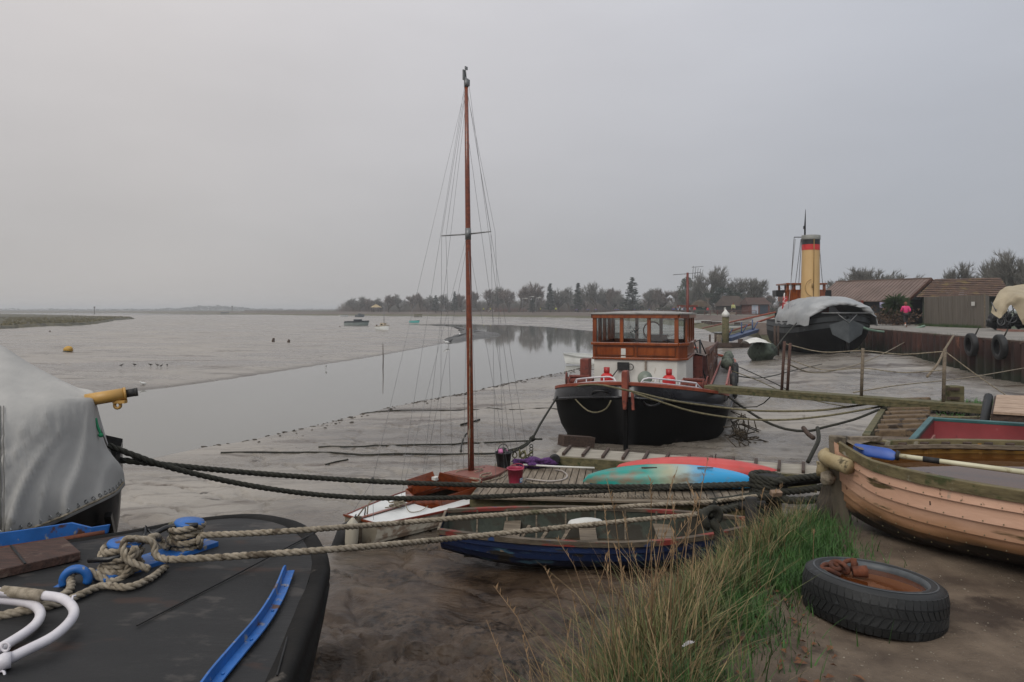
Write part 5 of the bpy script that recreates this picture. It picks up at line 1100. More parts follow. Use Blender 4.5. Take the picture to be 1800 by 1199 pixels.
put('deck_gear',mb,pm('deck_gear_dark','1d211d','5c6457',rough=.7,sc=5),bg_,world=False)
mb=MB(); mb.torus((5.6,-2.12,-.62),.28,.10,20,8,Matrix.Rotation(R(90),4,'X')); put('tyre_fender',mb,M_rubber,bg_,world=False); mb=MB(); mb.torus((8.2,-2.12,-.5),.26,.10,20,8,Matrix.Rotation(R(90),4,'X')); put('tyre_fender',mb,M_rubber,bg_,world=False)
# gas bottles
Bm=mat_of(bg_)
def gas(x,y,label):
    p=Bm@Vector((x,y,zsh(x)-.03)); t=thing('gas_bottle',label,'gas bottle',tuple(p))
    mb=MB(); mb.lathe([(.13,0),(.155,.02),(.16,.06),(.16,.36),(.145,.42),(.10,.465),(.05,.485),(0,.49)],22,caps=False); put('cylinder',mb,pm('gas_red','a5191c','bf2a28',rough=.4,sc=4,spot=('74201d',7,.68)),t,world=False)
    mb=MB(); mb.lathe([(.065,.48),(.075,.5),(.075,.62),(.06,.62),(.06,.5)],16); put('valve_collar',mb,pm('gas_red_dark','8f1a1a','a42423',rough=.45,sc=5),t,world=False)
    return t
g1_=gas(2.35,.86,'red gas bottle nearer the barge winch and socket box, behind the white rail'); g2__=gas(2.25,-.68,'red gas bottle with small white sticker by the winch and gangplank')
mb=MB(); mb.box((-.10,-.125,.2),(.08,.008,.07),R(-50)); put('sticker',mb,M_white,g2__,world=False)
# barge mooring lines
M_ropeg=pm('olive_line','4f4a37','716a51',rough=.9,sc=20)
def gl_(pts,r,mat,label): 
    mb=MB(); line(mb,ppts(pts),r,.2,6); put('mooring_line',mb,mat,label=label,cat='rope')
gl_(((986,687,16.9),(1010,679,16.1),(1050,676,15.4),(1092,684,14.9),(1120,690,14.9),(1180,704,15.0),(1250,714,15.2),(1330,722,15),(1430,722,14.6),(1500,714,14.4),(1560,706,14.5),(1640,707,14),(1738,716,13)),.022,M_ropeg,'upper olive line from the barge stem post to the slipway')
gl_(((1112,690,14.9),(1160,706,14.9),(1220,724,15.0),(1300,736,15),(1380,738,14.4),(1460,730,14),(1530,718,14),(1580,708,14.3)),.022,M_ropeg,'lower sagging olive line from the barge stem to the slipway')
gl_(((1278,695,16.8),(1300,712,16),(1340,738,15),(1380,754,14.2),(1420,758,13.8),(1445,752,13.6),(1500,738,13.4),(1545,720,13.6)),.026,M_roped,'black cable drooping from the barge rail across the mud')
gl_(((1002,690,16.4),(1015,706,15.9),(1033,722,15.35),(1050,725,15.1),(1066,718,14.95),(1074,704,14.9)),.016,M_ropeg,'loop of thin line hanging over the dark bow of the barge')
gl_(((1287,652,20),(1330,668,19),(1380,690,17),(1440,706,16),(1490,715,15)),.012,M_ropeg,'thin line from the barge side deck towards the gangplank posts')
gl_(((1287,660,21),(1340,664,24),(1400,650,30),(1445,640,36)),.02,M_roped,'dark line from the barge side to the foot of the ship')
gl_(((1288,640,22),(1350,668,20),(1400,692,17.5),(1440,700,16.5)),.014,M_roped,'slack dark line crossing the mud beside the barge')
gl_(((1290,715,16),(1330,715,15.6),(1352,700,15.3),(1362,686,15.2)),.012,M_roped,'short looped line under the gangplank beside the barge')
t=thing('mud_block','dark square timber block in mud beside the barge end','block',tuple(W(1000,780,14.6)))
mb=MB(); mb.bar(W(986,774,14.8),W(1040,777,15.2),.22,.22); put('timber',mb,M_darkwood,t)

# ---------- gangplank
gp=thing('gangplank','long mossy gangplank with thin rusty stanchions and rope rail','gangplank',tuple(W(1500,695,14.5)))
ga,gb=W(1243,679,16.2),W(1742,716,12.9)
mb=MB(); mb.bar(ga,gb,.38,.07); mb.bar(ga+Vector((0,-.2,-.04)),gb+Vector((0,-.2,-.04)),.05,.15); put('plank',mb,M_greenwood,gp,bev=.006)
posts=[]
for u,d,tv in ((1374,15.3,600),(1384,15.6,603),(1514,14.4,612),(1658,13.5,613)):
    lo_,hi_=0,1
    for _ in range(30):
        f=(lo_+hi_)/2; b0=ga.lerp(gb,f)
        if 900+b0.x/b0.y*F<u: lo_=f
        else: hi_=f
    
    top=W(u+ (5 if u<1400 else 3),tv,b0.y); mb=MB(); mb.tube([b0,top],.032,8); posts.append(top); put('stanchion',mb,pm('rusty_post%d'%u,'35211c','553c32',rough=.8,sc=6) if u<1400 else M_oldwood,gp)
mb=MB(); line(mb,[posts[0]-Z*.05,W(1445,619,15),posts[2]-Z*.05,W(1585,623,14),posts[3]-Z*.05],.011,.2,5); line(mb,[posts[0]-Z*.35,W(1445,650,15),posts[2]-Z*.4,W(1585,655,14),posts[3]-Z*.4],.010,.2,5); line(mb,[posts[3]-Z*.05,posts[3].lerp(gb,.5)+Vector((.3,0,-.05)),gb+Vector((.6,0,.0))],.010,.2,5); put('hand_line',mb,M_rope,gp)
# lines from the quay over the creek
gl_(((1800,647,24),(1700,664,20),(1600,675,17),(1560,680,16),(1500,690,15.5)),.014,M_rope,'pale line rising from the gangplank to the quay wall')
gl_(((1607,592,44),(1560,618,36),(1520,636,28),(1480,648,22),(1430,655,18),(1384,640,15.6)),.02,M_rope,'pale line from the quay edge down to the gangplank stanchion')
gl_(((1676,590,33),(1660,616,30),(1648,640,28),(1630,662,26)),.05,pm('old_rope_brown','5d5040','7b6e5a',rough=.9,sc=8),'thick brown rope dangling down the sheet pile wall')

# ---------- ship
M_shipb=pm('ship_black','070708','121213',rough=.65,spec=.15,sc=.8,bump=.01,bsc=2,spot=('2b2420',1.5,.62))
M_shipg=pm('ship_grey_bulwark','23272a','34383b',rough=.6,sc=1,stretch=(1,1,.5),spot=('5c5f5e',2.5,.64),spot2=('2a2019',2,.66))
sa=math.atan2(1,.06); SO=(19.9,42.2,0)
st=thing('steam_ship','grey and black steam tug with tall buff funnel, foredeck under white tarpaulin','ship',SO,sa)
LS=13
def bs(x): return 2.4*max(1-(1-min(x/4.5,1))**2.6,.0)**.55 if x<4.5 else 2.4-1.5*((x-4.5)/8.5)**1.3
xs=[0,.15,.4,.8,1.3,2,3,4,5,6,7,8,10,11.5,13]
def srings(L_):
    rr=[]
    for z,f,cut in L_:
        P=[Vector((x+cut*(1-x/LS),-bs(x)*f,z+.5*max(0,(4-x)/4)**2*(z>-.4))) for x in xs]; Q=[Vector((x+cut*(1-x/LS),bs(x)*f,z+.5*max(0,(4-x)/4)**2*(z>-.4))) for x in xs]; rr.append(P+Q[::-1])
    return rr
mb=MB(); mb.loft(srings(((-1.5,.12,1.6),(-1.2,.45,1.0),(-.8,.78,.6),(-.3,.97,.25),(.0,1.0,.1)))); put('hull',mb,M_shipb,st,world=False)
mb=MB(); mb.loft(srings(((.0,1.005,.08),(.35,1.02,.0),(.72,1.0,-.1))),smooth=False); put('bulwark',mb,M_shipg,st,world=False)
mb=MB(); mb.loft(srings(((.32,1.03,-.03),(.40,1.03,-.03)))); mb.loft(srings(((.70,1.02,-.12),(.78,1.02,-.12),(.78,.97,.02)))); put('belting',mb,M_shipb,st,world=False)
mb=MB(); rr=srings(((.5,.97,.1),))[0]; nn=len(xs); mb.add(rr,[(i,i+1,2*nn-2-i,2*nn-1-i) for i in range(nn-1)]); put('deck',mb,M_darkwood,st,world=False)
mb=MB(); mb.loft([[Vector((-.14+.0*z,y*s,z)) for y in (-.09,.09)]+[Vector((.15,y*s,z)) for y in (.09,-.09)] for z,s in ((-1.6,1),(0,1),(1.15,.8))],caps=True,smooth=False); put('stem',mb,M_shipb,st,world=False)
mb=MB() # pale shield of plating on the stem with V braces
mb.add([(-.25,0,-.45),(.05,.85,.05),(.1,1.0,.6),(-.22,0,1.0),(.1,-1.0,.6),(.05,-.85,.05)],[(0,1,2,3),(0,3,4,5)]); put('bow_plate',mb,pm('bow_plate_grey','33383b','43484b',rough=.6,sc=2),st,world=False)
mb=MB()
for s in (1,-1): mb.tube([(-.25,0,.75),(-.05,s*.55,1.25)],.022,5)
mb.tube([(-.05,-1.3,1.32),(-.05,1.5,1.32)],.03,6); put('bow_rail',mb,M_galv,st,world=False)
# tarpaulin dome with an arched opening towards the bow
mb=MB(); rings=[]; nk=28
for i in range(15):
    x=.7+i*.42; hh=1.75-.5*max(0,(x-5)/4.5)**2; ring_=[]
    for k in range(nk+1):
        a=math.pi*k/nk; y=math.cos(a)*2.42*(bs(x+.6)/2.4)**.6; z=.62+math.sin(a)**.75*(hh if i else hh*.96)*(.72+.28*min(1,(x)/2.2))
        if i==0:
            t_=math.sin(a); z=z; 
        w_=.05*noise.noise(Vector((x*1.2,a*3,0)))+.03*noise.noise(Vector((x*3,a*8,4)))
        if k in (0,1,nk-1,nk): z+=.10*noise.noise(Vector((x*2.1,k,2)))-.05
        ring_.append(Vector((x+.25*noise.noise(Vector((a*4,i,1))),y*(1+w_),z+w_)))
    rings.append(ring_)
mb.loft(rings,closed=False)
f0=rings[0]; arch=[]
for k,p in enumerate(f0): # front curtain with ragged arch
    a=math.pi*k/nk; s=min(1,max(0,(math.sin(a)-.25)/.75)); q=Vector((p.x-.05,p.y*.62-.0,1.28+ .52*math.sin(a)**.8*1.0+.05*noise.noise(Vector((k*.9,0,0))))); arch.append(q if s>0 else p+Vector((-.05,0,.02)))
mid=[p.lerp(q,.5)+Vector((-.10+.08*noise.noise(Vector((k*.7,5,0))),0,.05*noise.noise(Vector((k,3,0))))) for k,(p,q) in enumerate(zip(f0,arch))]
mb.loft([f0,mid,arch],closed=False)
tp=put('tarpaulin',mb,pm('pale_tarpaulin','85888a','9c9e9f',rough=.6,sc=.9,det=8,bump=.03,bsc=2.2,spot=('6d7174',1.4,.62)),st,world=False)
mb=MB(); mb.box((6,0,.9),(6,3.0,.8)); put('deck_house',mb,M_shipb,st,world=False)
# funnel
fx,fy=8.3,-.35
Fi=mat_of(st).inverted(); fb_=Fi@W(1424,530,48); ft=Fi@W(1425.5,414,48)
def fun(z0,z1,r0,r1,name,mat,par,extra=None):
    mb=MB(); zz=lambda z:fb_.lerp(ft,z); a,b_=zz(z0),zz(z1)
    mb.tube([a,b_],[r0,r1],32,caps=(z1>=.99)); return put(name,mb,mat,par,world=False)
fn=fun(0,.775,.60,.565,'funnel',pm('buff_paint','b39260','c4a473',rough=.45,sc=1,stretch=(1,1,.3),spot=('84673a',2,.66,(2,2,.3)),spot2=('6d5531',6,.71)),st)
fun(.775,.86,.577,.573,'red_band',pm('funnel_red','ac1f22','bf3030',rough=.5,sc=3),fn); fun(.86,.955-.02,.577,.575,'black_band',M_black,fn)
mb=MB(); a,b_=fb_.lerp(ft,.932),ft; mb.tube([a,a.lerp(b_,.15),b_],[.59,.60,.60],32); put('top_cap',mb,pm('funnel_top_grey','6d6f6b','83847f',rough=.7,sc=2,spot=('55564f',3,.6)),fn,world=False)
mb=MB(); mb.tube([fb_+Vector((-.62,0,0)),fb_.lerp(ft,.93)+Vector((-.60,0,0))],.03,6); mb.torus(fb_+Vector((-.66,-.05,.9)),.6,.025,16,5,Matrix.Rotation(R(90),4,'Y'),R(20),R(160)); mb.tube([fb_+Vector((-.72,.1,.9)),fb_+Vector((-.72,.1,1.2))],.05,6); put('steam_pipe',mb,pm('pipe_brown','7a6034','8d7240',rough=.5),fn,world=False)
# wheelhouse behind the funnel
wz0,wz1=(Fi@W(1424,528,49.6)).z,(Fi@W(1424,498,49.6)).z; wx=(Fi@W(1424,528,49.6)).x; wy=(Fi@W(1417,528,49.6)).y
mb=MB(); mb.box((wx+1.0,wy,wz0+.35),(2.0,2.6,.8)); sw=put('wheelhouse',mb,M_wh,st,world=False)
mb=MB()
for y in (-1.25,-.8,-.3,.3,.8,1.25): mb.box((wx+.05,wy+y,(wz0+wz1)/2+.3),(.1,.18 if abs(y)>.5 else .1,wz1-wz0-.55)); mb.box((wx+1.95,wy+y,(wz0+wz1)/2+.3),(.1,.12,wz1-wz0-.55))
mb.box((wx+1.0,wy,wz1-.04),(2.3,2.8,.10)); put('window_frame',mb,M_wh,sw,world=False)
mb=MB()
for s in (1,-1): mb=MB(); mb.box((wx+.9,wy+s*1.6,wz0+.5),(.9,.6,.45)); put('bridge_wing',mb,M_black,sw,world=False)
mb=MB(); mb.box((wx+.5,wy,1.4),(2.4,2.6,1.2)); put('superstructure',mb,M_winch,st,world=False)
mb=MB(); m0=Fi@W(1414,525,49); m1_=Fi@W(1415,398,49); m2_=Fi@W(1416,368,49); mb.tube([m0,m1_,m2_],[.06,.06,.012],6); y_=Fi@W(1396,417,49); mb.tube([y_,Fi@W(1414,417,49)],.03,5); mb.box(Fi@W(1414,400,49),(.12,.12,.2)); put('mast',mb,M_shipb,st,world=False)
for a,b_ in (((1408,420,49),(1398,500,51)),((1409,420,49),(1404,500,51)),((1396,417,49),(1390,500,51)),((1440,430,50.5),(1446,500,52)),((1398,420,49),(1384,560,46))):
    mb=MB(); mb.tube([Fi@W(*a),Fi@W(*b_)],.02,4,caps=False); put('stay',mb,M_wire,st,world=False)
mb=MB(); rr_=Fi@W(1378,545,49); mb.tube([Fi@W(1373,560,48),Fi@W(1379,515,48)],.04,5); mb.box(Fi@W(1378,540,48),(.05,.05,.5)); mb.box(Fi@W(1380,530,48),(.05,.3,.7)); put('ensign_staff',mb,pm('ensign_red','a02a2c','c7c3c0',rough=.7,sc=4,lo=.5,hi=.56),st,world=False)
if 0: mb=MB(); q_=Fi@W(1365,548,47); mb.lathe([(.35,-.2),(.42,.3),(.3,.8),(.05,1.0)],12,Matrix.Translation(q_+Vector((0,0,-.6)))); put('lifeboat_bow',mb,pm('old_cream','8b8266','a39a7c',rough=.6,sc=3),st,world=False)
mb=MB(); mb.tube([Fi@W(1362,573,45),Fi@W(1363,625,45)],.09,6); mb.tube([Fi@W(1368,573,44.6),Fi@W(1368,625,44.6)],.07,6); put('fender_post',mb,M_darkwood,st,world=False)
gl_(((1508,572,42.5),(1530,580,43),(1565,584,45),(1600,580,48),(1625,573,50)),.08,pm('green_hawser','5f7a68','7e9885',rough=.8,sc=3),'pale green hawser from ship to quay edge')
gl_(((1400,568,43),(1380,590,40),(1364,612,38)),.035,M_roped,'dark stay rope slanting off the ship bulwark')
t=thing('covered_dinghy','small dinghy half under a white and green cover beside the ship','dinghy',tuple(G(1336,622,-1.45)))
mb=MB(); mb.blob(W(1336,612,42)+Vector((.1,0,-.25)),(.75,1.2,.62),6,.15,16,9); put('hull',mb,pm('dinghy_green','29332a','4a5748',rough=.7,sc=3,spot=('1a1c18',3,.55)),t)
mb=MB(); c_=W(1331,609,41.2); rg=[]
for i in range(9):
    f=i/8; rg.append([c_+Vector((-.75+1.25*f+.1*noise.noise(Vector((f*4,k,0))),-.9+.2*k*.9,.15+.38*math.sin(math.pi*(.15+.75*f))*math.sin(math.pi*min(1,(k+1.2)/10))+.04*noise.noise(Vector((k*.8,f*5,3))))) for k in range(10)])
mb.loft(rg,closed=False); put('cover',mb,M_white,t)
# ---------- sheet pile quay wall
qw=thing('quay_wall','rusty corrugated sheet pile wall with weed along its foot','wall',(22,38,-1.8))
wl=catmull([Vector((x,y,0)) for x,y in ((24.6,50.2),(22.6,40),(20.25,28),(18.6,19),(19.2,12.2))],.1); mb=MB(); L_=0; prof=[]; per=.80
acc=[];
for i in range(1,len(wl)):
    L_+=(wl[i]-wl[i-1]).length; d=(wl[i]-wl[i-1]).normalized(); nrm=Vector((d.y,-d.x,0)); acc.append((L_,wl[i],nrm))
cor=[]
k=0
for L1,p,nr in acc:
    ph=(L1%per)/per; o=.0 if ph<.38 else ( (ph-.38)/.12 if ph<.5 else (1 if ph<.88 else (1-(ph-.88)/.12)))
    cor.append(p+nr*(.30*o-.02)*(1 if nr.x<0 else -1))
mb.loft([[p+Z*z for p in cor] for z in (-2.0,-.9,.22)],closed=False,smooth=False)
M_pile=pm('rusty_sheet_pile','261713','4a2d25',rough=.85,sc=1.2,stretch=(1,1,.25),bump=.02,bsc=6,spot=('6f4a3a',2,.66,(1,1,.3)))
nt=M_pile.node_tree; b=nt.nodes['Principled BSDF']; src=b.inputs['Base Color'].links[0].from_socket
tcn=nt.nodes.new('ShaderNodeTexCoord'); sxn=nt.nodes.new('ShaderNodeSeparateXYZ'); nt.links.new(tcn.outputs['Object'],sxn.inputs[0]); nz=nt.nodes.new('ShaderNodeTexNoise'); nz.inputs['Scale'].default_value=1.5; nz.inputs['Detail'].default_value=5; nt.links.new(tcn.outputs['Object'],nz.inputs[0])
ma=nt.nodes.new('ShaderNodeMath'); ma.operation='MULTIPLY_ADD'; ma.inputs[1].default_value=1.6; nt.links.new(nz.outputs['Fac'],ma.inputs[0]); nt.links.new(sxn.outputs['Z'],ma.inputs[2])
mrn=nt.nodes.new('ShaderNodeMapRange'); mrn.inputs[1].default_value=1.5; mrn.inputs[2].default_value=2.1; mrn.inputs[3].default_value=1; mrn.inputs[4].default_value=0; nt.links.new(ma.outputs[0],mrn.inputs[0])
mxn=nt.nodes.new('ShaderNodeMix'); mxn.data_type='RGBA'; nt.links.new(mrn.outputs[0],mxn.inputs[0]); nt.links.new(src,mxn.inputs[6]); mxn.inputs[7].default_value=lin('23271a'); nt.links.new(mxn.outputs[2],b.inputs['Base Color'])
put('piling',mb,M_pile,qw)
mb=MB(); mb.loft([[p+Vector((a,0,z)) for p in wl] for a,z in ((-.12,.14),(-.12,.27),(.25,.27),(.25,.1))],smooth=False); put('capping_beam',mb,pm('capping','473a33','6a5a4e',rough=.85,sc=2,spot=('3c4527',2,.58)),qw)
qg=MB(); random.seed(44)
for i in range(700):
    p=random.choice(wl)+Vector((rnd(-.1,.35),rnd(-.1,.1),.26)); h=rnd(.04,.2)*(1 if noise.noise(p*.4)>0 else .3); qg.add([p,p+Vector((.02,.05,0)),p+Vector((rnd(-.12,.06),rnd(-.1,.1),h))],[(0,1,2)])
put('quay_weeds',qg,pm('quay_weed_green','2f3f1e','545a32',rough=.9,sc=2),kind='stuff')
def tyre_mb(mb,R0,w_,M,tread=True,n=64):
    bd_=.72 if n>50 else .60
    prof=[(R0*bd_,-w_*.40),(R0*(bd_+.03),-w_*.47),(R0*.80,-w_*.5),(R0*.92,-w_*.47),(R0*.985,-w_*.38),(R0,-w_*.25),(R0,w_*.25),(R0*.985,w_*.38),(R0*.92,w_*.47),(R0*.80,w_*.5),(R0*(bd_+.03),w_*.47),(R0*bd_,w_*.40),(R0*(bd_+.03),w_*.30),(R0*.88,w_*.2),(R0*.88,-w_*.2),(R0*(bd_+.03),-w_*.30)]
    prof=prof+[prof[0]]; mb.lathe(prof,n,M,caps=False)
for u,v,d,lab in ((1717,606,31.8,'black lorry tyre hung on the quay wall beside the dangling brown rope'),(1768,610,29.2,'black lorry tyre hung on the quay wall nearest the cream tarpaulin')):
    p=W(u,v,d)+Vector((-.25,0,0)); t=thing('hanging_tyre',lab,'tyre',tuple(p),R(-12))
    mb=MB(); tyre_mb(mb,.52,.26,Matrix.Rotation(R(88),4,'Y'),n=36); put('tyre_body',mb,M_rubber,t,world=False)
    mb=MB(); mb.tube([Vector((.15,0,.4)),Vector((.3,0,.75))],.03,6); put('hanging_rope',mb,M_roped,t,world=False)

# ---------- sheds on the quay
M_shed=pm('black_boarding','14161a','23262a',rough=.7,sc=2,stretch=(1,1,6),bump=.01,bsc=6)
M_roofb=pm('brown_metal_roof','5a4a42','74625a',rough=.65,sc=.5,det=7,spot=('57443b',1.0,.62))
sh=thing('long_shed','long black boarded shed with a brown ribbed roof','shed',(32,62,.27))
fl,fr_,br=Vector((28.9,66.5,0)),Vector((33,60,0)),Vector((38.4,63.2,0)); bl=fl+(br-fr_); ze,zr=2.35,4.15
mb=MB(); mb.loft([[p+Z*z for p in (fl,fr_,br,bl)] for z in (.2,ze)],smooth=False); gm=(fr_+br)/2; gm2=(fl+bl)/2; mb.add([fr_+Z*ze,br+Z*ze,gm+Z*(zr-.05)],[(0,1,2)])
for i in range(11): z=.4+.19*i; mb.bar(fl+Z*z+Vector((-.02,-.02,0)),fr_+Z*z+Vector((-.02,-.02,0)),.02,.02)
put('boarded_wall',mb,M_shed,sh)
mb=MB(); ov=(fr_-fl).normalized()*.6; dn=(fr_-br).normalized()*.4
a,b_,c_,d_=fl-ov+dn+Z*(ze-.12),fr_+ov+dn+Z*(ze-.12),gm+ov+Z*zr,gm2-ov+Z*zr; e_,f_=br+ov-dn+Z*(ze-.12),bl-ov-dn+Z*(ze-.12)
for q in ((a,b_,c_,d_),(d_,c_,e_,f_)): mb.add([p for p in q]+[p+Z*.08 for p in q],[(3,2,1,0),(4,5,6,7),(0,1,5,4),(1,2,6,5),(2,3,7,6),(3,0,4,7)])
for i in range(26):
    t_=(i+.5)/26; mb.bar(a.lerp(b_,t_)+Z*.10,d_.lerp(c_,t_)+Z*.10,.05,.05)
mb.bar(c_+Z*.1,d_+Z*.1,.25,.08); put('roof',mb,M_roofb,sh)
mb=MB(); mb.bar(b_+Z*.0,c_+Z*.0,.06,.22); mb.bar(c_,e_,.06,.22); put('barge_board',mb,pm('barge_board_brown','4a2f26','5e4033',rough=.7),sh)
mb=MB(); q=[fr_.lerp(br,.16)+Vector((-.03,-.06,ze+.05)),fr_.lerp(br,.42)+Vector((-.03,-.06,ze+.05)),fr_.lerp(br,.42)+Vector((-.03,-.06,zr-.75)),fr_.lerp(br,.40)+Vector((-.03,-.06,zr-.78))]; mb.add(q,[(0,1,2,3)]); put('gable_window',mb,pm('pale_gable_glass','6d787b','838e90',rough=.25),sh)
mb=MB(); mb.bar(fr_.lerp(br,.05)+Vector((-.06,-.06,1.2)),fr_.lerp(br,.9)+Vector((-.06,-.06,1.2)),.06,2.0); put('sliding_door',mb,pm('navy_door','12161f','1b212c',rough=.6,sc=2),sh)
def board(u,v,w_,h,mat,d,name): 
    mb=MB(); p=W(u,v,d); dr=(fr_-fl).normalized(); 
    mb.bar(p-dr*w_/2,p+dr*w_/2,.04,h); put(name,mb,mat,sh)
board(1506,538,.5,.6,M_white,62.7,'notice'); board(1497,540,.3,.4,pm('notice_blue','7f97b3','c3cad0',rough=.5,sc=9),63.6,'notice'); board(1551,536,.45,.45,pm('notice_lilac','8a86a8','aba9bf',rough=.5,sc=5),60.9,'notice')
def shed_label(mb): pass
mb=MB(); p=W(1506,538,62.6)+Vector((-.04,-.06,0)); dr=(fr_-fl).normalized()
for a,b_ in (((-.2,.2),(.2,.2)),((.2,.2),(-.05,0)),((-.05,0),(.2,-.05)),((.2,-.05),(.1,-.22)),((.1,-.22),(-.2,-.22))): mb.bar(p+dr*a[0]*.8+Z*a[1],p+dr*b_[0]*.8+Z*b_[1],.02,.05)
put('notice_lettering',mb,M_shed,sh)
s2=thing('tiled_shed','low shed with a mossy brown hipped tile roof behind the grey fence','shed',(38,58,.27))
c0=[Vector((33.6,58.2,0)),Vector((38.2,55,0)),Vector((42.5,61.5,0)),Vector((37.9,64.7,0))]
mb=MB(); mb.loft([[p+Z*z for p in c0] for z in (.2,2.65)],smooth=False); put('wall',mb,pm('dark_green_wall','23291f','333a2c',rough=.8,sc=2),s2)
cc=sum(c0,Vector())/4; ex_=[cc+(p-cc)*1.16 for p in c0]; r1,r2=(c0[0]+c0[3])/2,(c0[1]+c0[2])/2; r1,r2=r1.lerp(r2,.12)+Z*4.15,r2.lerp(r1.xy.to_3d(),.05)+Z*4.15
mb=MB(); eL=[p+Z*2.52 for p in ex_]; nR=10
def slope(A,B_,Cc,Dd):
    for i in range(nR):
        f0,f1=i/nR,(i+1)/nR; mb.add([A.lerp(Dd,f0)+Z*.04,B_.lerp(Cc,f0)+Z*.04,B_.lerp(Cc,f1)+Z*.005,A.lerp(Dd,f1)+Z*.005],[(0,1,2,3)])
slope(eL[0],eL[1],r2,r1); slope(eL[2],eL[3],r1,r2); slope(eL[1],eL[2],r2,r2+Z*.001); slope(eL[3],eL[0],r1,r1+Z*.001); mb.add(eL,[(3,2,1,0)])
put('roof',mb,pm('mossy_tiles','3a2a22','5d4434',rough=.9,sc=2.5,det=9,bump=.05,bsc=6,spot=('6b5a36',1.2,.56),spot2=('302922',5,.62)),s2)
gf=thing('grey_fence','tall grey panel fence with small white notice beside the quay path','fence',(31.5,51,.27))
A,B_=Vector((31.75,54.6,0)),Vector((31.35,47.2,0)); mb=MB()
mb.bar(A+Z*1.38,B_+Z*1.36,.06,2.25); mb.bar(B_+Z*1.36,B_+Vector((.7,.6,1.36)),.06,2.25)
for i in range(5): p=A.lerp(B_,i/4); mb.box((p.x-.05,p.y,1.38),(.06,.10,2.27))
for i in range(40): p=A.lerp(B_,i/40); mb.box((p.x-.032,p.y,1.38),(.006,.03,2.2))
put('panels',mb,pm('fence_grey_brown','5a544c','6c655c',rough=.85,sc=.9,stretch=(1,6,.5),spot=('4a5033',1.2,.66)),gf)
mb=MB(); mb.bar(B_+Vector((-.02,-.04,.3)),B_+Vector((-.02,-.04,2.6)),.09,.09); put('corner_post',mb,M_oldwood,gf)
mb=MB(); p=W(1712.5,534,48.2); mb.box((p.x-.08,p.y,p.z),(.02,.34,.27)); put('notice',mb,M_white,gf)
fg=MB()
for i in range(900):
    p=A.lerp(B_,random.random())+Vector((-rnd(.05,.7),0,.28)); h=rnd(.08,.3); fg.add([p,p+Vector((0,.06,0)),p+Vector((rnd(-.1,.1),rnd(-.1,.1),h))],[(0,1,2)])
put('fence_grass',fg,pm('verge_grass','2e4420','45592c',rough=.9,sc=2),kind='stuff')
# palm-like bush
random.seed(8); pb=thing('palm_bush','spiky green palm over a brown shrub against black shed','bush',tuple(W(1575,572,56)))
mb=MB(); c_=W(1575,535,56)
for i in range(260):
    d=Vector((random.gauss(0,1),random.gauss(0,1),random.gauss(.3,.8))).normalized(); l=rnd(.7,1.25); sd=d.cross(Z).normalized()*.035; o=c_+d*.1
    mb.add([o-sd,o+sd,o+d*l*.6+Z*-.02+sd,o+d*l+Z*-.22*l,o+d*l*.6+Z*-.02-sd],[(0,1,2,3,4)])
put('fronds',mb,pm('palm_green','27371f','3d5029',rough=.7,sc=2),pb)
mb=MB()
for i in range(900):
    c2=W(1573,558,56)+Vector((random.gauss(0,.75),random.gauss(0,.6),random.gauss(0,.42))); a=Vector((rnd(-1,1),rnd(-1,1),rnd(-1,1)))*.14; b_=Vector((rnd(-1,1),rnd(-1,1),rnd(-1,1)))*.14
    if c2.z>.25: mb.add([c2-a,c2+b_,c2+a],[(0,1,2)])
put('shrub',mb,pm('brown_shrub','3a2c22','54402f',rough=.9,sc=2),pb)
t=thing('sign_post','brown timber post with small white sign by black shed','post',tuple(W(1516,574,52)))
mb=MB(); mb.bar(W(1516,574,52),W(1515,528,52),.14,.14); put('post',mb,M_mahog2,t); mb=MB(); mb.box(W(1518.5,548,51.8),(.16,.03,.28)); put('sign',mb,M_white,t)
t=thing('bench','slatted park bench in front of black shed wall','bench',tuple(W(1530,567,58)))
mb=MB(); 
for v in (551,554,557): mb.bar(W(1512,v,58),W(1545,v,57),.03,.09)
put('backrest',mb,M_oldwood,t); mb=MB(); mb.bar(W(1512,560,57.7),W(1545,560.5,56.7),.4,.05); put('seat',mb,M_oldwood,t)
for u,d in ((1514,57.8),(1543,56.9)): mb=MB(); mb.bar(W(u,560,d),W(u,569,d),.06,.4,up=Vector((0,1,0))); put('leg',mb,M_black,t)
# cream tarpaulin over stored gear
ct=thing('tarpaulin_shelter','cream tarpaulin slung over a frame of stored black gear','shelter',(29,43,.27))
mb=MB(); d=42.5
gridT=[[(1741,549,41.8),(1748,527,42),(1762,508,42.5),(1800,500,43.5),(1900,502,44.5)],[(1748,556,41.5),(1756,531,41.6),(1768,512,42),(1806,506,42.6),(1900,508,43)],[(1757,560,41.2),(1764,536,41.3),(1779,514,41.6),(1815,512,42),(1900,514,42.2)],[(1769,545,41.2),(1772,530,41.1),(1786,516,41.2),(1820,516,41.4),(1900,518,41.5)],[(1776,536,41),(1781,528,40.9),(1790,519,40.8),(1830,528,40.8),(1900,530,40.8)],[(1784,545,40.9),(1793,535,40.7),(1806,530,40.5),(1840,550,40.3),(1900,560,40.3)],[(1797,570,40.6),(1806,566,40.4),(1815,565,40.2),(1850,585,40),(1900,590,40)]]
g1=[dense([W(*p) for p in r],5) for r in gridT]; g2_=[dense([g1[i][j] for i in range(len(g1))],5) for j in range(len(g1[0]))]
for r in g2_:
    for i,p in enumerate(r): r[i]=p+Vector((0,-.25*abs(noise.noise(p*1.1)),.07*noise.noise(p*1.7)))
mb.loft(g2_,closed=False); put('tarpaulin',mb,pm('cream_tarpaulin','8f836c','a3977f',rough=.75,sc=1,det=8,bump=.04,bsc=3,spot=('7c705a',1.2,.62)),ct)
random.seed(14); mb=MB()
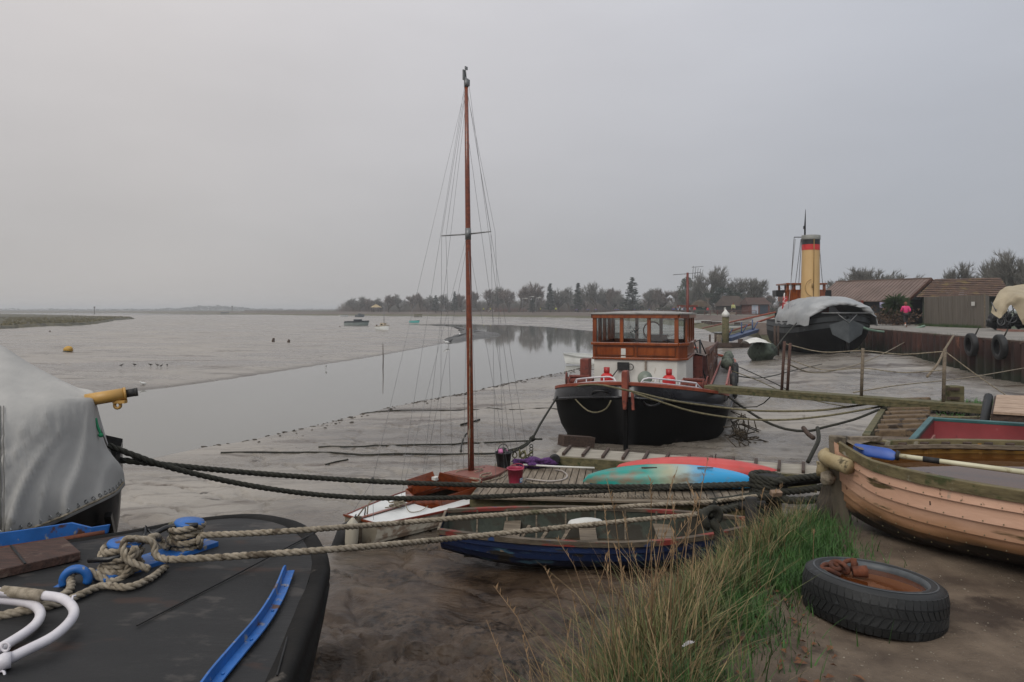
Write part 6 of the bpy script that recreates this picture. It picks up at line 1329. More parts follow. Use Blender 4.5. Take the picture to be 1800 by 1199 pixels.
for i in range(13): 
    mb.blob(W(rnd(1744,1796),rnd(556,572),rnd(41.9,43)),(rnd(.25,.5),.3,rnd(.25,.55)),i,.3,12,8)
put('stored_gear',mb,pm('black_sacks','0d0e10','1d1f22',rough=.5,sc=3),ct)
mb=MB()
for i in range(6): c_=W(rnd(1748,1790),rnd(548,566),rnd(41.3,41.6)); mb.torus(c_,rnd(.2,.34),.025,14,5,Matrix.Rotation(rnd(0,3),4,'Z')@Matrix.Rotation(R(90),4,'X'))
for i in range(8): a=W(rnd(1746,1790),rnd(545,572),41.5); mb.tube([a,a+Vector((rnd(-.6,.6),0,rnd(.3,.7)))],.025,5)
put('frame_tubes',mb,pm('grey_tubes','4c4e52','77797b',rough=.4,metal=.3,sc=3),ct)
mb=MB(); mb.bar(W(1752,579,40.5),W(1830,582,39.5),.25,.08); mb.bar(W(1760,581,40),W(1835,584,39),.2,.08); put('plank',mb,pm('pinkish_boards','6a4a40','86655a',rough=.8,sc=3),label='pinkish scaffold planks on the quay path edge below the tarpaulin',cat='planks')

# ---------- right foreground: peach clinker boat
pa=math.atan2(.60,-.80); PO=(2.34,4.98,0)
pb_=thing('clinker_boat','peach painted clinker boat full of rainwater, mossy gunwale and worn bow','boat',(PO[0],PO[1],.02),pa,R(-2.5),R(2))
Lp=3.4
bP=lambda t:.80*(1-math.exp(-(1-t)*Lp/.55))*(1-.18*max(0,(.45-t)/.45)**2)+.012
zsP=lambda t:.485+.02*max(0,(t-.6)/.4)**1.5+.06*max(0,(t-.92)/.08)
zkP=lambda t:-.02+.10*max(0,(t-.86)/.14)**2
mb=MB(); pt,sec,T=hull(mb,-Lp,Lp,bP,zsP,zkP,44,8,.015,p=.50,th=.022,rake=.06)
M_peach=grime_shade('peach_paint',('c79c82','d6af97'),'a57b56','1d1712',.15,.30,.09,.19,(('55482c',3.0,.64,(.5,1,3)),('5d3a26',13,.665,(1,1,1)),('8f8576',6,.69,(1,1,1))))
M_ochre=pm('ochre_inside','8c6320','ad8238',rough=.6,sc=2,stretch=(.5,1,3),spot=('5d4520',3,.6))
put('hull',mb,[M_peach,M_ochre],pb_,world=False)
mb=MB(); lap_lines(mb,pt,T,8,.015,.0026,3); m2=MB()
for j in range(3,8):
    for k in range(34):
        for sd in (1,-1): m2.box(pt(.02+.028*k,(j+.12)/8,sd,.014),(.006,.006,.006))
put('rivets',m2,pm('green_copper','5c5a44','7d7258',rough=.7),pb_,world=False,kind='stuff'); put('lap_shadow_line',mb,pm('lap_shadow','3a2a1d',rough=.9),pb_,world=False)  # copper rivets; dark lap lines put in as plank shadows
M_mossrail=pm('mossy_gunwale','4f4630','6f6547',rough=.85,sc=4,stretch=(1,4,4),spot=('3d4223',5,.57),spot2=('8b8577',7,.62),bump=.005)
mb=MB(); gunwale(mb,pt,T,.05,.055,.012,0,0,.985); put('gunwale',mb,M_mossrail,pb_,world=False,bev=.004)
mb=MB(); mb.loft([[Vector((x,y*s,z)) for x,y in ((.085,-.025),(.085,.025),(-.03,.035),(-.03,-.035))] for z,s in ((-.03,1),(.25,1),(.5,1),(.60,.9))],caps=True,smooth=False); put('stem',mb,pm('grey_flaking_stem','4a4439','73695a',rough=.9,sc=5,stretch=(1,1,.3),spot=('3f382e',6,.55),bump=.01),pb_,world=False,bev=.006)
for t_ in (.16,.32,.45,.56,.67,.77,.86): 
    for sd in (1,-1): mb=MB(); rib(mb,pt,sec,t_,.022,.014,.022,.35,(sd,)); put('rib',mb,M_ochre,pb_,world=False)
mb=MB(); water_in(mb,-Lp,Lp,sec,.425,.02,.955,.024); put('rain_water',mb,water_mat('bilge_water','4a3018',.03,.0006,5,(1,1,1)),pb_,world=False)
for t_ in (.55,.80): mb=MB(); mb.box((-Lp+t_*Lp,0,.345),(.2,bP(t_)*1.86,.024)); put('thwart',mb,M_darkwood,pb_,world=False)
mb=MB() # blocks between inner and outer gunwale along the near side
for t_ in [.30+.035*k for k in range(19)]:
    for sd in (1,-1): mb=MB(); c_=pt(t_,1,sd,-.045); mb.box(c_+Vector((0,0,-.005)),(.05,.04,.035),0); put('gunwale_block',mb,M_darkwood,pb_,world=False)
mb=MB(); gunwale(mb,pt,T,.022,.03,-.005,.0,.05,.95); mb.v=[Vector((p.x,p.y-math.copysign(min(.075,abs(p.y)*.8),p.y),p.z)) for p in mb.v]; put('inwale',mb,M_oldwood,pb_,world=False)
mb=MB(); mb.add([(-.01,0,.575),(-.15,.20,.56),(-.17,.17,.55),(-.12,-.0,.555),(-.17,-.17,.55),(-.15,-.20,.56)],[(0,1,2,3),(0,3,4,5)]); mb.bar((-.03,-.04,.575),(-.2,-.22,.555),.05,.03); put('breasthook',mb,M_oldwood,pb_,world=False)
mb=MB(); rp_=[(.10,-.02,.47),(.115,.03,.455),(.06,.12,.45),(-.035,.205,.45),(-.085,.25,.445)]
mb.tube(catmull([Vector(p) for p in rp_],.03),[.040+.012*math.sin(min(1,i/6)*1.57) for i in range(len(catmull([Vector(p) for p in rp_],.03)))],14)
rp2=[(-.20,.37,.40),(-.08,.28,.39),(.04,.17,.395),(.115,.05,.40),(.12,-.03,.42)]; P_=catmull([Vector(p) for p in rp2],.03); mb.blob((.13,0,.36),(.05,.05,.06),3,.3); put('bow_fender',mb,pm('worn_tan_fender','8a7a58','a59675',rough=.85,sc=6,spot=('4d4430',6,.58),spot2=('6a6a3f',3,.64),bump=.006,bsc=20),pb_,world=False)
Pm=mat_of(pb_)
# oar with blue blade
oa=thing('oar','oar with blue plastic blade and cream shaft resting in the flooded boat','oar',tuple(W(1560,800,4.75)))
o0,o1,o2=W(1578,801,4.66),W(1660,812,4.5),W(1860,838,4.1)
mb=MB(); mb.tube([o0,o1,o2],.016,12); put('shaft',mb,pm('cream_shaft','a8a488','c2bea4',rough=.4,sc=4,stretch=(1,1,1),spot=('7d7048',5,.62)),oa)
mb=MB(); mb.tube([o0.lerp(o1,.55),o0.lerp(o1,.90)],.0185,12); put('collar',mb,M_rubber,oa)
mb=MB(); bd_=(W(1502,789,4.83)-o0); n_=14; rings=[]
for i in range(n_+1):
    f=i/n_; c_=o0+bd_*f; w_=.018+.026*min(1,f/.15)*(1 if f<.9 else math.sqrt(max(0,1-((f-.9)/.1)**2))*1+.02); h=w_*1.15
    sd=Vector((.75,.55,0)); rings.append([c_+Vector((math.cos(a)*w_*.5,math.sin(a)*w_*.5,math.sin(a)*h*.72)) for a in [k*math.pi/6 for k in range(12)]])
mb.loft(rings,caps=True); put('blade',mb,pm('oar_blue','1f3f86','3057a6',rough=.45,sc=3,spot=('1c2a4d',5,.62)),oa)
mb=MB(); mb.tube([o0+bd_*.03,o0+bd_*-.04],[.036,.03],12); put('blade_socket',mb,M_rubber,oa)
t=thing('float','red float wedged under the near gunwale of the peach boat','float',tuple(Pm@Vector((-.56,.385,.455))))
mb=MB(); mb.blob((0,0,0),(.055,.035,.03),3,.12,16,9); put('body',mb,pm('float_red','a83a24','bf4d33',rough=.5,sc=6),t,world=False); mb=MB(); mb.torus((0,0,.028),.014,.005,10,5); put('eye',mb,M_black,t,world=False)
# timber post at the bow with a pale rope head
t=thing('mooring_post','splayed old timber post standing in grass at the bow of the peach boat','post',tuple(G(1440,925,.0)))
mb=MB(); pb0=W(1447,945,5.0); ptop=W(1456,836,5.1)
mb.loft([[W(1418,930,5.2),W(1464,940,4.95),W(1474,925,5.15),W(1430,915,5.4)],[W(1440,868,5.2),W(1462,872,5.02),W(1470,868,5.15),W(1448,864,5.35)],[W(1450,838,5.15),W(1463,840,5.05),W(1467,838,5.15),W(1454,836,5.25)]],caps=True,smooth=False); put('timber',mb,pm('split_grey_oak','332c23','584e40',rough=.9,sc=4,stretch=(6,6,.6),bump=.01,bsc=6,spot=('2e2a22',5,.58)),t)
mb=MB(); mb.blob(W(1455,842,5.0),(.05,.05,.05),3,.3); put('rope_head',mb,M_ropet,t)
# red-lined boat behind
rl=math.atan2(.62,-.78)
rt=Vector((3.78,6.55,0)); rz0=gz(4.8,6.0)-.09
rdb=thing('lined_boat','teal gunwaled boat with dark red inside and green thwart, behind the peach boat','boat',(3.78,6.55,rz0),rl-math.pi,R(3.5),0)
Lr=3.0
bR=lambda t:.56+.16*math.sin(min(t/.6,1)*math.pi/2)-.45*max(0,(t-.7)/.3)**2
zsR=lambda t:.40-rz0+.0*t; zkR=lambda t:0
mb=MB(); pt2,sec2,T2=hull(mb,0,Lr,bR,zsR,zkR,20,5,.008,p=.45,th=.025)
put('hull',mb,[pm('teal_hull','1f3f42','2c5254',rough=.5,sc=3),pm('dark_red_inside','6d2226','833035',rough=.55,sc=2,spot=('8d5d5a',4,.64),spot2=('4c1c1e',3,.6))],rdb,world=False)
mb=MB(); gunwale(mb,pt2,T2,.048,.035,.008); mb.bar((-.0,-.56,zsR(0)),(0,.56,zsR(0)),.05,.045); put('gunwale',mb,pm('teal_rail','1f4547','335f61',rough=.5,sc=4,spot=('9aa39f',8,.66)),rdb,world=False,bev=.005)
mb=MB(); mb.box((.42,0,.30),(.5,1.2,.03)); put('thwart',mb,pm('algae_green','2e4a1b','466428',rough=.9,sc=5),rdb,world=False)
mb=MB(); mb.box((.03,0,.28),(.02,1.0,.22)); mb.box((-.01,-.45,.3),(.05,.16,.12)); put('transom_facing',mb,pm('pale_pink_paint','8a5c58','a6807a',rough=.6,sc=5,spot=('5e7d80',5,.6)),rdb,world=False)

# timber slip edge with steps, crate and pallet
se=thing('slipway_edge','row of decayed timber steps edging the brown slipway','steps',(7,13,-.6))
e0,e1=Vector((5.35,10.5,-.5)),Vector((8.45,15.7,-.62))
mb=MB(); mb.bar(e0+Vector((-.1,.05,-.2)),e1+Vector((-.1,.05,-.2)),.10,.7); put('side_board',mb,M_greenwood,se)
M_step=pm('decayed_step','493a2b','75634c',rough=.9,sc=4,spot=('2e241b',4,.52))
for i in range(9):
    f=(i+.5)/9; p=e0.lerp(e1,f); mb=MB(); mb.bar(p+Vector((-.02,0,.13)),p+Vector((.62,-.3,.2)),.2,.12); put('step',mb,M_step,se,bev=.02)
mb=MB(); 
for k in range(3): line(mb,[Vector((6.3+.8*k,11.4+1.4*k,gz(6.3+.8*k,11.4+1.4*k)+.03)),Vector((7.4+.7*k,11.3+1.3*k,gz(7.4+.7*k,11.3+1.3*k)+.04)),Vector((8.6+.6*k,11.8+1.2*k,gz(8.6+.6*k,11.8+1.2*k)+.03))],.022,.2,6)
put('slip_ropes',mb,M_ropeg,label='old ropes lying across the brown slipway behind the red lined boat',cat='rope')
t=thing('crate_post','squat dark mossy timber crate beside the land end of the gangplank','crate',tuple(W(1676,706,13.4)))
mb=MB(); mb.bar(W(1676,708,13.6),W(1676,678,13.6),.26,.26,up=Vector((0,1,0))); put('staves',mb,M_greenwood,t,bev=.01)
for v_ in (684,700): mb=MB(); mb.bar(W(1665,v_,13.44),W(1687,v_,13.44),.02,.05); put('band',mb,M_darkwood,t)
t=thing('timber_box','box with a pale plank lid standing behind the red lined boat','box',tuple(W(1780,735,10)))
mb=MB(); q0,q1,q2,q3=W(1746,728,9.6),W(1840,734,9.3),W(1840,700,10.6),W(1752,697,10.6)
for i in range(4):
    a,b_,c_,d_=q0.lerp(q3,i/4+.01),q1.lerp(q2,i/4+.01),q1.lerp(q2,(i+1)/4-.01),q0.lerp(q3,(i+1)/4-.01); mb.add([p for p in (a,b_,c_,d_)]+[p+Z*.03 for p in (a,b_,c_,d_)],[(3,2,1,0),(4,5,6,7),(0,1,5,4),(1,2,6,5),(2,3,7,6),(3,0,4,7)])
put('lid',mb,pm('pale_lid','8a7462','ab9480',rough=.75,sc=3,stretch=(2,10,8)),t)
mb=MB(); mb.add([p+Vector((0,.05,0)) for p in (q0,q1,q2,q3)]+[p+Vector((0,.05,-.35)) for p in (q0,q1,q2,q3)],[(7,6,5,4),(0,1,2,3),(4,5,1,0),(5,6,2,1),(6,7,3,2),(7,4,0,3)]); put('box_side',mb,M_darkwood,t)
mb=MB(); mb.tube([q0+Vector((-.1,.1,-.4)),q3+Vector((-.12,0,.0))],.06,8); put('corner_roll',mb,M_rubber,t)

# ---------- tyre full of rusty water
ty=thing('old_tyre','worn car tyre lying flat on gravel, filled with rusty water','tyre',(1.80,3.56,gz(1.80,3.56)-.02),0,R(-3),R(5))
mb=MB(); Rr=.325; tyre_mb(mb,Rr,.215,Matrix.Translation((0,0,.11)),n=96)
M_tyre=pm('worn_tyre_rubber','0f1112','1e2021',rough=.62,sc=4,bump=.002,bsc=60,spot=('45443f',5,.63),spot2=('303436',12,.62))
put('casing',mb,M_tyre,ty,world=False)
mb=MB(); random.seed(3); nb=56
for row,(z0,z1,sk) in enumerate(((.016,.052,.0),(.058,.104,.55),(.110,.150,-.5),(.156,.198,.0))):
    for k in range(nb):
        a=2*math.pi*k/nb; da=2*math.pi/nb*(.86 if row in (0,3) else .80)
        vs=[]
        for rr in (Rr-.004,Rr+.0045):
            for aa,zz in ((0,z0),(1,z0),(1,z1),(0,z1)):
                A_=a+da*aa+sk*(zz-z0)*3.2+(.05 if row%2 else 0); r_=rr-(.010 if (zz<.03 or zz>.185) else 0); vs.append((math.cos(A_)*r_,math.sin(A_)*r_,zz))
        mb.add(vs,[(3,2,1,0),(4,5,6,7),(0,1,5,4),(1,2,6,5),(2,3,7,6),(3,0,4,7)])
put('tread',mb,M_tyre,ty,world=False)
mb=MB(); mb.lathe([(.252,.208),(.246,.214),(.238,.210),(.232,.19),(.226,.1)],64,caps=False); mb.lathe([(.275,.2165),(.279,.2185),(.283,.2165)],64,caps=False); put('wheel_rim',mb,pm('dull_rim_rubber','34383b','4b5053',rough=.5,sc=8),ty,world=False)
for a in (0,1): pass
mb=MB(); mb.lathe([(.0,.184),(.236,.184)],64,caps=False); put('rusty_water',mb,water_mat('rust_water','4f2a14',.04,.0008,8,(1,1,1)),ty,world=False)
t=thing('rusty_chain','rusty shackle and chain links sticking out of the tyre water','chain',(1.70,3.61,gz(1.70,3.61)+.178))
for k,(x,y,z,rx,rzz) in enumerate(((-.09,.03,.02,70,20),(-.05,.02,.035,20,60),(-.01,.01,.03,80,100),(-.11,-.0,.01,30,10),(-.03,.045,.03,60,-30),(.03,.03,.04,85,0))):
    mb=MB(); mb.torus((x,y,z),.032,.0115,16,8,Matrix.Rotation(R(rzz),4,'Z')@Matrix.Rotation(R(rx),4,'X'),ry=.022); put('link',mb,M_rust,t,world=False)
mb=MB(); mb.tube([(.02,-.02,.025),(.085,-.035,.03)],[.026,.03],14); put('shackle_barrel',mb,M_rust,t,world=False); mb=MB(); mb.tube([(.03,-.01,.03),(.035,.0,.085)],.014,10); put('shackle_pin',mb,M_rust,t,world=False); mb=MB(); mb.tube([(-.12,.02,.0),(-.14,.0,.03),(-.10,-.02,.035),(-.05,-.03,.01)],.012,8); put('shackle',mb,M_rust,t,world=False)

# ---------- black post and rope heads at the bank
def wrap(mb,c,r,n,h,rr,ax=(0,0,1)):
    q=Vector((0,0,1)).rotation_difference(Vector(ax).normalized()).to_matrix()
    for k in range(n):
        pts=[Vector(c)+q@Vector((math.cos(a)*r*(1+.1*math.sin(a*3+k)),math.sin(a)*r,h*k/n+.01*math.sin(a+k))) for a in [i*math.pi/6 for i in range(13)]]; rope(mb,pts,rr,rr*6)
bp=thing('rope_bollard','stubby black tarred post swathed in dark rope beside the kayaks','bollard',tuple(W(1352,890,7.3)))
mb=MB(); mb.tube([W(1352,960,7.3),W(1352,836,7.3)],[.13,.12],14); mb.tube([W(1362,850,7.25),W(1440,842,7.4)],.05,8); put('post',mb,pm('tarred_timber','0d0d0c','1b1a17',rough=.75,sc=5,bump=.01),bp)
mb=MB(); wrap(mb,W(1350,872,7.3),.15,6,.24,.034); rope(mb,ppts(((1335,851,7.3),(1370,846,7.1),(1410,840,7.2),(1450,836,7.3),(1500,834,7.4))),.036,.2); rope(mb,ppts(((1335,853,7.3),(1370,864,7.1),(1410,862,7.2),(1450,856,7.3),(1500,850,7.4))),.036,.2); rope(mb,ppts(((1340,872,7.2),(1320,884,7.0),(1290,890,6.9),(1262,898,6.75),(1240,906,6.55))),.034,.2); put('rope_wrap',mb,M_roped,bp)
kn=thing('rope_knot','black tarred knot joining pale hawsers at the bank grass','knot',tuple(W(1245,925,6.5)))
mb=MB(); c_=W(1243,910,6.5)
for k in range(5): mb.torus(c_+Vector((.02*k-.03,0,.01*k-.02)),.075,.028,18,8,Matrix.Rotation(R(70+12*k),4,'Y')@Matrix.Rotation(R(20*k),4,'X'))
mb.tube(catmull([c_+Vector((.03,0,-.03)),c_+Vector((.10,-.02,-.12)),c_+Vector((.11,-.02,-.28))],.03),[.05]*20 if False else .045,8)
put('turns',mb,M_roped,kn); mb=MB(); rope(mb,ppts(((1245,905,6.5),(1275,897,6.65),(1310,888,6.9),(1345,880,7.2))),.034,.2); rope(mb,ppts(((1250,883,6.8),(1290,878,7.0),(1330,872,7.1),(1400,880,7.0),(1450,875,6.9))),.04,.22); put('tail',mb,M_roped,kn)
t=thing('stake','low dark mooring stake in the bank grass below the rope bollard','stake',tuple(W(1322,960,6.7)))
mb=MB(); mb.tube([W(1322,975,6.7),W(1320,875,6.7)],[.06,.055],10); mb.tube([W(1300,890,6.75),W(1345,886,6.75)],.035,8); put('timber',mb,pm('tarred_stake','121110','24211d',rough=.8,sc=6,bump=.01),t)
t=thing('broken_brick','broken pale brick perched on the dark rope by the bollard','brick',tuple(W(1364,869,7.05)))
mb=MB(); mb.box(W(1364,867,7.0),(.11,.06,.05),R(15),R(20)); put('brick',mb,pm('pale_brick','6e5a4a','8a7563',rough=.9,sc=9,bump=.004),t,bev=.006)
# ---------- things out on the flats
random.seed(21)
def small_boat(name,label,u,v,z,L_,B_,D2,heading,mh,md,cabin=None,cat='boat',group=None,heel=0,mast=0):
    p=G(u,v,z); t=thing(name,label,cat,tuple(p),heading,heel,0,group)
    b=lambda q:B_/2*(.75+.25*math.sin(min(q/.4,1)*1.57))*(1-max(0,(q-.5)/.5)**2.2)+.01
    mb=MB(); pt,sec,T=hull(mb,-L_/2,L_,b,lambda q:D2*(1+.25*q*q),lambda q:D2*.25*max(0,q-.8),14,4,0,p=.6,th=.05,rake=L_*.06)
    put('hull',mb,[mh,md],t,world=False)
    mb=MB(); gunwale(mb,pt,T,.08,.06,.02); put('gunwale',mb,md,t,world=False)
    mb=MB(); a=[];b2=[]
    for i in range(12): q=i/11*.99; y=b(q)*.95; a.append(Vector((-L_/2+q*L_,y,D2*(.8+.2*q*q)))); b2.append(Vector((-L_/2+q*L_,-y,D2*(.8+.2*q*q))))
    mb.loft([b2,a],closed=False,smooth=False); put('deck',mb,md,t,world=False)
    if cabin:
        x0,x1,h=cabin; mb=MB(); mb.loft([[Vector((x*L_+.0*k,y*B_*(.34-.05*k),D2+h*k)) for x,y in ((x0,-1),(x1,-.7),(x1,.7),(x0,1))] for k in (0,.6,1)],caps=True,smooth=False); put('cabin',mb,md,t,world=False)
        mb=MB(); 
        for s in (1,-1): mb.bar((x0*L_+.2,s*B_*.325,D2+h*.5),(x1*L_-.2,s*B_*.24,D2+h*.5),.03,h*.32)
        put('cabin_window',mb,M_black,t,world=False)
    if mast: mb=MB(); mb.tube([(.1*L_,0,D2*.9),(.1*L_,0,D2+mast)],.05,5); put('mast',mb,M_galv,t,world=False)
    return t
M_bg=pm('boat_grey_green','4b5452','616a67',rough=.5,sc=1); M_bw=pm('boat_offwhite','a8a9a6','bbbcb8',rough=.5,sc=1); M_bd=pm('boat_dark','2a3034','3b4246',rough=.5,sc=1); M_bt=pm('boat_tan','9c8f7a','b0a48f',rough=.5,sc=1)
small_boat('motor_boat','grey green motor boat stranded on the open mudflat',626,573,-1.72,4.7,1.9,.85,R(8),M_bg,M_bd,(-.1,.25,.5),heel=R(5))
small_boat('stranded_yacht','little white yacht with cabin and short mast on the mudflat',673,581,-1.75,2.3,1.5,.7,R(-30),M_bw,M_bt,(-.1,.2,.5),mast=3.0)
small_boat('cabin_boat','small dark cabin boat farther off behind the grey motor boat',632,557.5,-1.7,4.0,2.0,1.0,R(20),M_bd,M_bg,(-.2,.2,.6))
small_boat('stranded_yacht','pale yacht hull near the mudflat edge at the far bank',604,557,-1.7,4.2,1.9,.8,R(40),M_bw,M_bd,None,mast=6)
small_boat('moored_boat','tiny white boat out in the far estuary water',427,550.6,-1.56,9,3,1.5,R(20),M_bw,M_bw,(-.1,.2,1))
small_boat('moored_boat','tiny dark boat in the far estuary beside a marker post',396,551.4,-1.56,8,3,1.2,R(-20),M_bd,M_bd,None)
small_boat('white_dinghy','white dinghy hull showing behind the barge on the river edge',1030,641,-1.96,2.6,1.2,.55,R(165),M_bw,M_bw,None,heel=R(-5))
small_boat('upturned_tender','tiny turquoise tender on the far mudflat',728,567.5,-1.75,2.5,1.2,.5,R(10),pm('turquoise','2f8f8a','45a39d',rough=.5,sc=1),pm('turq2','2f8f8a',rough=.5),None)
for u,v,L_,hd,lab in ((1236,568,7,10,'pale rowing skiff lying at the foot of the sea wall, nearest the barge roof'),(1262,567,7,12,'pale open boat on the grassy bank left of the capped pile'),(1291,570,8,14,'white slim skiff on the grassy bank right of the capped pile'),(1322,577,8.5,20,'long white sailing dinghy on the grass above the blue gangway')):
    small_boat('skiff',lab,u,v,-.95,L_,1.5,.45,R(hd),M_bw,M_bw if v<575 else M_bg,None,group='boats laid up on the grassy bank')
t=thing('mooring_buoy','yellow mooring buoy lying on the mudflat with dark weed beneath','buoy',tuple(G(120,622,-1.8)))
t.scale=(.75,.75,.75)
mb=MB(); mb.blob((0,0,.42),(.46,.36,.36),3,.05,18,11,Matrix.Rotation(R(-10),4,'Y')); put('float_body',mb,pm('buoy_yellow','a07a22','b98f30',rough=.5,sc=3,spot=('5c4a20',2,.62)),t,world=False)
mb=MB(); mb.blob((-.06,-.05,.2),(.42,.36,.22),5,.1,16,9); mb.tube([(-.4,0,.3),(-.62,-.05,.12),(-.9,-.1,.02)],.07,6); put('weed_base',mb,pm('weed_dark','1f2119','34352a',rough=.8,sc=5),t,world=False)
mb=MB(); line(mb,[G(100,626,-1.76),G(70,627,-1.76),G(38,628,-1.76)],.05,.5,5); line(mb,[G(102,627,-1.76),G(75,631,-1.76),G(40,630,-1.76)],.05,.5,5); put('buoy_chain',mb,M_roped,label='dark mooring chain trailing over mud from the yellow buoy',cat='chain')
def bird(label,u,v,z,s,body,group):
    p=G(u,v,z); t=thing('wading_bird' if 'wader' in label else 'gull',label,'bird',tuple(p),rnd(0,6.28),group=group)
    mb=MB(); pr=[(-.18,.0,.20,.012),(-.1,0,.20,.045),(0,0,.215,.07),(.09,0,.235,.055),(.14,0,.27,.034),(.17,0,.30,.04),(.20,0,.305,.028),(.23,0,.30,.010),(.29,0,.29,.004)]
    mb.tube([Vector(a[:3])*s for a in pr],[a[3]*s for a in pr],8)
    for y in (-.025,.025): mb.tube([Vector((.02,y,.16))*s,Vector((.0,y,.08))*s,Vector((.02,y,0))*s],.008*s,4)
    put('body',mb,body,t,world=False); return t
M_wad=pm('wader_brown','33302c','4a4641',rough=.8,sc=8); M_gull=pm('gull_white','b5b5b3','cfcfcd',rough=.7,sc=8)
for u,v in ((213,646),(237,645),(265,645),(277,645.5),(283,647),(294,645.5)): bird('small dark wader among six standing on the mud at the water edge',u,v,mz(*G(u,v,-1.9).xy),.62,M_wad,'waders on the mud edge')
for u,v,l in ((573,648,'white gull floating alone in mid river'),(252,680,'white gull at the left river edge near the yellow spar'),(786,608,'white gull on the point of the mud spit left of the mast'),(808,592,'white gull standing on the dark mud spit beside the mast')): bird(l,u,v,-1.97,(.75 if v>640 else 1.6),M_gull,None)
for u,v,s in ((480,603,.5),(507,604,.4),(597,577,.35),(662,574,.4),(87,585,.3)):
    p=G(u,v,-1.8); t=thing('mud_stake','short dark stump sticking out of the open mudflat','stump',tuple(p),group='stumps on the mudflat')
    mb=MB(); mb.tube([(0,0,-.3),(.02,.02,s*.5),(.06,.03,s)],[.16,.15,.10],7); put('stump',mb,M_darkwood,t,world=False)
t=thing('mooring_dolphin','group of dark timber piles standing on mud before the far bank','piles',tuple(G(735,558,-1.7)))
for k in range(6): mb=MB(); p=G(729+2.4*k,558,-1.7); mb.tube([p-Z*.3,p+Z*rnd(1.2,1.8)],.22,6); put('pile',mb,M_greenwood,t)
mb=MB(); mb.bar(G(728,558,-1.7)+Z*1.3,G(743,558,-1.7)+Z*1.3,.3,.3); put('cross_beam',mb,M_greenwood,t)
for u,v,h,l in ((408,551.2,6,'thin marker post standing in the far estuary'),(166,552.2,5,'marker post off the tip of the salt marsh')):
    p=G(u,v,-1.58); t=thing('marker_post',l,'post',tuple(p)); mb=MB(); mb.tube([(0,0,-1),(0,0,h)],.25,6); put('shaft',mb,M_darkwood,t,world=False); mb=MB(); mb.box((0,0,h+.2),(.9,.9,.9)); put('topmark',mb,M_darkwood,t,world=False)
t=thing('navigation_withy','thin withy pole rising from river water beside its reflection','pole',tuple(G(673,648,-2.0)))
mb=MB(); mb.tube([(0,0,-.4),(.02,0,.5),(.0,0,1.5)],[.035,.03,.02],6); put('withy',mb,M_darkwood,t,world=False)

# seaweed and stones on the water's edge, ropes and sticks on the mud
random.seed(5); mb=MB(); ns_=[Vector((x,y,0)) for x,y in near_shore[2:-3]]; P_=catmull(ns_,.15)
for i in range(380):
    p=random.choice(P_); q=Vector((p.x+abs(random.gauss(0,.5))-.05,p.y-abs(random.gauss(0,.2)),0)); q.z=mz(q.x,q.y); s=rnd(.006,.028)*(1+q.y/60); mb.blob(q+Z*s*.3,(s*rnd(.8,2.5),s,s*.6),i,.4,6,4)
put('shore_stones',mb,pm('dark_pebbles','2b2722','514a42',rough=.8,sc=3),kind='stuff')
def mudrope(pts,r,label,mat=None):
    mb=MB(); q=[]
    for u,v in pts:
        g=G(u,v,-1.8); 
        for _ in range(6): g=G(u,v,mz(g.x,g.y))
        q.append(g+Z*r*.8)
    Q=catmull(q,.25); 
    for i,p in enumerate(Q): p.z=max(p.z,mz(p.x,p.y)+r*.4)
    mb.tube(Q,r,5); put('ground_line',mb,mat or M_roped,label=label,cat='rope')
mudrope(((388,797),(440,796),(520,797),(600,798),(638,801),(700,799),(780,800),(850,799),(885,798)),.022,'long dark ground line across the mud towards the black bucket')
mudrope(((560,787),(640,786),(720,783),(800,782),(880,778),(930,776)),.02,'half buried line on mud parallel to and beyond the long dark one')
mudrope(((572,818),(590,813),(612,809)),.018,'short dark stick of rope on the mud left of the yacht')
mudrope(((810,748),(826,744),(843,739)),.03,'short broken branch on mud beside the mast foot')
mudrope(((810,795),(812,780),(818,768),(822,762)),.02,'crooked line rising past the mast foot on the mud')
mudrope(((640,727),(700,722),(800,722),(900,721),(980,720)),.018,'thin dark line on the mud from the river edge to the barge')
mb=MB(); line(mb,ppts(((1412,752,13.5),(1420,762,13.3),(1430,770,13.1))),.045,.1,7); put('driftwood',mb,M_darkwood,label='grey driftwood log end on mud by the black cable',cat='log')
mb=MB(); line(mb,ppts(((1437,752,12.8),(1439,772,12.4),(1430,792,12.1),(1420,812,11.9))),.035,.1,7); put('bent_stake',mb,M_roped,label='bent black iron stake standing beyond the cleated gangway',cat='stake')
random.seed(31); mb=MB()
for i in range(46): # weed heaps against the barge quarter
    p=W(rnd(1290,1318),rnd(735,790),rnd(15.2,17.5)); p.z=mz(p.x,p.y)+rnd(0,.35); mb.tube([p,p+Vector((rnd(-.2,.2),rnd(-.2,.2),rnd(-.25,.2))),p+Vector((rnd(-.4,.4),rnd(-.3,.3),rnd(-.3,.1)))],.014,4)
put('weed_tangle',mb,pm('weed_brown','2a241b','463b2b',rough=.9,sc=4),kind='stuff')

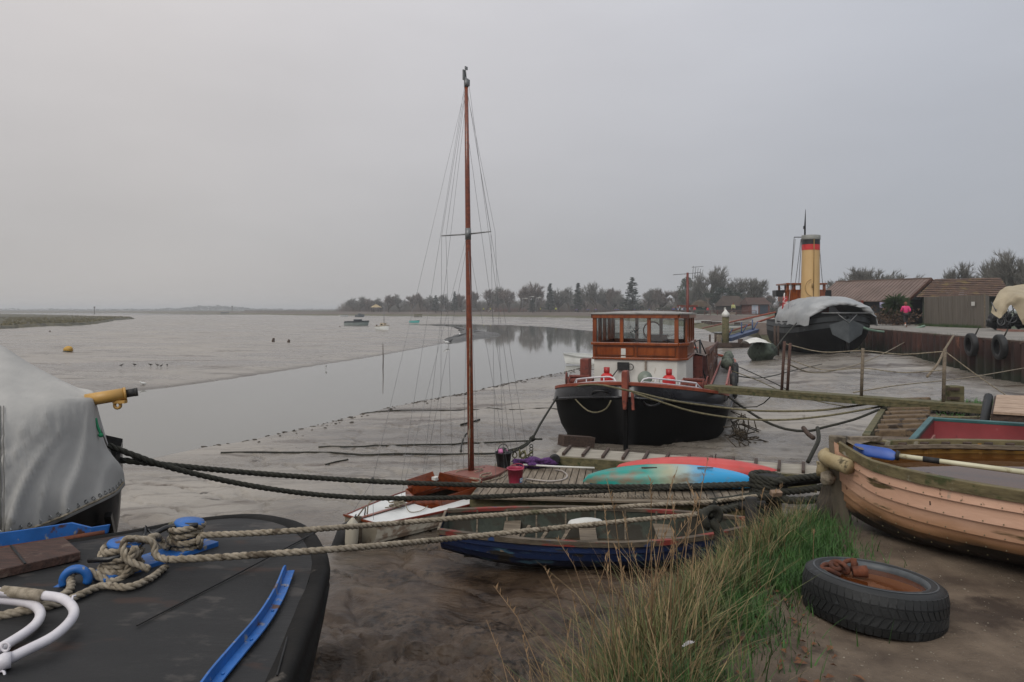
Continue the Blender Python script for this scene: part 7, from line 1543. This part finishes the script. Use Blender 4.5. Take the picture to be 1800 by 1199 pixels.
# ---------- far promenade
def land(u,d,z=.45): p=W(u,HZ,d); p.z=z; return p
t=thing('kiosk','round green kiosk with a brown conical roof on the far promenade','kiosk',tuple(land(1231,185)),0)
mb=MB(); mb.lathe([(2.1,0),(2.1,2.0)],8); put('wall',mb,pm('kiosk_green','17352b','224a3c',rough=.6,sc=1),t,world=False); mb=MB(); mb.lathe([(2.9,1.9),(1.6,3.2),(.1,3.75)],10,smooth=False); put('roof',mb,pm('kiosk_roof','352b1d','483a28',rough=.9,sc=2),t,world=False); mb=MB(); mb.box((.2,-2.1,1.7),(.7,.05,.35)); put('sign',mb,M_white,t,world=False)
def house(name,label,u0,u1,d,zt,zr,mw,mr_,wins,hip=.15):
    a,b_=land(u0,d),land(u1,d); t=thing(name,label,'building',tuple((a+b_)/2)); L_=(b_-a).length; mb=MB(); mb.box((0,3,zt/2),(L_,6,zt)); put('wall',mb,mw,t,world=False)
    mb=MB(); e=.4; h=L_*hip; vs=[(-L_/2-e,-e,zt-.1),(L_/2+e,-e,zt-.1),(L_/2+e,6+e,zt-.1),(-L_/2-e,6+e,zt-.1),(-L_/2+h,3,zr),(L_/2-h,3,zr)]; mb.add(vs,[(0,1,5,4),(2,3,4,5),(1,2,5),(3,0,4),(3,2,1,0)]); put('roof',mb,mr_,t,world=False)
    for x,z,w_,h_,m in wins: mb=MB(); mb.box((x*L_,-.02,z),(w_*L_,.06,h_)); put('window' if m is M_black else 'panel',mb,m,t,world=False)
    return t
M_brick=pm('red_brick','4f2c24','6b3d32',rough=.9,sc=2); M_rt=pm('dark_roof','332a25','45392f',rough=.9,sc=1); M_bld=pm('dark_timber','2b2622','3a332d',rough=.9,sc=1)
house('park_pavilion','long low dark pavilion with brown roof on the far promenade',1271,1311,165,2.1,4.4,M_bld,M_rt,((-.42,1.2,.09,1.0,M_white),(-.25,1.1,.18,1.1,M_black),(.05,1.1,.18,1.1,M_black),(.38,1.3,.1,.8,M_white)))
house('brick_building','red brick building with pale mural and blue shutter beyond the ship',1316,1353,160,2.4,3.9,M_brick,pm('brick_roof','3a2a25','4a352d',rough=.9,sc=1),((-.20,1.2,.3,2.0,pm('pale_mural','7f9cad','b3a5b0',rough=.6,sc=1.2)),(.22,1.2,.38,2.1,pm('shutter_blue','1d2733','2a3746',rough=.6,sc=2))),0.05)
t=thing('park_shelter','small pale roofed shelter far along the promenade at the tree edge','shelter',tuple(land(661,420)))
mb=MB(); mb.lathe([(3.6,2.6),(.2,4.4)],8,smooth=False); put('roof',mb,pm('shelter_roof','8f7c5a','a8966f',rough=.8,sc=1),t,world=False); mb=MB(); [mb.tube([(2.6*math.cos(a),2.6*math.sin(a),0),(2.6*math.cos(a),2.6*math.sin(a),2.7)],.15,5) for a in (0.3,1.3,2.4,3.4,4.4,5.5)]; put('posts',mb,M_darkwood,t,world=False)
def lamp(u,d,tv,label):
    h=CZ+(HZ-tv)/F*d-.45; t=thing('lamp_post',label,'lamp post',tuple(land(u,d)),group=None); mb=MB(); mb.tube([(0,0,0),(0,0,h)],[.14,.09],6); put('pole',mb,M_galv,t,world=False); mb=MB(); mb.tube([(0,0,h),(1.6,0,h+.15)],.07,5); mb.box((1.8,0,h+.15),(1.2,.45,.25)); put('lamp_head',mb,M_white,t,world=False)
lamp(918,318,525,'grey lamp post standing left of the tall dark conifer'); lamp(930,330,522,'lamp post with a pale head a little right of the first one'); lamp(942,322,524,'third lamp post, closest to the dark conifer')
t=thing('utility_pole','thin dark pole far away right of the bare trees','pole',tuple(land(1371,210))); mb=MB(); mb.tube([(0,0,0),(0,0,8)],.14,5); mb.box((0,0,7.3),(1.2,.12,.12)); put('pole',mb,M_darkwood,t,world=False)
# promenade fence: posts and rails along the sea wall
pf=thing('promenade_fence','low reddish railing along the top of the far sea wall','fence',tuple(PROM_TOP[6])); mbp=MB(); mbr=MB()
tp_=[p for p in PROM_TOP[2:11]]; Q=catmull(tp_,4)
for i in range(0,len(Q),1):
    p=Q[i]; mbp.bar(p+Vector((0,.3,0)),p+Vector((0,.3,.95)),.12,.12)
for z in (.3,.6,.92): mbr.tube([p+Vector((0,.3,z)) for p in Q],.05,4)
put('fence_post',mbp,pm('rail_post','4f3229','643f33',rough=.8),pf,kind='stuff'); put('rail',mbr,pm('dull_red_rail','4d332b','5f4036',rough=.8,sc=1),pf)
sw_=MB(); 
Q=catmull([p for p in PROM_WALL[3:11]],2.5)
for i,p in enumerate(Q):
    if p.y<200: sw_.bar(p+Vector((0,-.4,-.3)),p+Vector((0,-.4,.35)),.5,.8)
put('groyne_stubs',sw_,M_darkwood,kind='stuff')
for i in range(14):
    u=600+i*29+rnd(-8,8); d=rnd(395,420)
    # low parked cars and vans seen as specks behind the railing
def car(u,d,col,label,sc=1):
    t=thing('parked_car',label,'car',tuple(land(u,d,.45)),rnd(-.3,.3),group='cars parked behind the far promenade'); mb=MB(); mb.box((0,0,.55),(4.2,1.8,.65)); mb.box((-.2,0,1.1),(2.4,1.6,.55),taper=.8); put('body',mb,col,t,world=False,bev=.08)
    mb=MB(); mb.box((-.2,0,1.1),(2.2,1.62,.35),taper=.85); put('window',mb,M_black,t,world=False)
    for x in (-1.3,1.3):
        for y in (-.85,.85): mb=MB(); mb.lathe([(.0,-.1),(.32,-.1),(.32,.1),(0,.1)],12,Matrix.Translation((x,y,.32))@Matrix.Rotation(R(90),4,'X'),caps=False); put('wheel',mb,M_rubber,t,world=False)
for u,d,m,l in ((820,402,M_bw,'white car parked left of the mast beyond the promenade'),(865,395,M_bw,'white car parked below the pale lamps beyond the promenade'),(935,365,M_bw,'white car parked by the lamp posts beyond the promenade'),(1135,300,M_bw,'white car among the crowd behind the wheelhouse roof'),(780,405,M_bd,'dark car parked beneath the squat conifer'),(1160,290,M_bw,'pale car just right of the wheelhouse roof crowd')): car(u,d,m,l)
mb=MB() # reddish scrub on the bank, one mass
for i in range(500):
    u=random.gauss(895,20); p=land(u,rnd(372,380),.45+abs(random.gauss(0,1.1))); a=Vector((rnd(-.5,.5),0,rnd(.2,.9))); mb.add([p,p+Vector((.12,0,0)),p+a],[(0,1,2)])
put('red_scrub',mb,pm('dogwood_red','6b3b30','83493a',rough=.9,sc=.5),kind='stuff')
# pile with white cap, floating stage, blue gangway
t=thing('capped_pile','tall dark mooring pile with a pointed white cap','pile',tuple(G(1275,612,-1.6)))
p=G(1275,612,-1.6); d=p.y; tp0=W(1275.5,557,d); mb=MB(); mb.tube([p-Z*.5,tp0],.17*d/58*1.0 if False else .28,12); put('shaft',mb,M_greenwood,t); mb=MB(); mb.lathe([(.31,-.02),(.31,.25),(.02,.62)],14,Matrix.Translation(tp0)); put('cap',mb,M_white,t)
t=thing('stage_pile','short stout grey pile beside the white capped one','pile',tuple(G(1264,606,-1.6))); p=G(1264,607,-1.6); mb=MB(); mb.tube([p-Z*.4,W(1264,585,p.y)],.42,12); put('shaft',mb,M_oldwood,t); mb=MB(); mb.tube([W(1264,586,p.y),W(1264,583.5,p.y)],.5,12); put('cap',mb,M_galv,t)
t=thing('landing_stage','low dark timber landing stage at the foot of the capped pile','landing stage',tuple(G(1288,608,-1.55)))
mb=MB(); mb.bar(W(1245,606,60),W(1304,606.5,57),2.4,.35); put('deck',mb,M_darkwood,t); mb=MB(); [mb.tube([W(u,610,57),W(u,596,57)],.14,6) for u in (1300,1303)]; [mb.tube([W(u,605,58),W(u,588,58)],.08,5) for u in (1248,1258)]; put('mooring_rail',mb,M_darkwood,t)
t=thing('blue_gangway','long blue access gangway sloping from the bank to the landing stage','gangway',tuple(W(1310,585,60)))
mb=MB(); a,b_=W(1277,597,58),W(1352,573,74); mb.bar(a,b_,.8,.28); mb.bar(a+Z*-.0+Vector((0,.5,0)),b_+Vector((0,.5,0)),.1,.4); put('walkway',mb,pm('faded_blue','1f2e4c','2e4469',rough=.6,sc=1),t)
mb=MB(); 
for f in (.0,.3,.55): q=a.lerp(b_,f)+Vector((.0,0,0)); mb.tube([q,q+Z*1.1],.06,5); mb.tube([q,q+Vector((.5,0,.9))],.05,5)
put('brace',mb,pm('faded_blue2','263b60','355079',rough=.6,sc=1),t)
for (u0,v0,d0),(u1,v1,d1),l in (((1235,577,95),(1363,549,75),'upper rusty red handrail pipe climbing the grassy bank'),((1280,584,80),(1362,556,70),'lower rusty pipe beneath the red handrail on the bank')):
    mb=MB(); mb.tube([W(u0,v0,d0),W(u1,v1,d1)],.10,6); put('bank_pipe',mb,M_redrail,label=l,cat='pipe')
t=thing('bank_steps','pale concrete steps with handrails descending the brick sea wall','steps',tuple(W(1277,555,150)))
mb=MB()
for i in range(8): f=i/8; p=W(1266+22*f,563-14*f,140+14*f); mb.box(p,(1.6,1.2,.3))
put('stair',mb,pm('pale_concrete','7b756a','938c80',rough=.9,sc=2),t); mb=MB(); mb.tube([W(1266,561,140),W(1289,546,154)],.07,5); mb.tube([W(1275,563,140),W(1293,549,154)],.07,5); put('handrail',mb,M_oldwood,t)

# ---------- people
def skin_mesh(name,verts,edges,radii,root,mat,sub=1):
    me=bpy.data.meshes.new(name); me.from_pydata(verts,edges,[]); o=bpy.data.objects.new(name,me); C.objects.link(o)
    m=o.modifiers.new('s','SKIN'); m.use_smooth_shade=True
    for i,r in enumerate(radii): me.skin_vertices[0].data[i].radius=(r,r) if not isinstance(r,tuple) else r; me.skin_vertices[0].data[i].use_root=(i==root)
    m2=o.modifiers.new('b','SUBSURF'); m2.levels=sub
    dg=bpy.context.evaluated_depsgraph_get(); em=bpy.data.meshes.new_from_object(o.evaluated_get(dg)); em.name=name; em.materials.clear(); em.materials.append(mat); em.polygons.foreach_set('use_smooth',[True]*len(em.polygons))
    bpy.data.objects.remove(o); return em
M_skin=pm('skin','8a5a45','a06c55',rough=.6,sc=6); M_hair=pm('auburn_hair','5c2f1d','7a4028',rough=.6,sc=20); M_legs=pm('black_leggings','0c0c0f','15151a',rough=.7,sc=5); M_shoe=pm('white_trainers','b5b4b0','cac9c5',rough=.5,sc=8)
def person_meshes(stride,armbend):
    s=stride; H=[(0,0,.93),(0,-.01,1.15),(0,0,1.36),(0,.01,1.48),(0,.03,1.60),(0,.03,1.70)]
    v=list(H); e=[(0,1),(1,2),(2,3),(3,4),(4,5)]; r=[(.14,.10),(.135,.09),(.16,.10),.055,.085,.075]
    for sd in (1,-1):
        k=len(v); f=s*sd
        v+= [(sd*.10,0,.90),(sd*.11,.12*f+.02,.50),(sd*.10,-.22*abs(f) if f<0 else .10*f,.10+(.22*abs(f) if f<0 else 0)),(sd*.10,(.22*f+.0 if f>0 else -.24*abs(f)),.03+(.16*abs(f) if f<0 else 0)),(sd*.10,(.22*f+.12 if f>0 else -.20*abs(f)+.03),.03+(.05*abs(f) if f<0 else 0))]
        e+= [(0,k),(k,k+1),(k+1,k+2),(k+2,k+3),(k+3,k+4)]; r+=[.095,.068,.045,.042,.035]
        k=len(v)
        if armbend: v+=[(sd*.19,0,1.40),(sd*.26,-.10*f-.03,1.15),(sd*.20,.16-.12*f,1.10),(sd*.16,.22-.12*f,1.14)]
        else: v+=[(sd*.19,0,1.40),(sd*.24,-.08*f,1.13),(sd*.23,.02-.10*f,.88),(sd*.23,.03-.1*f,.78)]
        e+= [(2,k),(k,k+1),(k+1,k+2),(k+2,k+3)]; r+=[.068,.052,.038,.03]
    body=skin_mesh('body',v,e,r,0,M_skin)
    # clothes: the same chains, a little fuller
    jv=v[0:4]+[]; 
    idx={}; jv=[];je=[];jr=[]
    def use(i,rr):
        if i not in idx: idx[i]=len(jv); jv.append(v[i]); jr.append(rr)
        return idx[i]
    for i,rr in ((0,(.175,.135)),(1,(.17,.125)),(2,(.185,.13)),(3,.075)): use(i,rr)
    for a in (6+5,6+9+5):
        for q,rr in ((a,.09),(a+1,.078),(a+2,.058)): use(q,rr)
    for a,b_ in e:
        if a in idx and b_ in idx: je.append((idx[a],idx[b_]))
    jacket=skin_mesh('jacket',jv,je,jr,0,M_pink)
    idx={}; jv2,je2,jr2=[],[],[]
    for i,rr in ((0,(.15,.115)),(6,.108),(7,.078),(8,.056),(15,.108),(16,.078),(17,.056)): idx[i]=len(jv2); jv2.append(v[i]); jr2.append(rr)
    for a,b_ in e:
        if a in idx and b_ in idx: je2.append((idx[a],idx[b_]))
    legs=skin_mesh('leggings',jv2,je2,jr2,0,M_legs)
    hb=MB(); hb.blob((0,.0,1.655),(.105,.115,.12),2,.05,14,9); hb.blob((0,-.06,1.60),(.085,.07,.10),3,.05,12,8); hair=hb.mesh('hair',M_hair)
    sb=MB()
    for k in (9,18): a=Vector(v[k]);b_=Vector(v[k+1]); sb.tube([a+Vector((0,-.05,.01)),a.lerp(b_,.5)+Z*.012,b_+Vector((0,.03,0))],[.045,.052,.034],8)
    shoes=sb.mesh('shoes',M_shoe)
    fc=MB(); 
    for x in (-.035,.035): fc.blob((x,.112,1.66),(.013,.008,.009),1,0,8,5)
    fc.blob((0,.125,1.63),(.014,.02,.024),1,0,8,5); fc.blob((0,.11,1.585),(.028,.01,.008),1,0,8,5)
    for x in (-.09,.09): fc.blob((x,.02,1.64),(.012,.02,.03),1,0,8,5)
    face=fc.mesh('face',M_skin); return dict(body=body,jacket=jacket,leggings=legs,hair=hair,shoes=shoes,face=face)
PW=person_meshes(.9,True); PS=person_meshes(.35,False)
def person(ms,label,loc,rz,sc_,jm=None,lm=None,group=None):
    t=thing('person',label,'person',tuple(loc),rz,group=group); t.scale=(sc_,sc_,sc_)
    for k,me in ms.items():
        o=bpy.data.objects.new(k,me); C.objects.link(o); o.parent=t
        m=jm if k=='jacket' else (lm if k=='leggings' else None)
        if m: o.material_slots[0].link='OBJECT'; o.material_slots[0].material=m
    return t
M_pj=pm('hot_pink_jacket','c22a66','d63a78',rough=.6,sc=5); M_hv=pm('hi_vis_yellow','a9b32a','c4cf3c',rough=.6,sc=5); M_rj=pm('red_jacket','b01f28','c93038',rough=.6,sc=5); M_bj=pm('blue_jacket','34466f','4a5f8c',rough=.6,sc=5); M_dj=pm('dark_jacket','22252c','32363f',rough=.7,sc=5); M_wj=pm('pale_jacket','98a0a8','b4bac0',rough=.7,sc=5); M_pl=pm('purple_jacket','4b3f66','62557e',rough=.7,sc=5)
pp=W(1592,577,50.2); person(PW,'runner in hot pink jacket and black leggings jogging away on the quay',(pp.x,pp.y,.275),R(-8),1.02,M_pj)
random.seed(77)
person(PS,'person in red jacket standing just left of the green kiosk',land(1221,180),R(170),1.12,M_rj); person(PS,'person in red jacket standing right of the green kiosk',land(1244,178),R(200),1.05,M_rj,M_dj); person(PS,'person in pale yellow coat before the dark pavilion',land(1289,158),R(180),1.5,pm('primrose_coat','a5a86a','b9bc80',rough=.7,sc=4))
GC='people gathered along the far promenade'
cl={'blue':M_bj,'dark':M_dj,'pale':M_wj,'purple':M_pl}
for i in range(34):
    k=random.choice(list(cl)); u=rnd(1182,1214) if i<16 else rnd(1000,1165); d=rnd(186,196) if i<16 else rnd(270,300)
    person(PS,'person in a %s jacket in the crowd behind the wheelhouse roof'%k if i>=16 else 'person in a %s jacket in the crowd around the red aerial mast'%k,land(u,d),rnd(0,6.28),rnd(.95,1.1),cl[k],group=GC+(' by the kiosk, %s jackets'%k if i<16 else ', %s jackets'%k))
for u,d,l in ((850,372,'person in hi vis yellow left of the pale house behind the mast'),(862,372,'person in hi vis yellow just right of the mast'),(977,330,'person in bright hi vis yellow beneath the tall dark conifer'),(950,340,'person in hi vis yellow left of the tall dark conifer')): person(PS,l,land(u,d),rnd(0,6.28),1.35,M_hv)

# ---------- grass on the bank
random.seed(99)
def blade(mb,p,h,lean,w_,droop=.35,segs=3):
    a=rnd(0,6.283); d=Vector((math.cos(a),math.sin(a),0)); sd=Vector((-d.y,d.x,0))*w_; pts=[]
    for k in range(segs+1):
        f=k/segs; c=p+d*lean*h*(f+droop*f*f*1.3)+Z*h*(f-droop*lean*f*f*.9); pts.append((c-sd*(1-f*.92),c+sd*(1-f*.92)))
    vs=[q for pr in pts for q in pr]; mb.add(vs,[(2*k,2*k+1,2*k+3,2*k+2) for k in range(segs)])
def leafmat(name,c1,c2,scale):
    m=pm(name,c1,c2,rough=.75,sc=scale,det=3,lo=.3,hi=.7); return m
dry=MB(); mid=MB(); grn=MB(); seed=MB()
def drop(x,y): return gz(x,y)
clumps=[]
def region(n,fn,mb,h0,h1,lean,w_,dens=None):
    k=0; tries=0
    while k<n and tries<n*14:
        tries+=1; u,v=fn(); 
        # root points scattered over the bank in plan
        x,y=u,v
        if dens and random.random()>dens(x,y): continue
        z=drop(x,y)
        if z<-1.25: continue
        blade(mb,Vector((x,y,z-.01)),rnd(h0,h1),rnd(.05,lean),w_*rnd(.6,1.2)); k+=1
def plan_uv(u0,u1,d0,d1): return lambda:(lambda d:((rnd(u0,u1)-900)/F*d,d))(rnd(d0,d1))
def cl_(x,y): return .18+.82*max(0,min(1,.5+1.7*noise.noise(Vector((x*2.3,y*2.3,3)))))
def near_edge(x,y,lo=-.55,hi=.75):
    s=gs(x,y); return 1.0 if lo<s<hi else 0
# big dry tussock at the bottom, then the drier bank beyond, then green by the peach boat
def tuss(cx,cy,sx,sy): return lambda:(random.gauss(cx,sx),random.gauss(cy,sy))
for cx,cy,sx,sy,n,h0,h1 in ((.22,2.95,.17,.2,1500,.34,.74),(.50,3.2,.18,.2,1300,.3,.64),(.05,2.65,.14,.16,700,.28,.6),(.38,2.65,.18,.14,900,.22,.46),(.02,3.15,.12,.18,500,.3,.7),(.78,3.6,.14,.2,700,.15,.34),(1.0,3.9,.13,.2,600,.12,.28),(1.25,4.25,.13,.2,600,.12,.28),(1.5,4.7,.12,.2,800,.15,.36),(1.85,5.1,.14,.2,600,.14,.34),(.62,2.75,.10,.15,250,.12,.26)):
    region(int(n*.36),tuss(cx,cy,sx,sy),dry,h0*.75,h1*.85,.75,.0034); region(int(n*.8),tuss(cx,cy,sx,sy),mid,h0*.45,h1*.68,.85,.0042); region(int(n*.25),tuss(cx,cy,sx,sy),grn,h0*.3,h1*.45,.9,.0042)
region(5200,plan_uv(900,1400,2.3,5.6),mid,.08,.24,.9,.0040,lambda x,y:cl_(x,y)*near_edge(x,y,-.30,.8)); region(1700,plan_uv(900,1400,2.3,5.6),dry,.10,.30,.9,.0036,lambda x,y:cl_(x,y)*near_edge(x,y,-.25,.85))
region(5200,lambda:(random.gauss(1.80,.14),random.gauss(4.75,.38)),grn,.05,.17,.8,.0036); region(2200,lambda:(random.gauss(1.47,.12),random.gauss(4.2,.28)),grn,.05,.16,.8,.0036); region(2000,lambda:(random.gauss(1.10,.11),random.gauss(3.6,.25)),grn,.04,.14,.8,.0034); region(1300,lambda:(random.gauss(.68,.13),random.gauss(2.85,.2)),grn,.04,.14,.9,.0034); region(900,lambda:(random.gauss(.35,.2),random.gauss(2.6,.12)),grn,.1,.3,.8,.0040)
region(1500,lambda:(random.gauss(2.05,.13),random.gauss(5.1,.35)),grn,.05,.17,.7,.0036)
for i in range(120): # tall seed stalks
    cx,cy=random.choice(((.2,3.0),(.5,3.25),(.1,2.7),(1.2,4.4),(1.55,4.9),(.35,3.3),(-.1,2.9),(.8,3.7))); x,y=random.gauss(cx,.22),random.gauss(cy,.25); z=drop(x,y)
    if z<-1.3: continue
    h=rnd(.45,.95)*(1 if y<3.7 else .6); a=rnd(0,6.283); l=rnd(.05,.4); p=Vector((x,y,z)); d=Vector((math.cos(a),math.sin(a),0)); pts=[p,p+d*l*h*.35+Z*h*.5,p+d*l*h*.8+Z*h*.85,p+d*l*h*1.15+Z*h*1.0]; seed.tube(pts,[.0026,.0022,.0016,.001],3)
    for k in range(7): q=pts[2].lerp(pts[3],k/7); seed.add([q,q+Vector((rnd(-.006,.006),rnd(-.006,.006),.012)),q+Vector((rnd(-.012,.012),rnd(-.012,.012),.03))],[(0,1,2)])
for i in range(14):
    x,y=rnd(-.55,.1),rnd(2.7,3.3); z=drop(x,y) if gs(x,y)<1 else mz(x,y); h=rnd(.5,.9); p=Vector((x,y,max(z,-1.2))); seed.tube([p,p+Vector((rnd(-.1,.1),rnd(-.1,.1),h*.6)),p+Vector((rnd(-.25,.25),rnd(-.2,.2),h))],[.003,.0024,.0012],3)
put('dry_grass',dry,leafmat('dry_grass_blades','54402b','94805a',11),kind='stuff')
put('bank_sedge',mid,leafmat('olive_blades','24331a','676a3d',9),kind='stuff')
put('green_turf',grn,leafmat('fresh_green_blades','1a3511','40682a',9),kind='stuff')
put('seed_stalks',seed,leafmat('straw_stalks','735b42','93795a',3),kind='stuff')
# moss and weeds near the gangplank landing
mb=MB()
for i in range(2600):
    x=random.gauss(9.6,1.0); y=random.gauss(14.0,.7)
    z=drop(x,y)
    if z<-.8: continue
    blade(mb,Vector((x,y,z)),rnd(.05,.16),.6,.012,segs=2)
put('landing_grass',mb,leafmat('landing_green','24481a','3b6326',1),kind='stuff')
# pebbles, shells and dead leaves on the gravel
mb=MB(); random.seed(12)
for i in range(1600):
    d=rnd(1.9,4.6); u=rnd(1330,2050); x=(u-900)/F*d; 
    if gs(x,d)>-.12: continue
    s=rnd(.0012,.0022)+.004*random.random()**5; mb.blob((x,d,gz(x,d)+s*.3),(s*rnd(.8,1.6),s,s*.6),i,.3,5,4)
put('gravel_chips',mb,pm('pale_chips','5a5043','91887a',rough=.85,sc=40,lo=.3,hi=.7),kind='stuff')
mb=MB()
for i in range(90):
    x,y=random.choice(((1.15,3.1),(1.35,3.6),(1.5,4.0),(1.2,2.8))); x+=random.gauss(0,.14); y+=random.gauss(0,.2); z=gz(x,y)+.012; s=rnd(.012,.035); a=rnd(0,6.28)
    mb.add([(x,y,z),(x+math.cos(a)*s,y+math.sin(a)*s,z+.006),(x+math.cos(a+.5)*s*1.8,y+math.sin(a+.5)*s*1.8,z+.003),(x+math.cos(a+1)*s,y+math.sin(a+1)*s,z+.012)],[(0,1,2,3)])
put('leaf_litter',mb,pm('dead_leaves','4a2c1b','6e4a2e',rough=.85,sc=20),kind='stuff')
t=thing('feather','small white feather caught in the bank grass','feather',tuple(W(1207,1133,2.85)))
mb=MB(); a=W(1198,1138,2.85); b_=W(1217,1130,2.85); 
for k in range(7): p=a.lerp(b_,k/6); mb.add([p,p+Vector((.006,0,.0)),p+Vector((.010,0,.018*math.sin(.5+k*.4))),p+Vector((.002,.002,.016*math.sin(.5+k*.4)))],[(0,1,2,3)])
put('vane',mb,M_whitetube,t)

# ---------- damp air
hz=MB(); hz.box((0,1745,5.5),(9000,3590,18)); 
hm=bpy.data.materials.new('damp_air'); hm.use_nodes=True; nt=hm.node_tree; nt.nodes.remove(nt.nodes['Principled BSDF']); pv=nt.nodes.new('ShaderNodeVolumePrincipled'); pv.inputs['Color'].default_value=(.93,.95,.97,1); pv.inputs['Density'].default_value=.0006; pv.inputs['Anisotropy'].default_value=.2
nt.links.new(pv.outputs[0],nt.nodes['Material Output'].inputs['Volume'])
hz.box if False else None
ho=put('haze',hz,hm,kind='stuff'); ho.location.z=0
